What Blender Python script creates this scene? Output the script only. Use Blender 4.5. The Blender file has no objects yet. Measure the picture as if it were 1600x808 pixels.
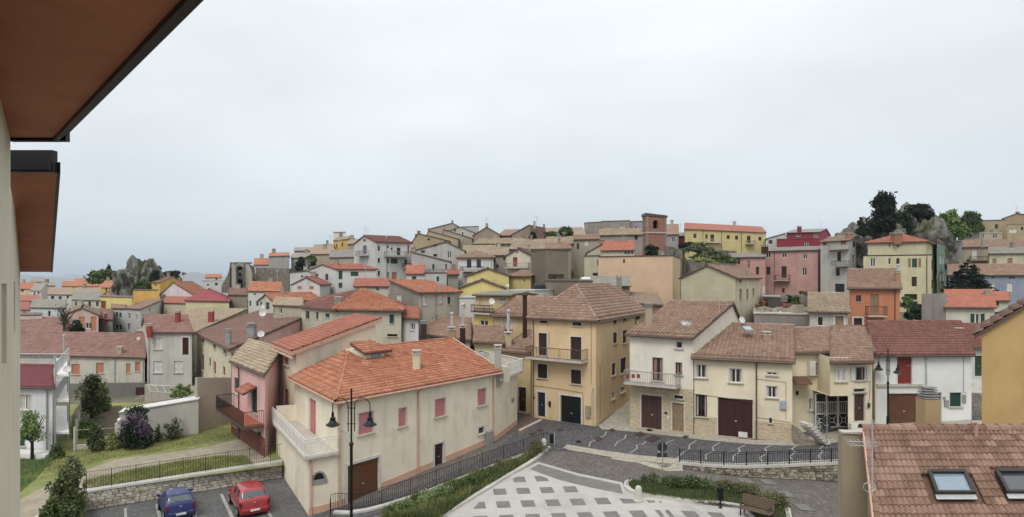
import bpy, math, random, numpy as np
from mathutils import Vector, noise
random.seed(7); RNG = np.random.default_rng(7)
S = bpy.context.scene; COL = S.collection
# ---------------------------------------------------------------- camera, sky, sun, exposure
CAM_Z = 13.0; F = 1000.0; HOR = 435.0      # focal length and horizon in photo pixels
cd = bpy.data.cameras.new("camera"); cam = bpy.data.objects.new("camera", cd); COL.objects.link(cam)
cam.location = (0, 0, CAM_Z); cam.rotation_euler = (math.pi/2, 0, 0)
cd.sensor_width = 36; cd.lens = 36*F/1600; cd.shift_y = (HOR-404)/1600; cd.clip_start = .1; cd.clip_end = 60000
S.camera = cam
S.view_settings.view_transform = 'Standard'; S.view_settings.look = 'None'; S.view_settings.gamma = 1
S.view_settings.exposure = 0.22
W = bpy.data.worlds.new("World"); S.world = W; W.use_nodes = True
nt = W.node_tree; nt.nodes.clear()
def wn(t, **k):
    n = nt.nodes.new(t)
    for a, b in k.items(): setattr(n, a, b)
    return n
sky = wn('ShaderNodeTexSky', sky_type='NISHITA', sun_disc=False, sun_elevation=math.radians(52), sun_rotation=math.radians(200), dust_density=4.0, air_density=1.0)
bg1 = wn('ShaderNodeBackground'); bg1.inputs[1].default_value = .07
nt.links.new(sky.outputs[0], bg1.inputs[0])
tc = wn('ShaderNodeTexCoord'); sep = wn('ShaderNodeSeparateXYZ'); nt.links.new(tc.outputs['Generated'], sep.inputs[0])
mp = wn('ShaderNodeMapping'); mp.inputs['Scale'].default_value = (1.1, 1.1, 3.0); nt.links.new(tc.outputs['Generated'], mp.inputs[0])
cl = wn('ShaderNodeTexNoise'); cl.inputs['Scale'].default_value = 1.9; cl.inputs['Detail'].default_value = 5; cl.inputs['Roughness'].default_value = .45
nt.links.new(mp.outputs[0], cl.inputs['Vector'])
rp = wn('ShaderNodeValToRGB')       # overcast dome: dim blue-grey at the horizon, bright above
e = rp.color_ramp.elements; e[0].position = 0.0; e[0].color = (.62, .71, .78, 1); e[1].position = 1.0; e[1].color = (1.25, 1.26, 1.28, 1)
for p_, c_ in ((.07, (.71, .78, .83, 1)), (.2, (.80, .85, .885, 1)), (.34, (.90, .94, .965, 1)), (.5, (1.0, 1.02, 1.03, 1))):
    x = e.new(p_); x.color = c_
nt.links.new(sep.outputs[2], rp.inputs[0])
cr = wn('ShaderNodeMapRange'); cr.inputs[1].default_value = .3; cr.inputs[2].default_value = .7; cr.inputs[3].default_value = .88; cr.inputs[4].default_value = 1.08
nt.links.new(cl.outputs[0], cr.inputs[0])
mx = wn('ShaderNodeVectorMath', operation='SCALE'); nt.links.new(rp.outputs[0], mx.inputs[0]); nt.links.new(cr.outputs[0], mx.inputs['Scale'])
bg2 = wn('ShaderNodeBackground'); bg2.inputs[1].default_value = 1.0; nt.links.new(mx.outputs[0], bg2.inputs[0])
ms = wn('ShaderNodeMixShader'); ms.inputs[0].default_value = .9
wo = wn('ShaderNodeOutputWorld'); nt.links.new(bg1.outputs[0], ms.inputs[1]); nt.links.new(bg2.outputs[0], ms.inputs[2]); nt.links.new(ms.outputs[0], wo.inputs[0])
sd = bpy.data.lights.new("sun", 'SUN'); sd.energy = 1.5; sd.angle = math.radians(25); sd.color = (1, .96, .9)
so = bpy.data.objects.new("sun", sd); COL.objects.link(so); so.location = (0, 0, 80)
_el, _az = math.radians(52), math.radians(200)      # from behind the camera, a little to the left
so.rotation_euler = Vector((-math.sin(_az)*math.cos(_el)*-1, math.cos(_az)*math.cos(_el), math.sin(_el))).to_track_quat('Z', 'Y').to_euler()
S.cycles.max_bounces = 6; S.cycles.diffuse_bounces = 3; S.cycles.glossy_bounces = 2; S.cycles.transparent_max_bounces = 6
S.cycles.volume_bounces = 0; S.cycles.use_denoising = True
# ---------------------------------------------------------------- coordinates
def Pt(px, Y): return np.array([(px-800)/F*Y, float(Y)])
def Z(py, Y): return CAM_Z-(py-HOR)/F*Y
def zP(X, Y): return .045*X+.05*Y-1.37                       # the street's slope
def zL(X, Y): return zP(X, Y)-max(0.0, .09*(X-8))            # the lower road right of the square
def zG(X, Y): return .045*X+.03*Y+.44                        # the garden
def gP(px, py, dz=0):
    k, s = (py-HOR)/F, (px-800)/F; Y = (14.37-dz)/(k+.05+.045*s); return (s*Y, Y, 13-k*Y)
def gL(px, py, dz=0):
    p = gP(px, py, dz)
    if p[0] <= 8: return p
    k, s = (py-HOR)/F, (px-800)/F; Y = (13.65-dz)/(k+.05-.045*s); return (s*Y, Y, 13-k*Y)
def gG(px, py, dz=0):
    k, s = (py-HOR)/F, (px-800)/F; Y = (12.56-dz)/(k+.03+.045*s); return (s*Y, Y, 13-k*Y)
# ---------------------------------------------------------------- tags, meshes
def tag(o, label=None, cat=None, group=None, kind=None):
    if label: o['label'] = label
    if cat: o['category'] = cat
    if group: o['group'] = group
    if kind: o['kind'] = kind
    return o
def empty(name, loc, label, cat, group=None, rz=0):
    o = bpy.data.objects.new(name, None); COL.objects.link(o); o.location = loc; o.rotation_euler[2] = rz; o.empty_display_size = .3
    return tag(o, label, cat, group)
def rootof(o):
    while o.parent: o = o.parent
    return o
class MB:
    def __init__(s): s.V = []; s.F = []; s.M = []
    def v(s, *ps): n = len(s.V); s.V += [tuple(map(float, p)) for p in ps]; return n
    def f(s, ps, m=0):
        n = s.v(*ps); s.F.append(tuple(range(n, n+len(ps)))); s.M.append(m)
    def box(s, o, a, b, c, m=0):           # corner o and three edge vectors
        o, a, b, c = map(np.array, (o, a, b, c)); o = o.astype(float)
        p = [o, o+a, o+a+b, o+b, o+c, o+a+c, o+a+b+c, o+b+c]; n = s.v(*p)
        fl = np.dot(np.cross(a, b), c) < 0
        for q in ((0, 3, 2, 1), (4, 5, 6, 7), (0, 1, 5, 4), (1, 2, 6, 5), (2, 3, 7, 6), (3, 0, 4, 7)):
            if fl: q = q[::-1]
            s.F.append(tuple(n+i for i in q)); s.M.append(m)
    def cbox(s, c, sx, sy, sz, m=0, rz=0):
        ca, sa = math.cos(rz), math.sin(rz); ux = np.array([ca, sa, 0]); uy = np.array([-sa, ca, 0])
        o = np.array(c, float)-ux*sx/2-uy*sy/2; s.box(o, ux*sx, uy*sy, np.array([0, 0, sz]), m)
    def tube(s, pts, r, n=6, m=0, cap=True):
        pts = [np.array(p, float) for p in pts]; rr = r if isinstance(r, (list, tuple)) else [r]*len(pts); rings = []
        for i, p in enumerate(pts):
            d = pts[min(i+1, len(pts)-1)]-pts[max(i-1, 0)]; d = d/(np.linalg.norm(d)+1e-9)
            a = np.cross(d, [0, 0, 1.0]) if abs(d[2]) < .9 else np.cross(d, [1.0, 0, 0]); a /= np.linalg.norm(a); b = np.cross(d, a)
            rings.append(s.v(*[p+rr[i]*(a*math.cos(2*math.pi*k/n)+b*math.sin(2*math.pi*k/n)) for k in range(n)]))
        for i in range(len(rings)-1):
            for k in range(n):
                s.F.append((rings[i]+k, rings[i]+(k+1) % n, rings[i+1]+(k+1) % n, rings[i+1]+k)); s.M.append(m)
        if cap:
            s.F.append(tuple(rings[0]+k for k in range(n))[::-1]); s.M.append(m); s.F.append(tuple(rings[-1]+k for k in range(n))); s.M.append(m)
    def lathe(s, c, prof, n=16, m=0):      # profile of (radius, z)
        rings = [s.v(*[(c[0]+r*math.cos(2*math.pi*k/n), c[1]+r*math.sin(2*math.pi*k/n), c[2]+z) for k in range(n)]) for r, z in prof]
        for i in range(len(rings)-1):
            for k in range(n):
                s.F.append((rings[i]+k, rings[i]+(k+1) % n, rings[i+1]+(k+1) % n, rings[i+1]+k)); s.M.append(m)
    def prism(s, poly, z0, z1, m=0):       # plan polygon, z numbers or lists
        n = len(poly); a0 = z0 if hasattr(z0, '__len__') else [z0]*n; a1 = z1 if hasattr(z1, '__len__') else [z1]*n
        ar = sum(poly[i][0]*poly[(i+1) % n][1]-poly[(i+1) % n][0]*poly[i][1] for i in range(n))
        if ar < 0: poly = poly[::-1]; a0 = list(a0)[::-1]; a1 = list(a1)[::-1]
        b = s.v(*[(p[0], p[1], z) for p, z in zip(poly, a0)]); t = s.v(*[(p[0], p[1], z) for p, z in zip(poly, a1)])
        s.F.append(tuple(b+i for i in range(n))[::-1]); s.M.append(m); s.F.append(tuple(t+i for i in range(n))); s.M.append(m)
        for i in range(n): j = (i+1) % n; s.F.append((b+i, b+j, t+j, t+i)); s.M.append(m)
    def build(s, name, mats, parent=None, smooth=False, bevel=0, tint=None):
        if not isinstance(mats, (list, tuple)): mats = [mats]
        me = bpy.data.meshes.new(name); off = np.array(rootof(parent).location) if parent else np.zeros(3)
        V = (np.array(s.V)-off) if len(s.V) else np.zeros((0, 3))
        me.from_pydata(V.tolist(), [], s.F)
        for m in mats: me.materials.append(m)
        if len(mats) > 1: me.polygons.foreach_set('material_index', s.M)
        if smooth: me.polygons.foreach_set('use_smooth', [True]*len(s.F))
        o = bpy.data.objects.new(name, me); COL.objects.link(o)
        if parent: o.parent = parent
        if bevel:
            b = o.modifiers.new('bevel', 'BEVEL'); b.width = bevel; b.segments = 2; b.limit_method = 'ANGLE'
        return o
def npmesh(name, V, Fq, mat, parent=None, tint=None, smooth=False):
    me = bpy.data.meshes.new(name)
    if parent is not None: V = V-np.array(rootof(parent).location)
    k = Fq.shape[1]; me.vertices.add(len(V)); me.vertices.foreach_set('co', V.astype(np.float32).ravel())
    me.loops.add(Fq.size); me.loops.foreach_set('vertex_index', Fq.astype(np.int32).ravel())
    me.polygons.add(len(Fq)); me.polygons.foreach_set('loop_start', np.arange(0, Fq.size, k, dtype=np.int32)); me.update(calc_edges=True)
    if tint is not None:
        a = me.attributes.new('tint', 'FLOAT', 'FACE'); a.data.foreach_set('value', tint.astype(np.float32))
    if smooth: me.polygons.foreach_set('use_smooth', [True]*len(Fq))
    me.materials.append(mat); me.validate()
    o = bpy.data.objects.new(name, me); COL.objects.link(o)
    if parent is not None: o.parent = parent
    return o
# ---------------------------------------------------------------- materials
DESAT = .2
def lin(c):
    if isinstance(c, str): c = tuple(int(c[i:i+2], 16)/255 for i in (0, 2, 4))
    l = [x/12.92 if x <= .04045 else ((x+.055)/1.055)**2.4 for x in c]; g = .25*l[0]+.62*l[1]+.13*l[2]
    return tuple(x*(1-DESAT)+g*DESAT for x in l)
def mul(c, k): return tuple(min(1, max(0, x*k)) for x in c)
class NT:
    def __init__(s, name):
        s.m = bpy.data.materials.new(name); s.m.use_nodes = True; s.t = s.m.node_tree; s.b = s.t.nodes['Principled BSDF']
        s.geo = s.t.nodes.new('ShaderNodeNewGeometry')
    def n(s, t, **k):
        x = s.t.nodes.new(t)
        for a, b in k.items(): setattr(x, a, b)
        return x
    def l(s, a, b): s.t.links.new(a, b)
    def noise(s, scale, detail=3, vec=(1, 1, 1), rough=.5):
        m = s.n('ShaderNodeMapping'); m.inputs['Scale'].default_value = vec; s.l(s.geo.outputs['Position'], m.inputs[0])
        x = s.n('ShaderNodeTexNoise'); x.inputs['Scale'].default_value = scale; x.inputs['Detail'].default_value = detail; x.inputs['Roughness'].default_value = rough
        s.l(m.outputs[0], x.inputs['Vector']); return x.outputs[0]
    def rng(s, x, a, b, c=0., d=1.):
        r = s.n('ShaderNodeMapRange'); 
        for i, v in enumerate((a, b, c, d)): r.inputs[i+1].default_value = v
        s.l(x, r.inputs[0]); return r.outputs[0]
    def mix(s, f, a, b, mode='MIX'):
        x = s.n('ShaderNodeMix', data_type='RGBA', blend_type=mode)
        for v, i in ((f, 0), (a, 6), (b, 7)):
            if hasattr(v, 'is_output') or hasattr(v, 'links'): s.l(v, x.inputs[i])
            elif i == 0: x.inputs[0].default_value = v
            else: x.inputs[i].default_value = (*v[:3], 1)
        return x.outputs[2]
    def fin(s, col, rough=.85, bump=None, bs=.3, bd=.02, spec=.3):
        if hasattr(col, 'links'): s.l(col, s.b.inputs['Base Color'])
        else: s.b.inputs['Base Color'].default_value = (*col[:3], 1)
        s.b.inputs['Roughness'].default_value = rough; s.b.inputs['Specular IOR Level'].default_value = spec
        if bump is not None:
            b = s.n('ShaderNodeBump'); b.inputs['Strength'].default_value = bs; b.inputs['Distance'].default_value = bd
            s.l(bump, b.inputs['Height']); s.l(b.outputs[0], s.b.inputs['Normal'])
        return s.m
_mc = {}
def plaster(c, dirt=.35, brickz=None):
    key = ('pl', c, dirt, brickz)
    if key in _mc: return _mc[key]
    n = NT('plaster'); base = lin(c)
    a = n.mix(n.rng(n.noise(.55, 4), .3, .7), mul(base, .88), mul(base, 1.06))
    st = n.rng(n.noise(1.6, 4, (1, 1, .12), .6), .5, .78)
    st2 = n.n('ShaderNodeMath', operation='MULTIPLY'); n.l(st, st2.inputs[0]); st2.inputs[1].default_value = dirt
    g = lin('6d6455'); a = n.mix(st2.outputs[0], a, tuple(base[i]*.45+g[i]*.25 for i in range(3)))
    a = n.mix(n.rng(n.noise(.23, 3, (1, 1, 1.6)), .45, .6, 0, .25), a, mul(base, 1.12)); pt = n.rng(n.noise(.9, 6, (1, 1, .8), .65), .55, .66, 0, dirt*.75); a = n.mix(pt, a, tuple(base[i]*.5+g[i]*.4 for i in range(3)))
    bump = n.noise(28, 3)
    if brickz is not None:
        bt = n.n('ShaderNodeTexBrick'); bt.inputs['Scale'].default_value = 4.2; bt.inputs['Mortar Size'].default_value = .018; bt.inputs['Row Height'].default_value = .28; bt.inputs['Brick Width'].default_value = .8
        bt.inputs['Color1'].default_value = (*lin('c9b795'), 1); bt.inputs['Color2'].default_value = (*lin('a8967a'), 1); bt.inputs['Mortar'].default_value = (*lin('b3a68f'), 1)
        sp = n.n('ShaderNodeSeparateXYZ'); n.l(n.geo.outputs['Position'], sp.inputs[0]); cb = n.n('ShaderNodeCombineXYZ')
        n.l(sp.outputs[0], cb.inputs[0]); n.l(sp.outputs[2], cb.inputs[1]); n.l(cb.outputs[0], bt.inputs['Vector'])
        gt = n.n('ShaderNodeMath', operation='LESS_THAN'); n.l(sp.outputs[2], gt.inputs[0]); gt.inputs[1].default_value = brickz
        a = n.mix(gt.outputs[0], a, bt.outputs[0])
    _mc[key] = n.fin(a, .9, bump, .25, .01, .15); return _mc[key]
def tilemat(c1, c2, c3, lich=.25):
    key = ('tl', c1, c2, c3)
    if key in _mc: return _mc[key]
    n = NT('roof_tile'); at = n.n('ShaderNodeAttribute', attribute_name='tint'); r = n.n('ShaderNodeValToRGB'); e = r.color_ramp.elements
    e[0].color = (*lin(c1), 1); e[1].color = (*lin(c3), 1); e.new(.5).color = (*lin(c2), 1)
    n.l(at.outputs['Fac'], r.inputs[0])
    a = n.mix(n.rng(n.noise(.7, 5, rough=.7), .5, .75, 0, .45), r.outputs[0], mul(lin(c1), .7))
    a = n.mix(n.rng(n.noise(9, 3), .6, .75, 0, lich), a, lin('a39c8a')); a = n.mix(n.rng(n.noise(.35, 6, rough=.75), .52, .7, 0, .5), a, mul(lin(c3), 1.12)); a = n.mix(n.rng(n.noise(1.7, 6, rough=.75), .56, .68, 0, .5), a, lin('5d5347'))
    _mc[key] = n.fin(a, .85, n.noise(25, 2), .2, .01, .2); return _mc[key]
def flat(c, rough=.6, metal=0, var=.12, spec=.3):
    key = ('f', c, rough, metal)
    if key in _mc: return _mc[key]
    n = NT('paint'); b = lin(c); n.b.inputs['Metallic'].default_value = metal
    a = n.mix(n.rng(n.noise(3, 3), .3, .7), mul(b, 1-var), mul(b, 1+var)); _mc[key] = n.fin(a, rough, n.noise(40, 2), .08, .005, spec); return _mc[key]
def stonemat(c1, c2, sc=1.0, scl=2.5, crack=True):
    key = ('s', c1, c2, sc, scl)
    if key in _mc: return _mc[key]
    n = NT('stone'); m = n.n('ShaderNodeTexVoronoi', feature='DISTANCE_TO_EDGE'); m.inputs['Scale'].default_value = scl; n.l(n.geo.outputs['Position'], m.inputs['Vector'])
    v2 = n.n('ShaderNodeTexVoronoi'); v2.inputs['Scale'].default_value = scl; n.l(n.geo.outputs['Position'], v2.inputs['Vector'])
    a = n.mix(n.rng(n.noise(1.2, 5, rough=.65), .3, .7), lin(c1), lin(c2)); s2 = n.n('ShaderNodeSeparateColor'); n.l(v2.outputs['Color'], s2.inputs[0])
    a = n.mix(n.rng(s2.outputs[0], 0, 1, 0, .5), a, mul(lin(c1), .6))
    e = n.rng(m.outputs['Distance'], 0, .06); a = n.mix(e, mul(lin(c1), .5), a)
    _mc[key] = n.fin(a, .9, e, .5, .03, .15); return _mc[key]
def glassmat():
    if 'gl' in _mc: return _mc['gl']
    n = NT('window_glass'); a = n.mix(n.rng(n.noise(.8, 2), .35, .65), lin('15181b'), lin('33393f')); _mc['gl'] = n.fin(a, .08, None, spec=.7); return _mc['gl']
M = dict(glass=glassmat(), white=flat('d8d6d0', .5), brown=flat('3c2a24', .6), green=flat('1f4a40', .55), pink=flat('c9787c', .6), red=flat('8a3022', .6),
         orange=flat('b8764e', .6), tan=flat('8f7556', .6), shutw=flat('cbc8c0', .6), black=flat('17181a', .5), dark=flat('1c1a19', .9), iron=flat('1d1f22', .45, .3),
         rust=flat('6a4a3a', .8), woodd=flat('4a332c', .6), wood=flat('7a5c42', .65), garage=flat('6b4326', .5), stone=flat('b5aea2', .8), grey=flat('8d8c89', .7),
         lgrey=flat('aeb0b0', .5, .2), gutter=flat('5c4a40', .5), gpink=flat('c79a80', .5), marble=flat('c9c4ba', .6), blue=flat('1d2a3a', .5), sky=flat('8fa3b3', .15), olive=flat('35421f', .7),
         dred=flat('3d1f1c', .6), chim=plaster('cfc6ac', .3), conc=plaster('9b9488', .6), sgreen=flat('2c4a2c', .6))
T = dict(orange=tilemat('894e33', 'ae6a48', 'c48763', .2), red=tilemat('8a5040', 'a3604a', 'b2755f', .25), rust=tilemat('75514a', '8b665b', '9a776a', .3), brown=tilemat('755745', '8f725f', 'a28873', .25),
         brownd=tilemat('6b4f46', '7d5d52', '8b6c5f', .2), coppi=tilemat('81705a', 'a08d73', 'bba88c', .5), tan=tilemat('7f6a58', '96816c', 'a8937b', .4),
         maroon=tilemat('663f36', '7a4f44', '8c5f53', .3), bright=tilemat('b33f2a', 'c04a36', 'c9563c', .05), crim=tilemat('93424a', 'a04d54', 'a8585e', .05), seam=tilemat('743e45', '7c444b', '834b52', .05), grey=tilemat('77736a', '8c887e', '9e998d', .3),
         near=tilemat('6a4c3c', '84624f', '9a7965', .55), vorange=tilemat('9a5640', 'ae664e', 'bb775f', .12))
# ---------------------------------------------------------------- roofs
def tiles(poly, z_lift, tw, tl, seg, rng, jit, V, Fc, Tn, amp=.045):
    """poly: list of 3-D points, first edge = eave. Appends overlapping barrel tiles."""
    p = [np.array(q, float) for q in poly]; O = p[0]; u = p[1]-p[0]; ul = np.linalg.norm(u); u = u/ul
    n = np.zeros(3)
    for i in range(len(p)): n += np.cross(p[i], p[(i+1) % len(p)])
    n /= np.linalg.norm(n)
    if n[2] < 0: n = -n
    v = np.cross(n, u)
    if np.dot(v, p[-1]-O) < 0: v = -v
    uv = np.array([[np.dot(q-O, u), np.dot(q-O, v)] for q in p]); vmax = uv[:, 1].max(); m = len(uv)
    def rangeat(vv):
        vv = min(max(vv, 1e-4), vmax-1e-4); lo, hi = 1e9, -1e9
        for i in range(m):
            a, b = uv[i], uv[(i+1) % m]
            if abs(a[1]-b[1]) < 1e-9:
                continue
            t = (vv-a[1])/(b[1]-a[1])
            if -1e-6 <= t <= 1+1e-6: x = a[0]+t*(b[0]-a[0]); lo = min(lo, x); hi = max(hi, x)
        return lo, hi
    rows = max(1, int(math.ceil(vmax/tl))); base = sum(len(x) for x in V)
    ks = np.arange(seg+1); prof = amp*np.sin(np.pi*ks/seg)
    for r in range(rows):
        v0, v1 = r*tl, min((r+1)*tl, vmax); a0, b0 = rangeat(v0+.001); a1, b1 = rangeat(v1-.001)
        if b0-a0 < .05: continue
        lo, hi = min(a0, a1), max(b0, b1); j = np.arange(math.floor(lo/tw), math.ceil(hi/tw)); nt_ = len(j)
        if nt_ == 0: continue
        U = j[:, None]*tw+ks[None]/seg*tw
        jr = rng.normal(0, jit, (nt_, 1)); jv = rng.normal(0, jit*1.2, (nt_, 1))
        Ub, Ut = np.clip(U+jr, a0, b0), np.clip(U+jr*.5, a1, b1)
        def P(Ux, vv, h): return O+Ux[..., None]*u+(vv if np.ndim(vv) == 0 else vv[..., None])*v+h[..., None]*n
        hb = prof[None]+z_lift+(.055 if seg == 4 else .035)+np.abs(jr); ht = prof[None]*.9+z_lift+0*jr
        vb = np.broadcast_to(v0-.03+jv, U.shape)
        A = P(Ub, vb, hb); B = P(Ut, np.broadcast_to(np.full((1, 1), v1), U.shape), ht); C_ = P(Ub, vb, np.broadcast_to(np.full((1, 1), z_lift-.02), U.shape))
        blk = np.stack([C_, A, B], 1); V.append(blk.reshape(-1, 3)); w = seg+1; idx = base+(np.arange(nt_)*3*w)[:, None]+np.arange(seg)[None]
        f1 = np.stack([idx, idx+1, idx+w+1, idx+w], -1).reshape(-1, 4); f2 = np.stack([idx+w, idx+w+1, idx+2*w+1, idx+2*w], -1).reshape(-1, 4)
        Fc.append(f1); Fc.append(f2); t_ = np.clip(rng.normal(.5, .15, nt_), 0, 1); tt = np.repeat(t_, seg); Tn += [tt*.5, tt]  # lips get a darker tint: shadow lines between the courses, painted into the colour
        base += blk.size//3
def ridgecap(a, b, r, rng, V, Fc, Tn, n=5):
    a, b = np.array(a, float), np.array(b, float); L = np.linalg.norm(b-a)
    if L < .3: return
    d = (b-a)/L; s = np.cross(d, [0, 0, 1.]); s /= np.linalg.norm(s); up = np.cross(s, d); k = max(1, int(L/.42)); base = sum(len(x) for x in V)
    an = np.linspace(0, np.pi, n)
    for i in range(k):
        t0, t1 = L*i/k-.03, L*(i+1)/k
        r0, r1 = r, r*.85
        A = a+d*t0+(np.cos(an)[:, None]*s+np.sin(an)[:, None]*up)*r0-up*.02; B = a+d*t1+(np.cos(an)[:, None]*s+np.sin(an)[:, None]*up)*r1-up*.02
        V.append(np.concatenate([A, B])); ii = base+np.arange(n-1); Fc.append(np.stack([ii, ii+1, ii+n+1, ii+n], -1)); Tn.append(np.full(n-1, rng.uniform(.2, .9))); base += 2*n
def roof_from(planes, root, tile, ymin, th=.14, coppi=False, fascia=None, caps=(), tile_all=False):
    """planes: 3-D polygons with the eave as first edge (over-hang included)."""
    mb = MB(); fm = fascia or M['gutter']
    for pl in planes:
        top = [np.array(p, float) for p in pl]; nn = len(top); bot = [p-np.array([0, 0, th]) for p in top]
        t = mb.v(*top); b = mb.v(*bot); mb.F.append(tuple(t+i for i in range(nn))); mb.M.append(0)
        mb.F.append(tuple(b+i for i in range(nn))[::-1]); mb.M.append(1)
        for i in range(nn): j = (i+1) % nn; mb.F.append((t+i, b+i, b+j, t+j)); mb.M.append(1)
    ro = mb.build('roof', [T[tile], fm], root); V, Fc, Tn = [], [], []
    me = ro.data; at = me.attributes.new('tint', 'FLOAT', 'FACE'); at.data.foreach_set('value', [.45]*len(me.polygons))
    if ymin < 135:
        seg = 4 if ymin < 70 else 2; tw, tl = (.30, .40) if ymin < 70 else (.36, .5); jit = .0
        if coppi: tw, tl, jit = (.26, .34, .022) if ymin < 90 else (.36, .5, .03)
        for pl in planes:
            p = [np.array(q, float) for q in pl]; n = np.zeros(3)
            for i in range(len(p)): n += np.cross(p[i], p[(i+1) % len(p)])
            if n[2] < 0: n = -n
            c = sum(p)/len(p)
            if np.dot(n/np.linalg.norm(n), np.array([0, 0, CAM_Z+1.5])-c) < -1.0 and not tile_all: continue
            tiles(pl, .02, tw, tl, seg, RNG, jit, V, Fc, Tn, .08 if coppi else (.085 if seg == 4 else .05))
        for a, b in caps: ridgecap(np.array(a)+[0, 0, .05], np.array(b)+[0, 0, .05], .14, RNG, V, Fc, Tn)
        if V:
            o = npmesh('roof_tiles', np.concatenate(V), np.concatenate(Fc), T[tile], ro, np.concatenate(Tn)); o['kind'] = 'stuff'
    return ro
# ---------------------------------------------------------------- houses
CTRL = []      # terrain control points
KC = dict(g='green', b='brown', p='pink', r='red', W='shutw', t='tan', n='woodd')
def rect_wall(mb, P, u, n, Lw, z0, z1, holes, depth=.14, m=0):
    xs = sorted({0.0, Lw, *[h[0] for h in holes], *[h[1] for h in holes]}); zs = sorted({z0, z1, *[h[2] for h in holes], *[h[3] for h in holes]})
    def w(s, z, d=0): q = P+u*s+n*d; return (q[0], q[1], z)
    for i in range(len(xs)-1):
        for j in range(len(zs)-1):
            cx, cz = (xs[i]+xs[i+1])/2, (zs[j]+zs[j+1])/2
            if any(h[0] < cx < h[1] and h[2] < cz < h[3] for h in holes): continue
            mb.f([w(xs[i], zs[j]), w(xs[i+1], zs[j]), w(xs[i+1], zs[j+1]), w(xs[i], zs[j+1])], m)
    for a, b, c, d in holes:
        for p, q in (((a, c), (a, d)), ((a, d), (b, d)), ((b, d), (b, c)), ((b, c), (a, c))):
            mb.f([w(*p), w(*p, -depth), w(*q, -depth), w(*q)], m)
class Face:
    def __init__(s, p, q, inside):
        s.P = np.array(p, float); d = np.array(q, float)-s.P; s.L = float(np.linalg.norm(d)); s.u = d/s.L
        n = np.array([s.u[1], -s.u[0]]); s.n = n if np.dot(n, s.P-inside) > 0 else -n; s.holes = []
    def hit(s, px):
        k = (px-800)/F; t = (k*s.P[1]-s.P[0])/(s.u[0]-k*s.u[1]); return t, s.P[1]+s.u[1]*t
    def w(s, t, z, d=0): q = s.P+s.u*t+s.n*d; return np.array([q[0], q[1], z])
    def box(s, mb, a, b, z0, z1, d0, d1, m=0):
        mb.box(s.w(a, z0, d0), np.append(s.u*(b-a), 0), np.append(s.n*(d1-d0), 0), (0, 0, z1-z0), m)
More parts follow.
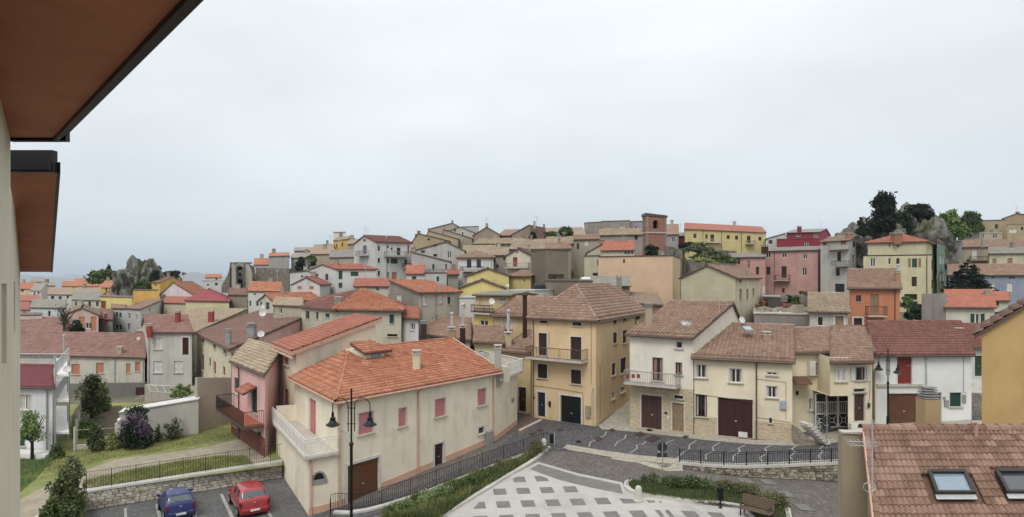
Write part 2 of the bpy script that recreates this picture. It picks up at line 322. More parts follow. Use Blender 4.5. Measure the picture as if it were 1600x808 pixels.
def opening(f, root, cx, cy, w, h, kind, wpx, recess=True, plain=False):
    sur = kind.startswith('+'); kind = kind.lstrip('+')
    a, ya = f.hit(cx-w/2); b, yb = f.hit(cx+w/2); Y = (ya+yb)/2; a, b = min(a, b), max(a, b)
    zc = Z(cy, Y); hh = h*Y/F/2; z0, z1 = zc-hh, zc+hh
    a = max(a, .08); b = min(b, f.L-.08)
    if b-a < .15: return
    near = Y < 62; mid = Y < 85
    D = -.14 if recess else .02
    if recess: f.holes.append((a, b, z0, z1))
    W_, H = b-a, z1-z0; k = kind[0]
    def part(name, mats, mb, par=root): return mb.build(name, mats, par)
    def B(mb, x0, x1, y0, y1, d0, d1, m=0): f.box(mb, a+x0, a+x1, z0+y0, z0+y1, d0+D, d1+D, m)
    fr = .06 if near else .07
    par = None
    if k in 'wocB':
        mb = MB(); t = M['white'] if k in 'w' else (M['brown'] if k in 'B' else M['dark'])
        if k in 'wB':
            for x0, x1, y0, y1 in ((0, fr, 0, H), (W_-fr, W_, 0, H), (fr, W_-fr, 0, fr), (fr, W_-fr, H-fr, H)): B(mb, x0, x1, y0, y1, 0, .05)
            if W_ > .6: B(mb, W_/2-fr*.6, W_/2+fr*.6, fr, H-fr, 0, .055)
            if k == 'w' and W_ > 1.9: B(mb, W_*.25-.03, W_*.25+.03, fr, H-fr, 0, .05); B(mb, W_*.75-.03, W_*.75+.03, fr, H-fr, 0, .05)
        else: B(mb, 0, .03, 0, H, 0, .03)
        par = part('window', t, mb); mb = MB(); B(mb, 0.01, W_-.01, 0.01, H-.01, -.03, .012); part('pane', M['glass'], mb, par)
        if near and k in 'wB' and H > .8:
            mb = MB(); cw_ = W_*(.16+.14*((int(cx*7)) % 3)); B(mb, fr+.01, fr+cw_, fr, H-fr, .012, .02); ct = flat(('a89a90', '8d6a60', 'b5b0a8')[int(cx) % 3], .9); part('curtain', ct, mb, par); mb = MB(); B(mb, W_-fr-cw_*.8, W_-fr-.01, fr, H-fr, .012, .02); part('curtain', ct, mb, par)
    elif k in KC:
        mb = MB(); mt = M[KC[k]]; nl = 2 if W_ > .65 else 1
        lw = W_/nl
        for i in range(nl):
            x = i*lw; g = .012
            if mid:
                st = .07
                for x0, x1, y0, y1 in ((x+g, x+st, 0, H), (x+lw-st, x+lw-g, 0, H), (x+st, x+lw-st, 0, st), (x+st, x+lw-st, H-st, H), (x+st, x+lw-st, H/2-.04, H/2+.04)): B(mb, x0, x1, y0, y1, 0, .06)
                B(mb, x+st, x+lw-st, st, H-st, 0, .02)
                nn = int((H-.2)/(.11 if near else .2))
                for q in range(nn): zz = st+.02+(H-2*st)*q/nn; B(mb, x+st, x+lw-st, zz, zz+.045, .02, .045)
            else: B(mb, x+g, x+lw-g, 0, H, 0, .04)
        par = part('shutter' if H < 2.9 else 'garage_door', mt, mb)
    elif k == 'R':                                    # pulled-down roller shutter
        mb = MB(); mt = M[{'p': 'pink', 'o': 'orange', 'w': 'shutw', 'r': 'red'}[kind[1]]]; nn = max(4, int(H/.07)) if near else 6
        B(mb, 0.01, W_-.01, 0, H, -.02, .02)
        for q in range(nn): zz = H*q/nn; B(mb, 0.02, W_-.02, zz+.008, zz+H/nn*.8, .02, .035)
        par = part('shutter', mt, mb)
    elif k == 'D':                                    # door leaf with panels
        mt = M[{'b': 'woodd', 'k': 'blue', 't': 'tan', 'r': 'dred', 'g': 'sgreen', 'w': 'shutw'}[kind[1]]]; mb = MB(); B(mb, 0.01, W_-.01, 0, H, -.02, .03)
        for x0, x1 in ((.1, W_/2-.05), (W_/2+.05, W_-.1)):
            for y0, y1 in ((.12, .3), (.36, .62), (.68, .95)): B(mb, x0, x1, y0*H, y1*H, .03, .05)
        par = part('door', mt, mb)
        if near: m2 = MB(); B(m2, W_/2+.0, W_/2+.05, H*.46, H*.5, .05, .12); part('handle', M['lgrey'], m2, par)
    elif k == 'G':
        mt = M[{'b': 'garage', 'k': 'black', 'n': 'woodd', 'd': 'dred', 'w': 'shutw'}[kind[1]]]; mb = MB(); B(mb, 0.01, W_-.01, 0, H, -.03, .01)
        if kind[1] in 'b':
            nn = int(H/.1)
            for q in range(nn): zz = H*q/nn; B(mb, .02, W_-.02, zz+.012, zz+H/nn-.01, .01, .035)
        elif kind[1] == 'k':
            for q in range(5): B(mb, .02, W_-.02, H*q/5+.02, H*(q+1)/5-.02, .01, .03)
        else:
            nn = 4
            for q in range(nn): B(mb, W_*q/nn+.015, W_*(q+1)/nn-.015, .03, H-.03, .01, .045)
        par = part('garage_door', mt, mb)
        m2 = MB(); B(m2, W_/2-.04, W_/2+.1, H*.4, H*.43, .04, .08); part('handle', M['lgrey'], m2, par)
    if plain: return par
    if near or sur or (mid and wpx > 8):
        st = M['marble'] if sur else M['stone']
        if H < 2.0 and k not in 'DG':
            mb = MB(); f.box(mb, a-.12, b+.12, z0-.07, z0-.003, -.1, .12); mb.build('sill', st, par if par else root)
        if sur or near:
            t = .16 if sur else .07; mb = MB(); e = .035 if sur else .018
            f.box(mb, a-t, a-.002, z0, z1, -.02, e); f.box(mb, b+.002, b+t, z0, z1, -.02, e); f.box(mb, a-t, b+t, z1+.002, z1+t, -.02, e+.003)
            mb.build('frame', st if sur else M['marble'], par if par else root)
    elif mid and k not in 'DG':
        mb = MB(); f.box(mb, a-.08, b+.08, z0-.07, z0-.003, -.1, .08); mb.build('sill', M['stone'], par if par else root)
    return par
def house(label, L, C, R, ey, roof=('flat',), wall='b9b09c', wallB=None, tile='brown', h=7.0, wins='', group=None, over=.35, dirt=.45, coppi=None, cat='house',
          brickz=None, bal=(), pipes=(), gut=True, name='house', chim=(), ant=(), ze2=0, hipback=True, plinth=None, dish=(), snow=False):
    L, C = Pt(*L), Pt(*C)
    if isinstance(R, tuple): R = Pt(*R)
    else:
        d = C-L; n = np.array([-d[1], d[0]]); n /= np.linalg.norm(n)
        if np.dot(n, C) < 0: n = -n
        q_ = L if L[0] > 0 else (C if C[0] < 0 else None)      # the side walls stay out of sight, as in the photograph
        if q_ is not None: rd = q_/np.linalg.norm(q_); n = rd/max(.5, np.dot(rd, n))
        R = C+n*R
    Dn = L+R-C; q = [L, C, R, Dn]; cen = sum(q)/4; ymin = min(p[1] for p in q); ze = Z(ey, C[1]); zb = ze-h
    CTRL.append((cen[0], cen[1], zb+.3)); CTRL.append((C[0], C[1], zb))
    root = empty(name, (cen[0], cen[1], zb), label, cat, group)
    hz = [ze]*4; rt = roof[0]; planes = []; caps = []; peak = {}
    def p3(p, z): return np.array([p[0], p[1], z])
    def unit(a): return a/np.linalg.norm(a)
    if rt in 'AB':
        o = 0 if rt == 'A' else 1; Q = [q[(o+i) % 4] for i in range(4)]; t = roof[2] if len(roof) > 2 else .5
        if rt == 'A': rp_ = C+(R-C)*t          # the ridge's end that the photo shows
        else: rp_ = C+(L-C)*t
        zr = Z(roof[1], rp_[1]); zback = ze
        r1 = Q[1]+(Q[2]-Q[1])*t; r0 = Q[0]+(Q[3]-Q[0])*t
        if rt == 'B': pass
        sp = unit(Q[2]-Q[1]); al = unit(Q[1]-Q[0]); run = np.linalg.norm(Q[2]-Q[1]); og = over*.6
        if t >= .97: zback = zr
        if t <= .03: hz_front = zr
        up1 = (zr-ze)/(run*max(t, .02)); dn = (zr-zback)/(run*max(1-t, .02)) if t < .97 else 0
        e0, e1 = Q[0]-al*og-sp*over, Q[1]+al*og-sp*over
        pl1 = [p3(e0, ze-up1*over), p3(e1, ze-up1*over), p3(r1+al*og, zr), p3(r0-al*og, zr)]
        if t >= .97:
            pl1[2] = p3(r1+al*og+sp*.25, zr+up1*.25); pl1[3] = p3(r0-al*og+sp*.25, zr+up1*.25)
        if t > .03: planes.append(pl1)
        if t < .97:
            b1, b0 = Q[2]+al*og+sp*over, Q[3]-al*og+sp*over
            planes.append([p3(b1, zback-dn*over), p3(b0, zback-dn*over), p3(r0-al*og, zr), p3(r1+al*og, zr)]); caps.append((p3(r0-al*og, zr), p3(r1+al*og, zr)))
        hh = {o: ze, (o+1) % 4: ze, (o+2) % 4: zback, (o+3) % 4: zback}; hz = [hh[i] for i in range(4)]
        if t <= .03: hz[o] = hz[(o+1) % 4] = zr
        if .03 < t < .97: peak[(o+1) % 4] = (t, zr); peak[(o+3) % 4] = (1-t, zr)
    elif rt == 'pyr':
        Y_ = roof[3]; ap = np.array([(roof[2]-800)/F*Y_, Y_, Z(roof[1], Y_)]); E = []
        for i in range(4):
            a_, b_ = unit(q[i]-q[(i+1) % 4]), unit(q[i]-q[i-1]); E.append(p3(q[i]+(a_+b_)*over, ze-.12))
        planes = [[E[i], E[(i+1) % 4], ap] for i in range(4)]; caps = [(e_, ap) for e_ in E]
    elif rt == 'hip':
        # ridge parallel to the longer side unless told
        ax = roof[3] if len(roof) > 3 else ('A' if np.linalg.norm(C-L) > np.linalg.norm(R-C) else 'B'); o = 0 if ax == 'A' else 1
        Q = [q[(o+i) % 4] for i in range(4)]; tt = roof[4] if len(roof) > 4 else .5; ins = roof[2]
        al = unit(Q[1]-Q[0]); sp = unit(Q[2]-Q[1]); mid1 = Q[1]+(Q[2]-Q[1])*tt; mid0 = Q[0]+(Q[3]-Q[0])*tt
        ln = np.linalg.norm(Q[1]-Q[0]); i0 = min(ins, ln/2-.05); r0, r1 = mid0+al*i0, mid1-al*i0
        if ax == 'B' and not hipback: r1 = mid1
        vis = r0 if ax == 'B' else (r0+r1)/2
        zr = Z(roof[1], vis[1]); E = [Q[0]-(al+sp)*over, Q[1]+(al-sp)*over, Q[2]+(al+sp)*over, Q[3]+(sp-al)*over]
        sl = (zr-ze)/(np.linalg.norm(Q[2]-Q[1])*.5)*over; E = [p3(p, ze-sl) for p in E]; r0, r1 = p3(r0, zr), p3(r1, zr)
        planes = [[E[0], E[1], r1, r0], [E[1], E[2], r1], [E[2], E[3], r0, r1], [E[3], E[0], r0]]
        caps = [(r0, r1), (E[0], r0), (E[1], r1), (E[2], r1), (E[3], r0)]
    faces = [Face(q[i], q[(i+1) % 4], cen) for i in range(4)]; nm = {'A': 0, 'B': 1, 'C': 2, 'D': 3}
    for w_ in [x.split() for x in wins.split(';') if x.strip()]:
        fi = nm[w_[0]]; f = faces[fi]; cx, cy, ww, hh_ = map(float, w_[1:5]); kind = w_[5] if len(w_) > 5 else 'w'
        a, ya = f.hit(cx); top = Z(cy-hh_/2, ya); lim = min(hz[fi], hz[(fi+1) % 4])
        opening(f, root, cx, cy, ww, hh_, kind, ww, recess=top < lim-.03)
    mb = MB()
    for i, f in enumerate(faces):
        a, b = hz[i], hz[(i+1) % 4]; z1 = min(a, b); rect_wall(mb, f.P, f.u, f.n, f.L, zb-1.5, z1, f.holes, m=1 if (i == 1 and wallB) else 0)
        pts = [(0, z1), (f.L, z1)]
        if b > z1+.01: pts.append((f.L, b))
        if i in peak: pts.append((f.L*peak[i][0], peak[i][1]-.02))
        if a > z1+.01: pts.append((0, a))
        if len(pts) > 2: mb.f([f.w(s_, z_) for s_, z_ in pts], 1 if (i == 1 and wallB) else 0)
    wm = plaster(wall, dirt, brickz) if isinstance(wall, str) else wall; wB = (plaster(wallB, dirt) if isinstance(wallB, str) else wallB) if wallB else wm
    mb.build('wall', [wm, wB], root)
    if rt == 'flat':
        mb = MB(); e = .12; P0 = [L, C, R, Dn]; P1 = [p+unit(p-cen)*e for p in P0]; mb.prism(P1, ze, ze+.14); mb.build('roof', M['gutter'] if len(roof) < 2 else M[roof[1]], root)
    else:
        roof_from(planes, root, tile, ymin, caps=caps, coppi=(tile in ('coppi', 'tan')) if coppi is None else coppi)
        if ymin < 72 and gut:
            mb = MB()
            for pl in planes[:(2 if rt == 'hip' else 1)]:
                a, b = np.array(pl[0]), np.array(pl[1]); d = b-a; s_ = np.array([d[1], -d[0], 0]); s_ /= np.linalg.norm(s_)
                if np.dot(s_[:2], a[:2]-cen) < 0: s_ = -s_
                mb.tube([a+s_*.06-[0, 0, .08], b+s_*.06-[0, 0, .08]], .075, 6)
            mb.build('gutter', M['gutter'], root)
        if snow:
            mb = MB()
            for pl in planes[:(2 if rt == 'hip' else 1)]:
                a, b, c = map(np.array, pl[:3]); d = b-a; L_ = np.linalg.norm(d); nn_ = int(L_/.45); up = np.array(pl[-1])-a; up = up-d*np.dot(up, d)/np.dot(d, d); up = up/np.linalg.norm(up)*.22
                mb.tube([a+up+[0, 0, .2], b+up+[0, 0, .2]], .014, 4); mb.tube([a+up+[0, 0, .13], b+up+[0, 0, .13]], .012, 4)
                for k in range(nn_+1): p_ = a+d*k/nn_+up; mb.tube([p_, p_+[0, 0, .24]], .014, 4, cap=False)
            mb.build('snow_guard', M['gutter'], root)
    for i, (px, col) in enumerate(pipes):
        f = faces[0]
        if f.hit(px)[0] > f.L+.01 or f.hit(px)[0] < -.01: f = faces[1]
        s_ = f.hit(px)[0]; mb = MB(); mb.tube([f.w(s_, ze-.1, over*.8), f.w(s_, ze-.45, .1), f.w(s_, zb-.2, .1)], .05, 6); mb.build('downpipe', M[col], root)
    for (fc, x0, x1, yf, dep, hp, rail) in bal: balcony(faces[nm[fc]], root, x0, x1, yf, dep, hp, rail)
    for c in chim: chimney(root, *c)
    if ymin > 85 and rt in 'AB' and not chim and len(planes):
        rr_ = random.Random(label)
        if rr_.random() < .6:
            f_ = rr_.uniform(.2, .8); a_, b_ = (r0, r1); p_ = a_+(b_-a_)*f_; mb = MB(); w_ = rr_.uniform(.45, .7); mb.cbox((p_[0], p_[1]-.4, zr-.8), w_, w_, 1.6); o_ = mb.build('chimney', plaster(rr_.choice(('8f8577', 'a0907a', '9a6a58', 'a9a294')), .5), root); mb = MB(); mb.cbox((p_[0], p_[1]-.4, zr+.82), w_*1.25, w_*1.25, .08); mb.build('cap', M['grey'], o_)
        if rr_.random() < .3:
            f_ = rr_.uniform(.1, .9); p_ = r0+(r1-r0)*f_; mb = MB(); mb.tube([(p_[0], p_[1], zr), (p_[0], p_[1], zr+2.2)], .035, 4); mb.tube([(p_[0]-.5, p_[1], zr+2.1), (p_[0]+.5, p_[1], zr+2.1)], .025, 4); mb.tube([(p_[0]-.35, p_[1], zr+1.8), (p_[0]+.35, p_[1], zr+1.8)], .025, 4); mb.build('antenna', M['lgrey'], root)
    for c in ant: antenna(root, *c)
    for c in dish: dishp(root, *c)
    return root, faces, (zb, ze)
def balcony(f, root, x0, x1, yf, dep, hp, rail='iron'):
    """slab whose front edge bottom shows at pixel row yf; rail height in px"""
    a, ya = f.hit(x0); b, yb = f.hit(x1); a, b = min(a, b), max(a, b); Y = (ya+yb)/2; z = Z(yf, Y-dep*.5); hr = hp*Y/F
    mb = MB(); f.box(mb, a, b, z-.14, z, 0.01, dep); bo = mb.build('balcony', M['stone'], root); mb = MB(); r = .022 if Y < 60 else .03
    P = [f.w(a+.04, z, .04), f.w(a+.04, z, dep-.05), f.w(b-.04, z, dep-.05), f.w(b-.04, z, .04)]
    for i in range(3):
        d = P[i+1]-P[i]; L_ = np.linalg.norm(d); n = max(1, int(L_/(.13 if Y < 60 else .22)))
        mb.tube([P[i]+[0, 0, hr], P[i+1]+[0, 0, hr]], r*1.4, 4); mb.tube([P[i]+[0, 0, .1], P[i+1]+[0, 0, .1]], r, 4)
        for k in range(n+1): q = P[i]+d*k/n; mb.tube([q, q+[0, 0, hr]], r*.55 if k % 8 else r*1.2, 4, cap=False)
    mb.build('railing', M[rail], bo); return bo
def chimney(root, px, yt, yb, wpx, Y, mat='chim', cap='slab'):
    X = (px-800)/F*Y; w = wpx*Y/F; zt, zb = Z(yt, Y), Z(yb, Y); mb = MB(); mt = M[mat] if mat in M else plaster(mat, .4)
    if cap == 'pipe':
        mb.tube([(X, Y, zb-1), (X, Y, zt-.25)], w/2, 8); o = mb.build('flue', mt, root); m2 = MB(); m2.lathe((X, Y, zt-.25), [(w*.4, 0), (w*.75, .02), (w*.7, .14), (0, .25)], 10); m2.build('cap', mt, o); return
    mb.cbox((X, Y, zb-1.0), w, w, zt-.3-zb+1.0); o = mb.build('chimney', mt, root, bevel=.01); m2 = MB()
    for i in range(3 if cap == 'stack' else 1): m2.cbox((X, Y, zt-.32+i*.14), w*(1.2-.03*i), w*(1.2-.03*i), .06)
    if cap != 'stack':
        for sx in (-.38, .38):
            for sy in (-.38, .38): m2.cbox((X+sx*w, Y+sy*w, zt-.27), w*.16, w*.16, .17)
        m2.cbox((X, Y, zt-.1), w*1.25, w*1.25, .07)
    m2.build('cap', M['stone'] if cap == 'slab' else M['grey'], o)
def antenna(root, px, yt, yb, Y):
    X = (px-800)/F*Y; zt, zb = Z(yt, Y), Z(yb, Y); mb = MB(); mb.tube([(X, Y, zb), (X, Y, zt)], .022, 5)
    for j, zz in enumerate((zt-.1, zt-.5)):
        mb.tube([(X-.55, Y-.1, zz), (X+.45, Y+.1, zz)], .012, 4)
        for k in range(6): x = X-.5+k*.18; mb.tube([(x, Y-.25, zz), (x, Y+.25, zz)], .008, 4)
    mb.build('antenna', M['lgrey'], root)
def dishp(root, px, py, dpx, Y, mat='lgrey'):
    X = (px-800)/F*Y; z = Z(py, Y); r = dpx*Y/F/2; mb = MB(); n = np.array([.35, -.85, .35]); n /= np.linalg.norm(n); a = np.cross(n, [0, 0, 1.]); a /= np.linalg.norm(a); b = np.cross(a, n); c0 = np.array([X, Y, z]); rings = []
    for q in range(5):
        t = q/4; rings.append(mb.v(*[c0+(a*math.cos(k*.3927)+b*math.sin(k*.3927))*r*t+n*(r*.25*t*t) for k in range(16)]))
    for q in range(4):
        for k in range(16): mb.F.append((rings[q]+k, rings[q]+(k+1) % 16, rings[q+1]+(k+1) % 16, rings[q+1]+k)); mb.M.append(0)
    mb.tube([c0-b*r, c0+n*r*.9-b*r*.1], .015, 4); mb.tube([c0-n*.02, c0-n*.25, c0-n*.25-[0, 0, r*1.5]], .025, 5); mb.build('satellite_dish', flat('c9c8c4', .5), root)
# ---------------------------------------------------------------- the row along the street (front row)
YH, YHf, _ = house("tall yellow ochre house with iron balcony, black garage door and tiled hip roof", (831, 53.5), (931, 50), (1008, 62), 496, ('hip', 446, 4.5, 'B', .62), hipback=False, wall='d6b787', tile='brown', h=8.9, snow=True, dirt=.3,
      wins="A 848 538 13 35 b;A 900 545 17 37 b;A 847.5 580 15 22 b;A 900 589 16 22 b;A 846 632 12 38 +Dk;A 892 642 32 46 +Gk;B 961 501 5 9 B;B 976 497.5 5 8 B;B 997 495 6 8 B;B 961 528 6 17 b;B 976 526 6 20 b;B 959 577 6 19 b;B 974 571 9 24 b;B 958 618 5 11 w;B 973 608.5 7 9 w;A 849.5 500.5 12 9 B;A 901.5 504 14 10 B",
      bal=[('A', 832, 919, 561, 1.1, 17, 'rust')], pipes=[(834, 'gutter'), (992, 'gutter')])
R1, R1f, _ = house("white house with iron balcony, brick clad lower wall and one skylight, beside the alley", (984, 49.5), (1083, 46.8), (1160, 55), 525, ('A', 473, .76), wall='dbd4c4', tile='brown', h=8.0, snow=True, brickz=4.85, dirt=.25,
      wins="A 1061 539 10 11 w;A 1027.5 577 16 36 B;A 1060.5 576 10 19 B;A 1018 644 32 52 Gn;A 1059.5 652 18 44 Dt;A 1060.5 620.5 14 5 o", bal=[('A', 983, 1064, 600, 1.1, 19, 'grey')], pipes=[], chim=[(1013, 474, 496, 10, 50.5, 'a5957a', 'stack')], ant=[(1124, 450, 500, 51), (1135, 466, 490, 52)])
R2, R2f, _ = house("cream low house with wide dark garage door and brick base under a long tiled roof", (1085, 46.8), (1238, 44.2), (1236, 57), 563, ('A', 509, .55), wall='dfd2b2', tile='brown', h=6.1, snow=True, brickz=2.95, dirt=.25,
      wins="A 1095.5 580 18 21 w;A 1149.5 587 20 22 w;A 1206.5 584 16 5 w;A 1206 612.5 17 18 w;A 1095.5 634 18 34 B;A 1149 653 54 60 Gd;A 1204 657 4 8 o", pipes=[(1182, 'gutter')], chim=[(1197, 517, 542, 10, 48.5, 'a38a72', 'slab')], dish=[(1158.5, 500, 11, 52)])
R3, R3f, _ = house("recessed pale yellow house with an open white shutter above the stone outer stair", (1219, 46.0), (1363, 46.9), 11, 547, ('A', 512, .5), wall='dfd2b0', tile='brown', h=6.3, dirt=.3,
      wins="A 1284 576 23 19 B;A 1267 632 5 18 w", pipes=[])
R4, R4f, _ = house("narrow pale yellow house with dark wood front door, white shutters and front steps", (1325, 44.0), (1362.5, 44.5), 1.6, 568.5, ('flat',), wall='dfd2b0', tile='brown', h=5.9, dirt=.2,
      wins="A 1344 584 15 20 B;A 1343 637 17 43 Db;A 1343 610 18 5 o", pipes=[(1363, 'gutter')])
R5, R5f, _ = house("white house with red upper door and brown roller garage behind the right street lamp", (1364, 47.1), (1518, 47.3), (1480, 57), 551, ('A', 503, .5), wall='d9d9d5', tile='maroon', h=5.6, dirt=.08,
      wins="A 1413.5 579 22 42 r;A 1413 639 49 48 Gb;A 1466 637 9 47 g;A 1493 624.5 18 22 g", pipes=[(1446, 'lgrey')], chim=[(1496, 511, 532, 11, 51, 'a08a7a', 'slab')])
house("small white house with green door above steps, at the right end of the street row", (1500, 52), (1560, 52), 8, 541, ('A', 507, .6), wall='c9c8c0', tile='maroon', h=4.5, wins="A 1529 572 12 32 Dg")
house("near ochre yellow house with plain side wall and dark verge, at the right edge", (1534, 26), (1700, 26), 2.6, 517, ('B', 468, .5), wall='c2a05c', tile='brownd', h=8, over=.3, dirt=.3, gut=False)
# middle, left of the tall yellow house
house("yellow alley house with tall dark red door, left of the tall ochre house", (785, 56.2), (829, 54.6), 8, 549, ('A', 518, .6), wall='cdb57c', tile='brown', h=6.9, snow=True, wins="A 816 624 12 38 Dr;A 827 577 3 18 w;A 807 566 12 10 W", chim=[(820, 458, 512, 7, 58, 'dred', 'pipe'), (794.5, 483, 528, 5, 57, 'lgrey', 'pipe'), (794, 518, 534, 10, 56.6, 'b5a57e', 'slab')])
house("tan house under brown tiles with curved gutter, behind the white roof railing", (742, 57.5), (786, 56.4), 7, 534, ('A', 511, .6), wall='bfae82', tile='brown', h=6, wins="A 752 554 6 12 W;A 768 557 10 14 W;")
house("tan house with barred white window under a broad brown roof left of the hip roof", (772, 62), (832, 60), 8, 493, ('A', 465, .62), wall='c8ae80', tile='brown', h=6, snow=True, wins="A 793 506 13 15 W", ant=[])
house("yellow roof terrace house with dark red parapet and white dish", (740, 64), (771, 62), 5, 489, ('flat',), wall='cdb45c', h=6, wins="A 756 506 13 11 w", bal=[('A', 741, 770, 489, .5, 12, 'dred')], dish=[(768, 471, 10, 61)])
house("pinkish tiled house crowded with flues and a red chimney, behind the cream villa's roof", (666, 68), (735, 62), 9, 530, ('A', 498, .6), wall='b9a890', tile='brown', h=5, chim=[(723, 507, 524, 8, 60, 'dred', 'slab'), (723.5, 473, 508, 4, 60, 'lgrey', 'pipe'), (706, 487, 515, 4, 59, 'lgrey', 'pipe'), (706, 510, 532, 10, 58.5, 'a5856f', 'slab'), (662, 501, 520, 8, 62, 'brown', 'stack')])
house("tan upper storey with flat eave and small window behind the dark red parapet", (743, 70), (800, 68), 6, 461, ('A', 457, .6), wall='c4b07a', tile='grey', h=6, wins="A 785 468 8 7 w")
house("white plastered low house with long pale parapet right of the lower yellow gable", (785, 78), (835, 76), 6, 455, ('flat', 'lgrey'), wall='c9c6bd', h=5)
# ---------------------------------------------------------------- left middle
house("cream house with red shutters, pink side gable and long brown roof with chimneys and dishes", (308, 78), (361, 60), (470, 76), 545, ('A', 498, 1), wall='cfc5a6', wallB='d3a3a0', tile='brownd', h=6, dirt=.25,
      wins="A 317 531 4 9 o;A 335 541 4 8 o;A 350 549 4 8 o;A 317 566 3.5 25 Rr;A 328 566 3 14 o;A 335.5 575 4 20 Rr;A 350 580 4 14 Rr", pipes=[(362, 'gutter')],
      chim=[(357, 514, 540, 7, 62, 'grey', 'stack'), (393, 505, 525, 12, 66, 'grey', 'stack')], dish=[(407.5, 522, 11, 59), (410, 490, 10, 69), (410, 479, 6, 72)])
PK, PKf, _ = house("pink house with green shutters, a terracotta balcony and mossy old tiles", (362, 50), (414, 43), (440, 49.2), 583, ('A', 545, 1), wall='daaaa5', tile='coppi', h=5.7, dirt=.2,
      wins="A 369.5 602 7 24 g;A 397.5 624 9 42 g;A 405 690 6 32 Dk;A 369 660 6 12 o", pipes=[(375, 'gutter')])
house("grey white house with closed white shutters, red loggia door and two red chimneys", (223, 84), (231, 73), (300, 73), 518, ('B', 493, .5), wall='b9b7ae', tile='rust', h=6.2, dirt=.5,
      wins="B 247 537 12 18 W;B 290 541 10 27 +Dr;B 246.5 573.5 14 18 W;B 278.5 573.5 13 18 W", pipes=[(233, 'lgrey')], chim=[(278, 484, 493, 6, 76, '9c3c36', 'slab'), (234, 505, 514, 6, 72.5, '9c3c36', 'slab')])
house("long low weathered house with four orange shutters under a wide brick coloured roof", (20, 77), (226, 74), 9, 557, ('A', 522, .6), wall='bcb7a6', tile='rust', h=4.0, dirt=.6, wins="A 118 577 13 16 Ro;A 156 575 12 16 Ro;A 200.5 575.5 7 15 Ro;A 215 573 8 15 Ro", pipes=[(224, 'lgrey'), (180, 'lgrey')], chim=[(188, 541, 551, 7, 75, 'b3a084', 'slab'), (100, 522, 575, 2.5, 72, 'lgrey', 'pipe')], dish=[(216, 529, 5, 77)])
house("cream house with two windows and red brown roof, behind the long low house", (20, 92), (101, 90), 9, 527, ('A', 497, .7), wall='c0b09c', tile='rust', h=4, wins="A 31 537 9 9 B;A 81.5 534 10 9 B")
house("flat pinkish rooftop room with a dark window strip at the far left", (20, 98), (66, 98), 6, 493, ('flat',), wall='c4aea0', h=3, wins="A 41 501.5 20 4 o")
house("pinkish gabled house with two orange wall panels and white windows", (102, 95), (154, 93), 10, 492, ('B', 481, .5), wall='bd9f93', tile='brown', h=5, wins="A 138 509 9 9 w;A 110 510 10 9 Rr;A 128 506 9 22 Ro;A 146 506 8 22 Ro")
house("grey weathered house with dark brown roof right of the orange panelled gable", (154, 97), (176, 95), 9, 499, ('A', 484, .7), wall='8d8a80', tile='brownd', h=4, wins="A 166 502 4 5 o", chim=[(165, 487, 497, 3, 96, '9c3c36', 'slab')])
house("white two storey house with green windows below the yellow parapet", (174, 108), (196, 106), 9, 482, ('A', 471, .8), wall='bfc0bb', tile='brown', h=5, wins="A 182.5 491 4 7 g;A 188 492 4 7 g;A 182.5 511 4 7 g;A 188 511 4 7 g")
house("white gabled house with brown roof and small balcony, beside the green windowed house", (196, 104), (220, 100), (256, 122), 483, ('A', 469, .9), wall='b9b8b2', tile='brown', h=5.5, wins="A 202 494 4 9 w;A 214 496 3 9 w;A 201 511 5 11 w;B 234 484 2 5 o")
house("big old house under a sprawling pale mossy tile roof", (216, 86), (303, 84), (385, 100), 519, ('A', 483, 1), wall='aba390', tile='coppi', h=5, chim=[(330, 484, 495, 7, 90, '9c3c36', 'slab')])
W6, W6f, _ = house("white house with red metal roof and grey side balconies behind the small green tree", (-40, 47), (82, 46.2), 8, 603, ('A', 572, .5), wall='d0d2d3', tile='seam', h=5.2, dirt=.15, coppi=False,
      wins="A 38.5 628.5 20 24 w;A 34 686 10 22 g", pipes=[(75, 'grey')], dish=[(105, 577, 11, 45)])
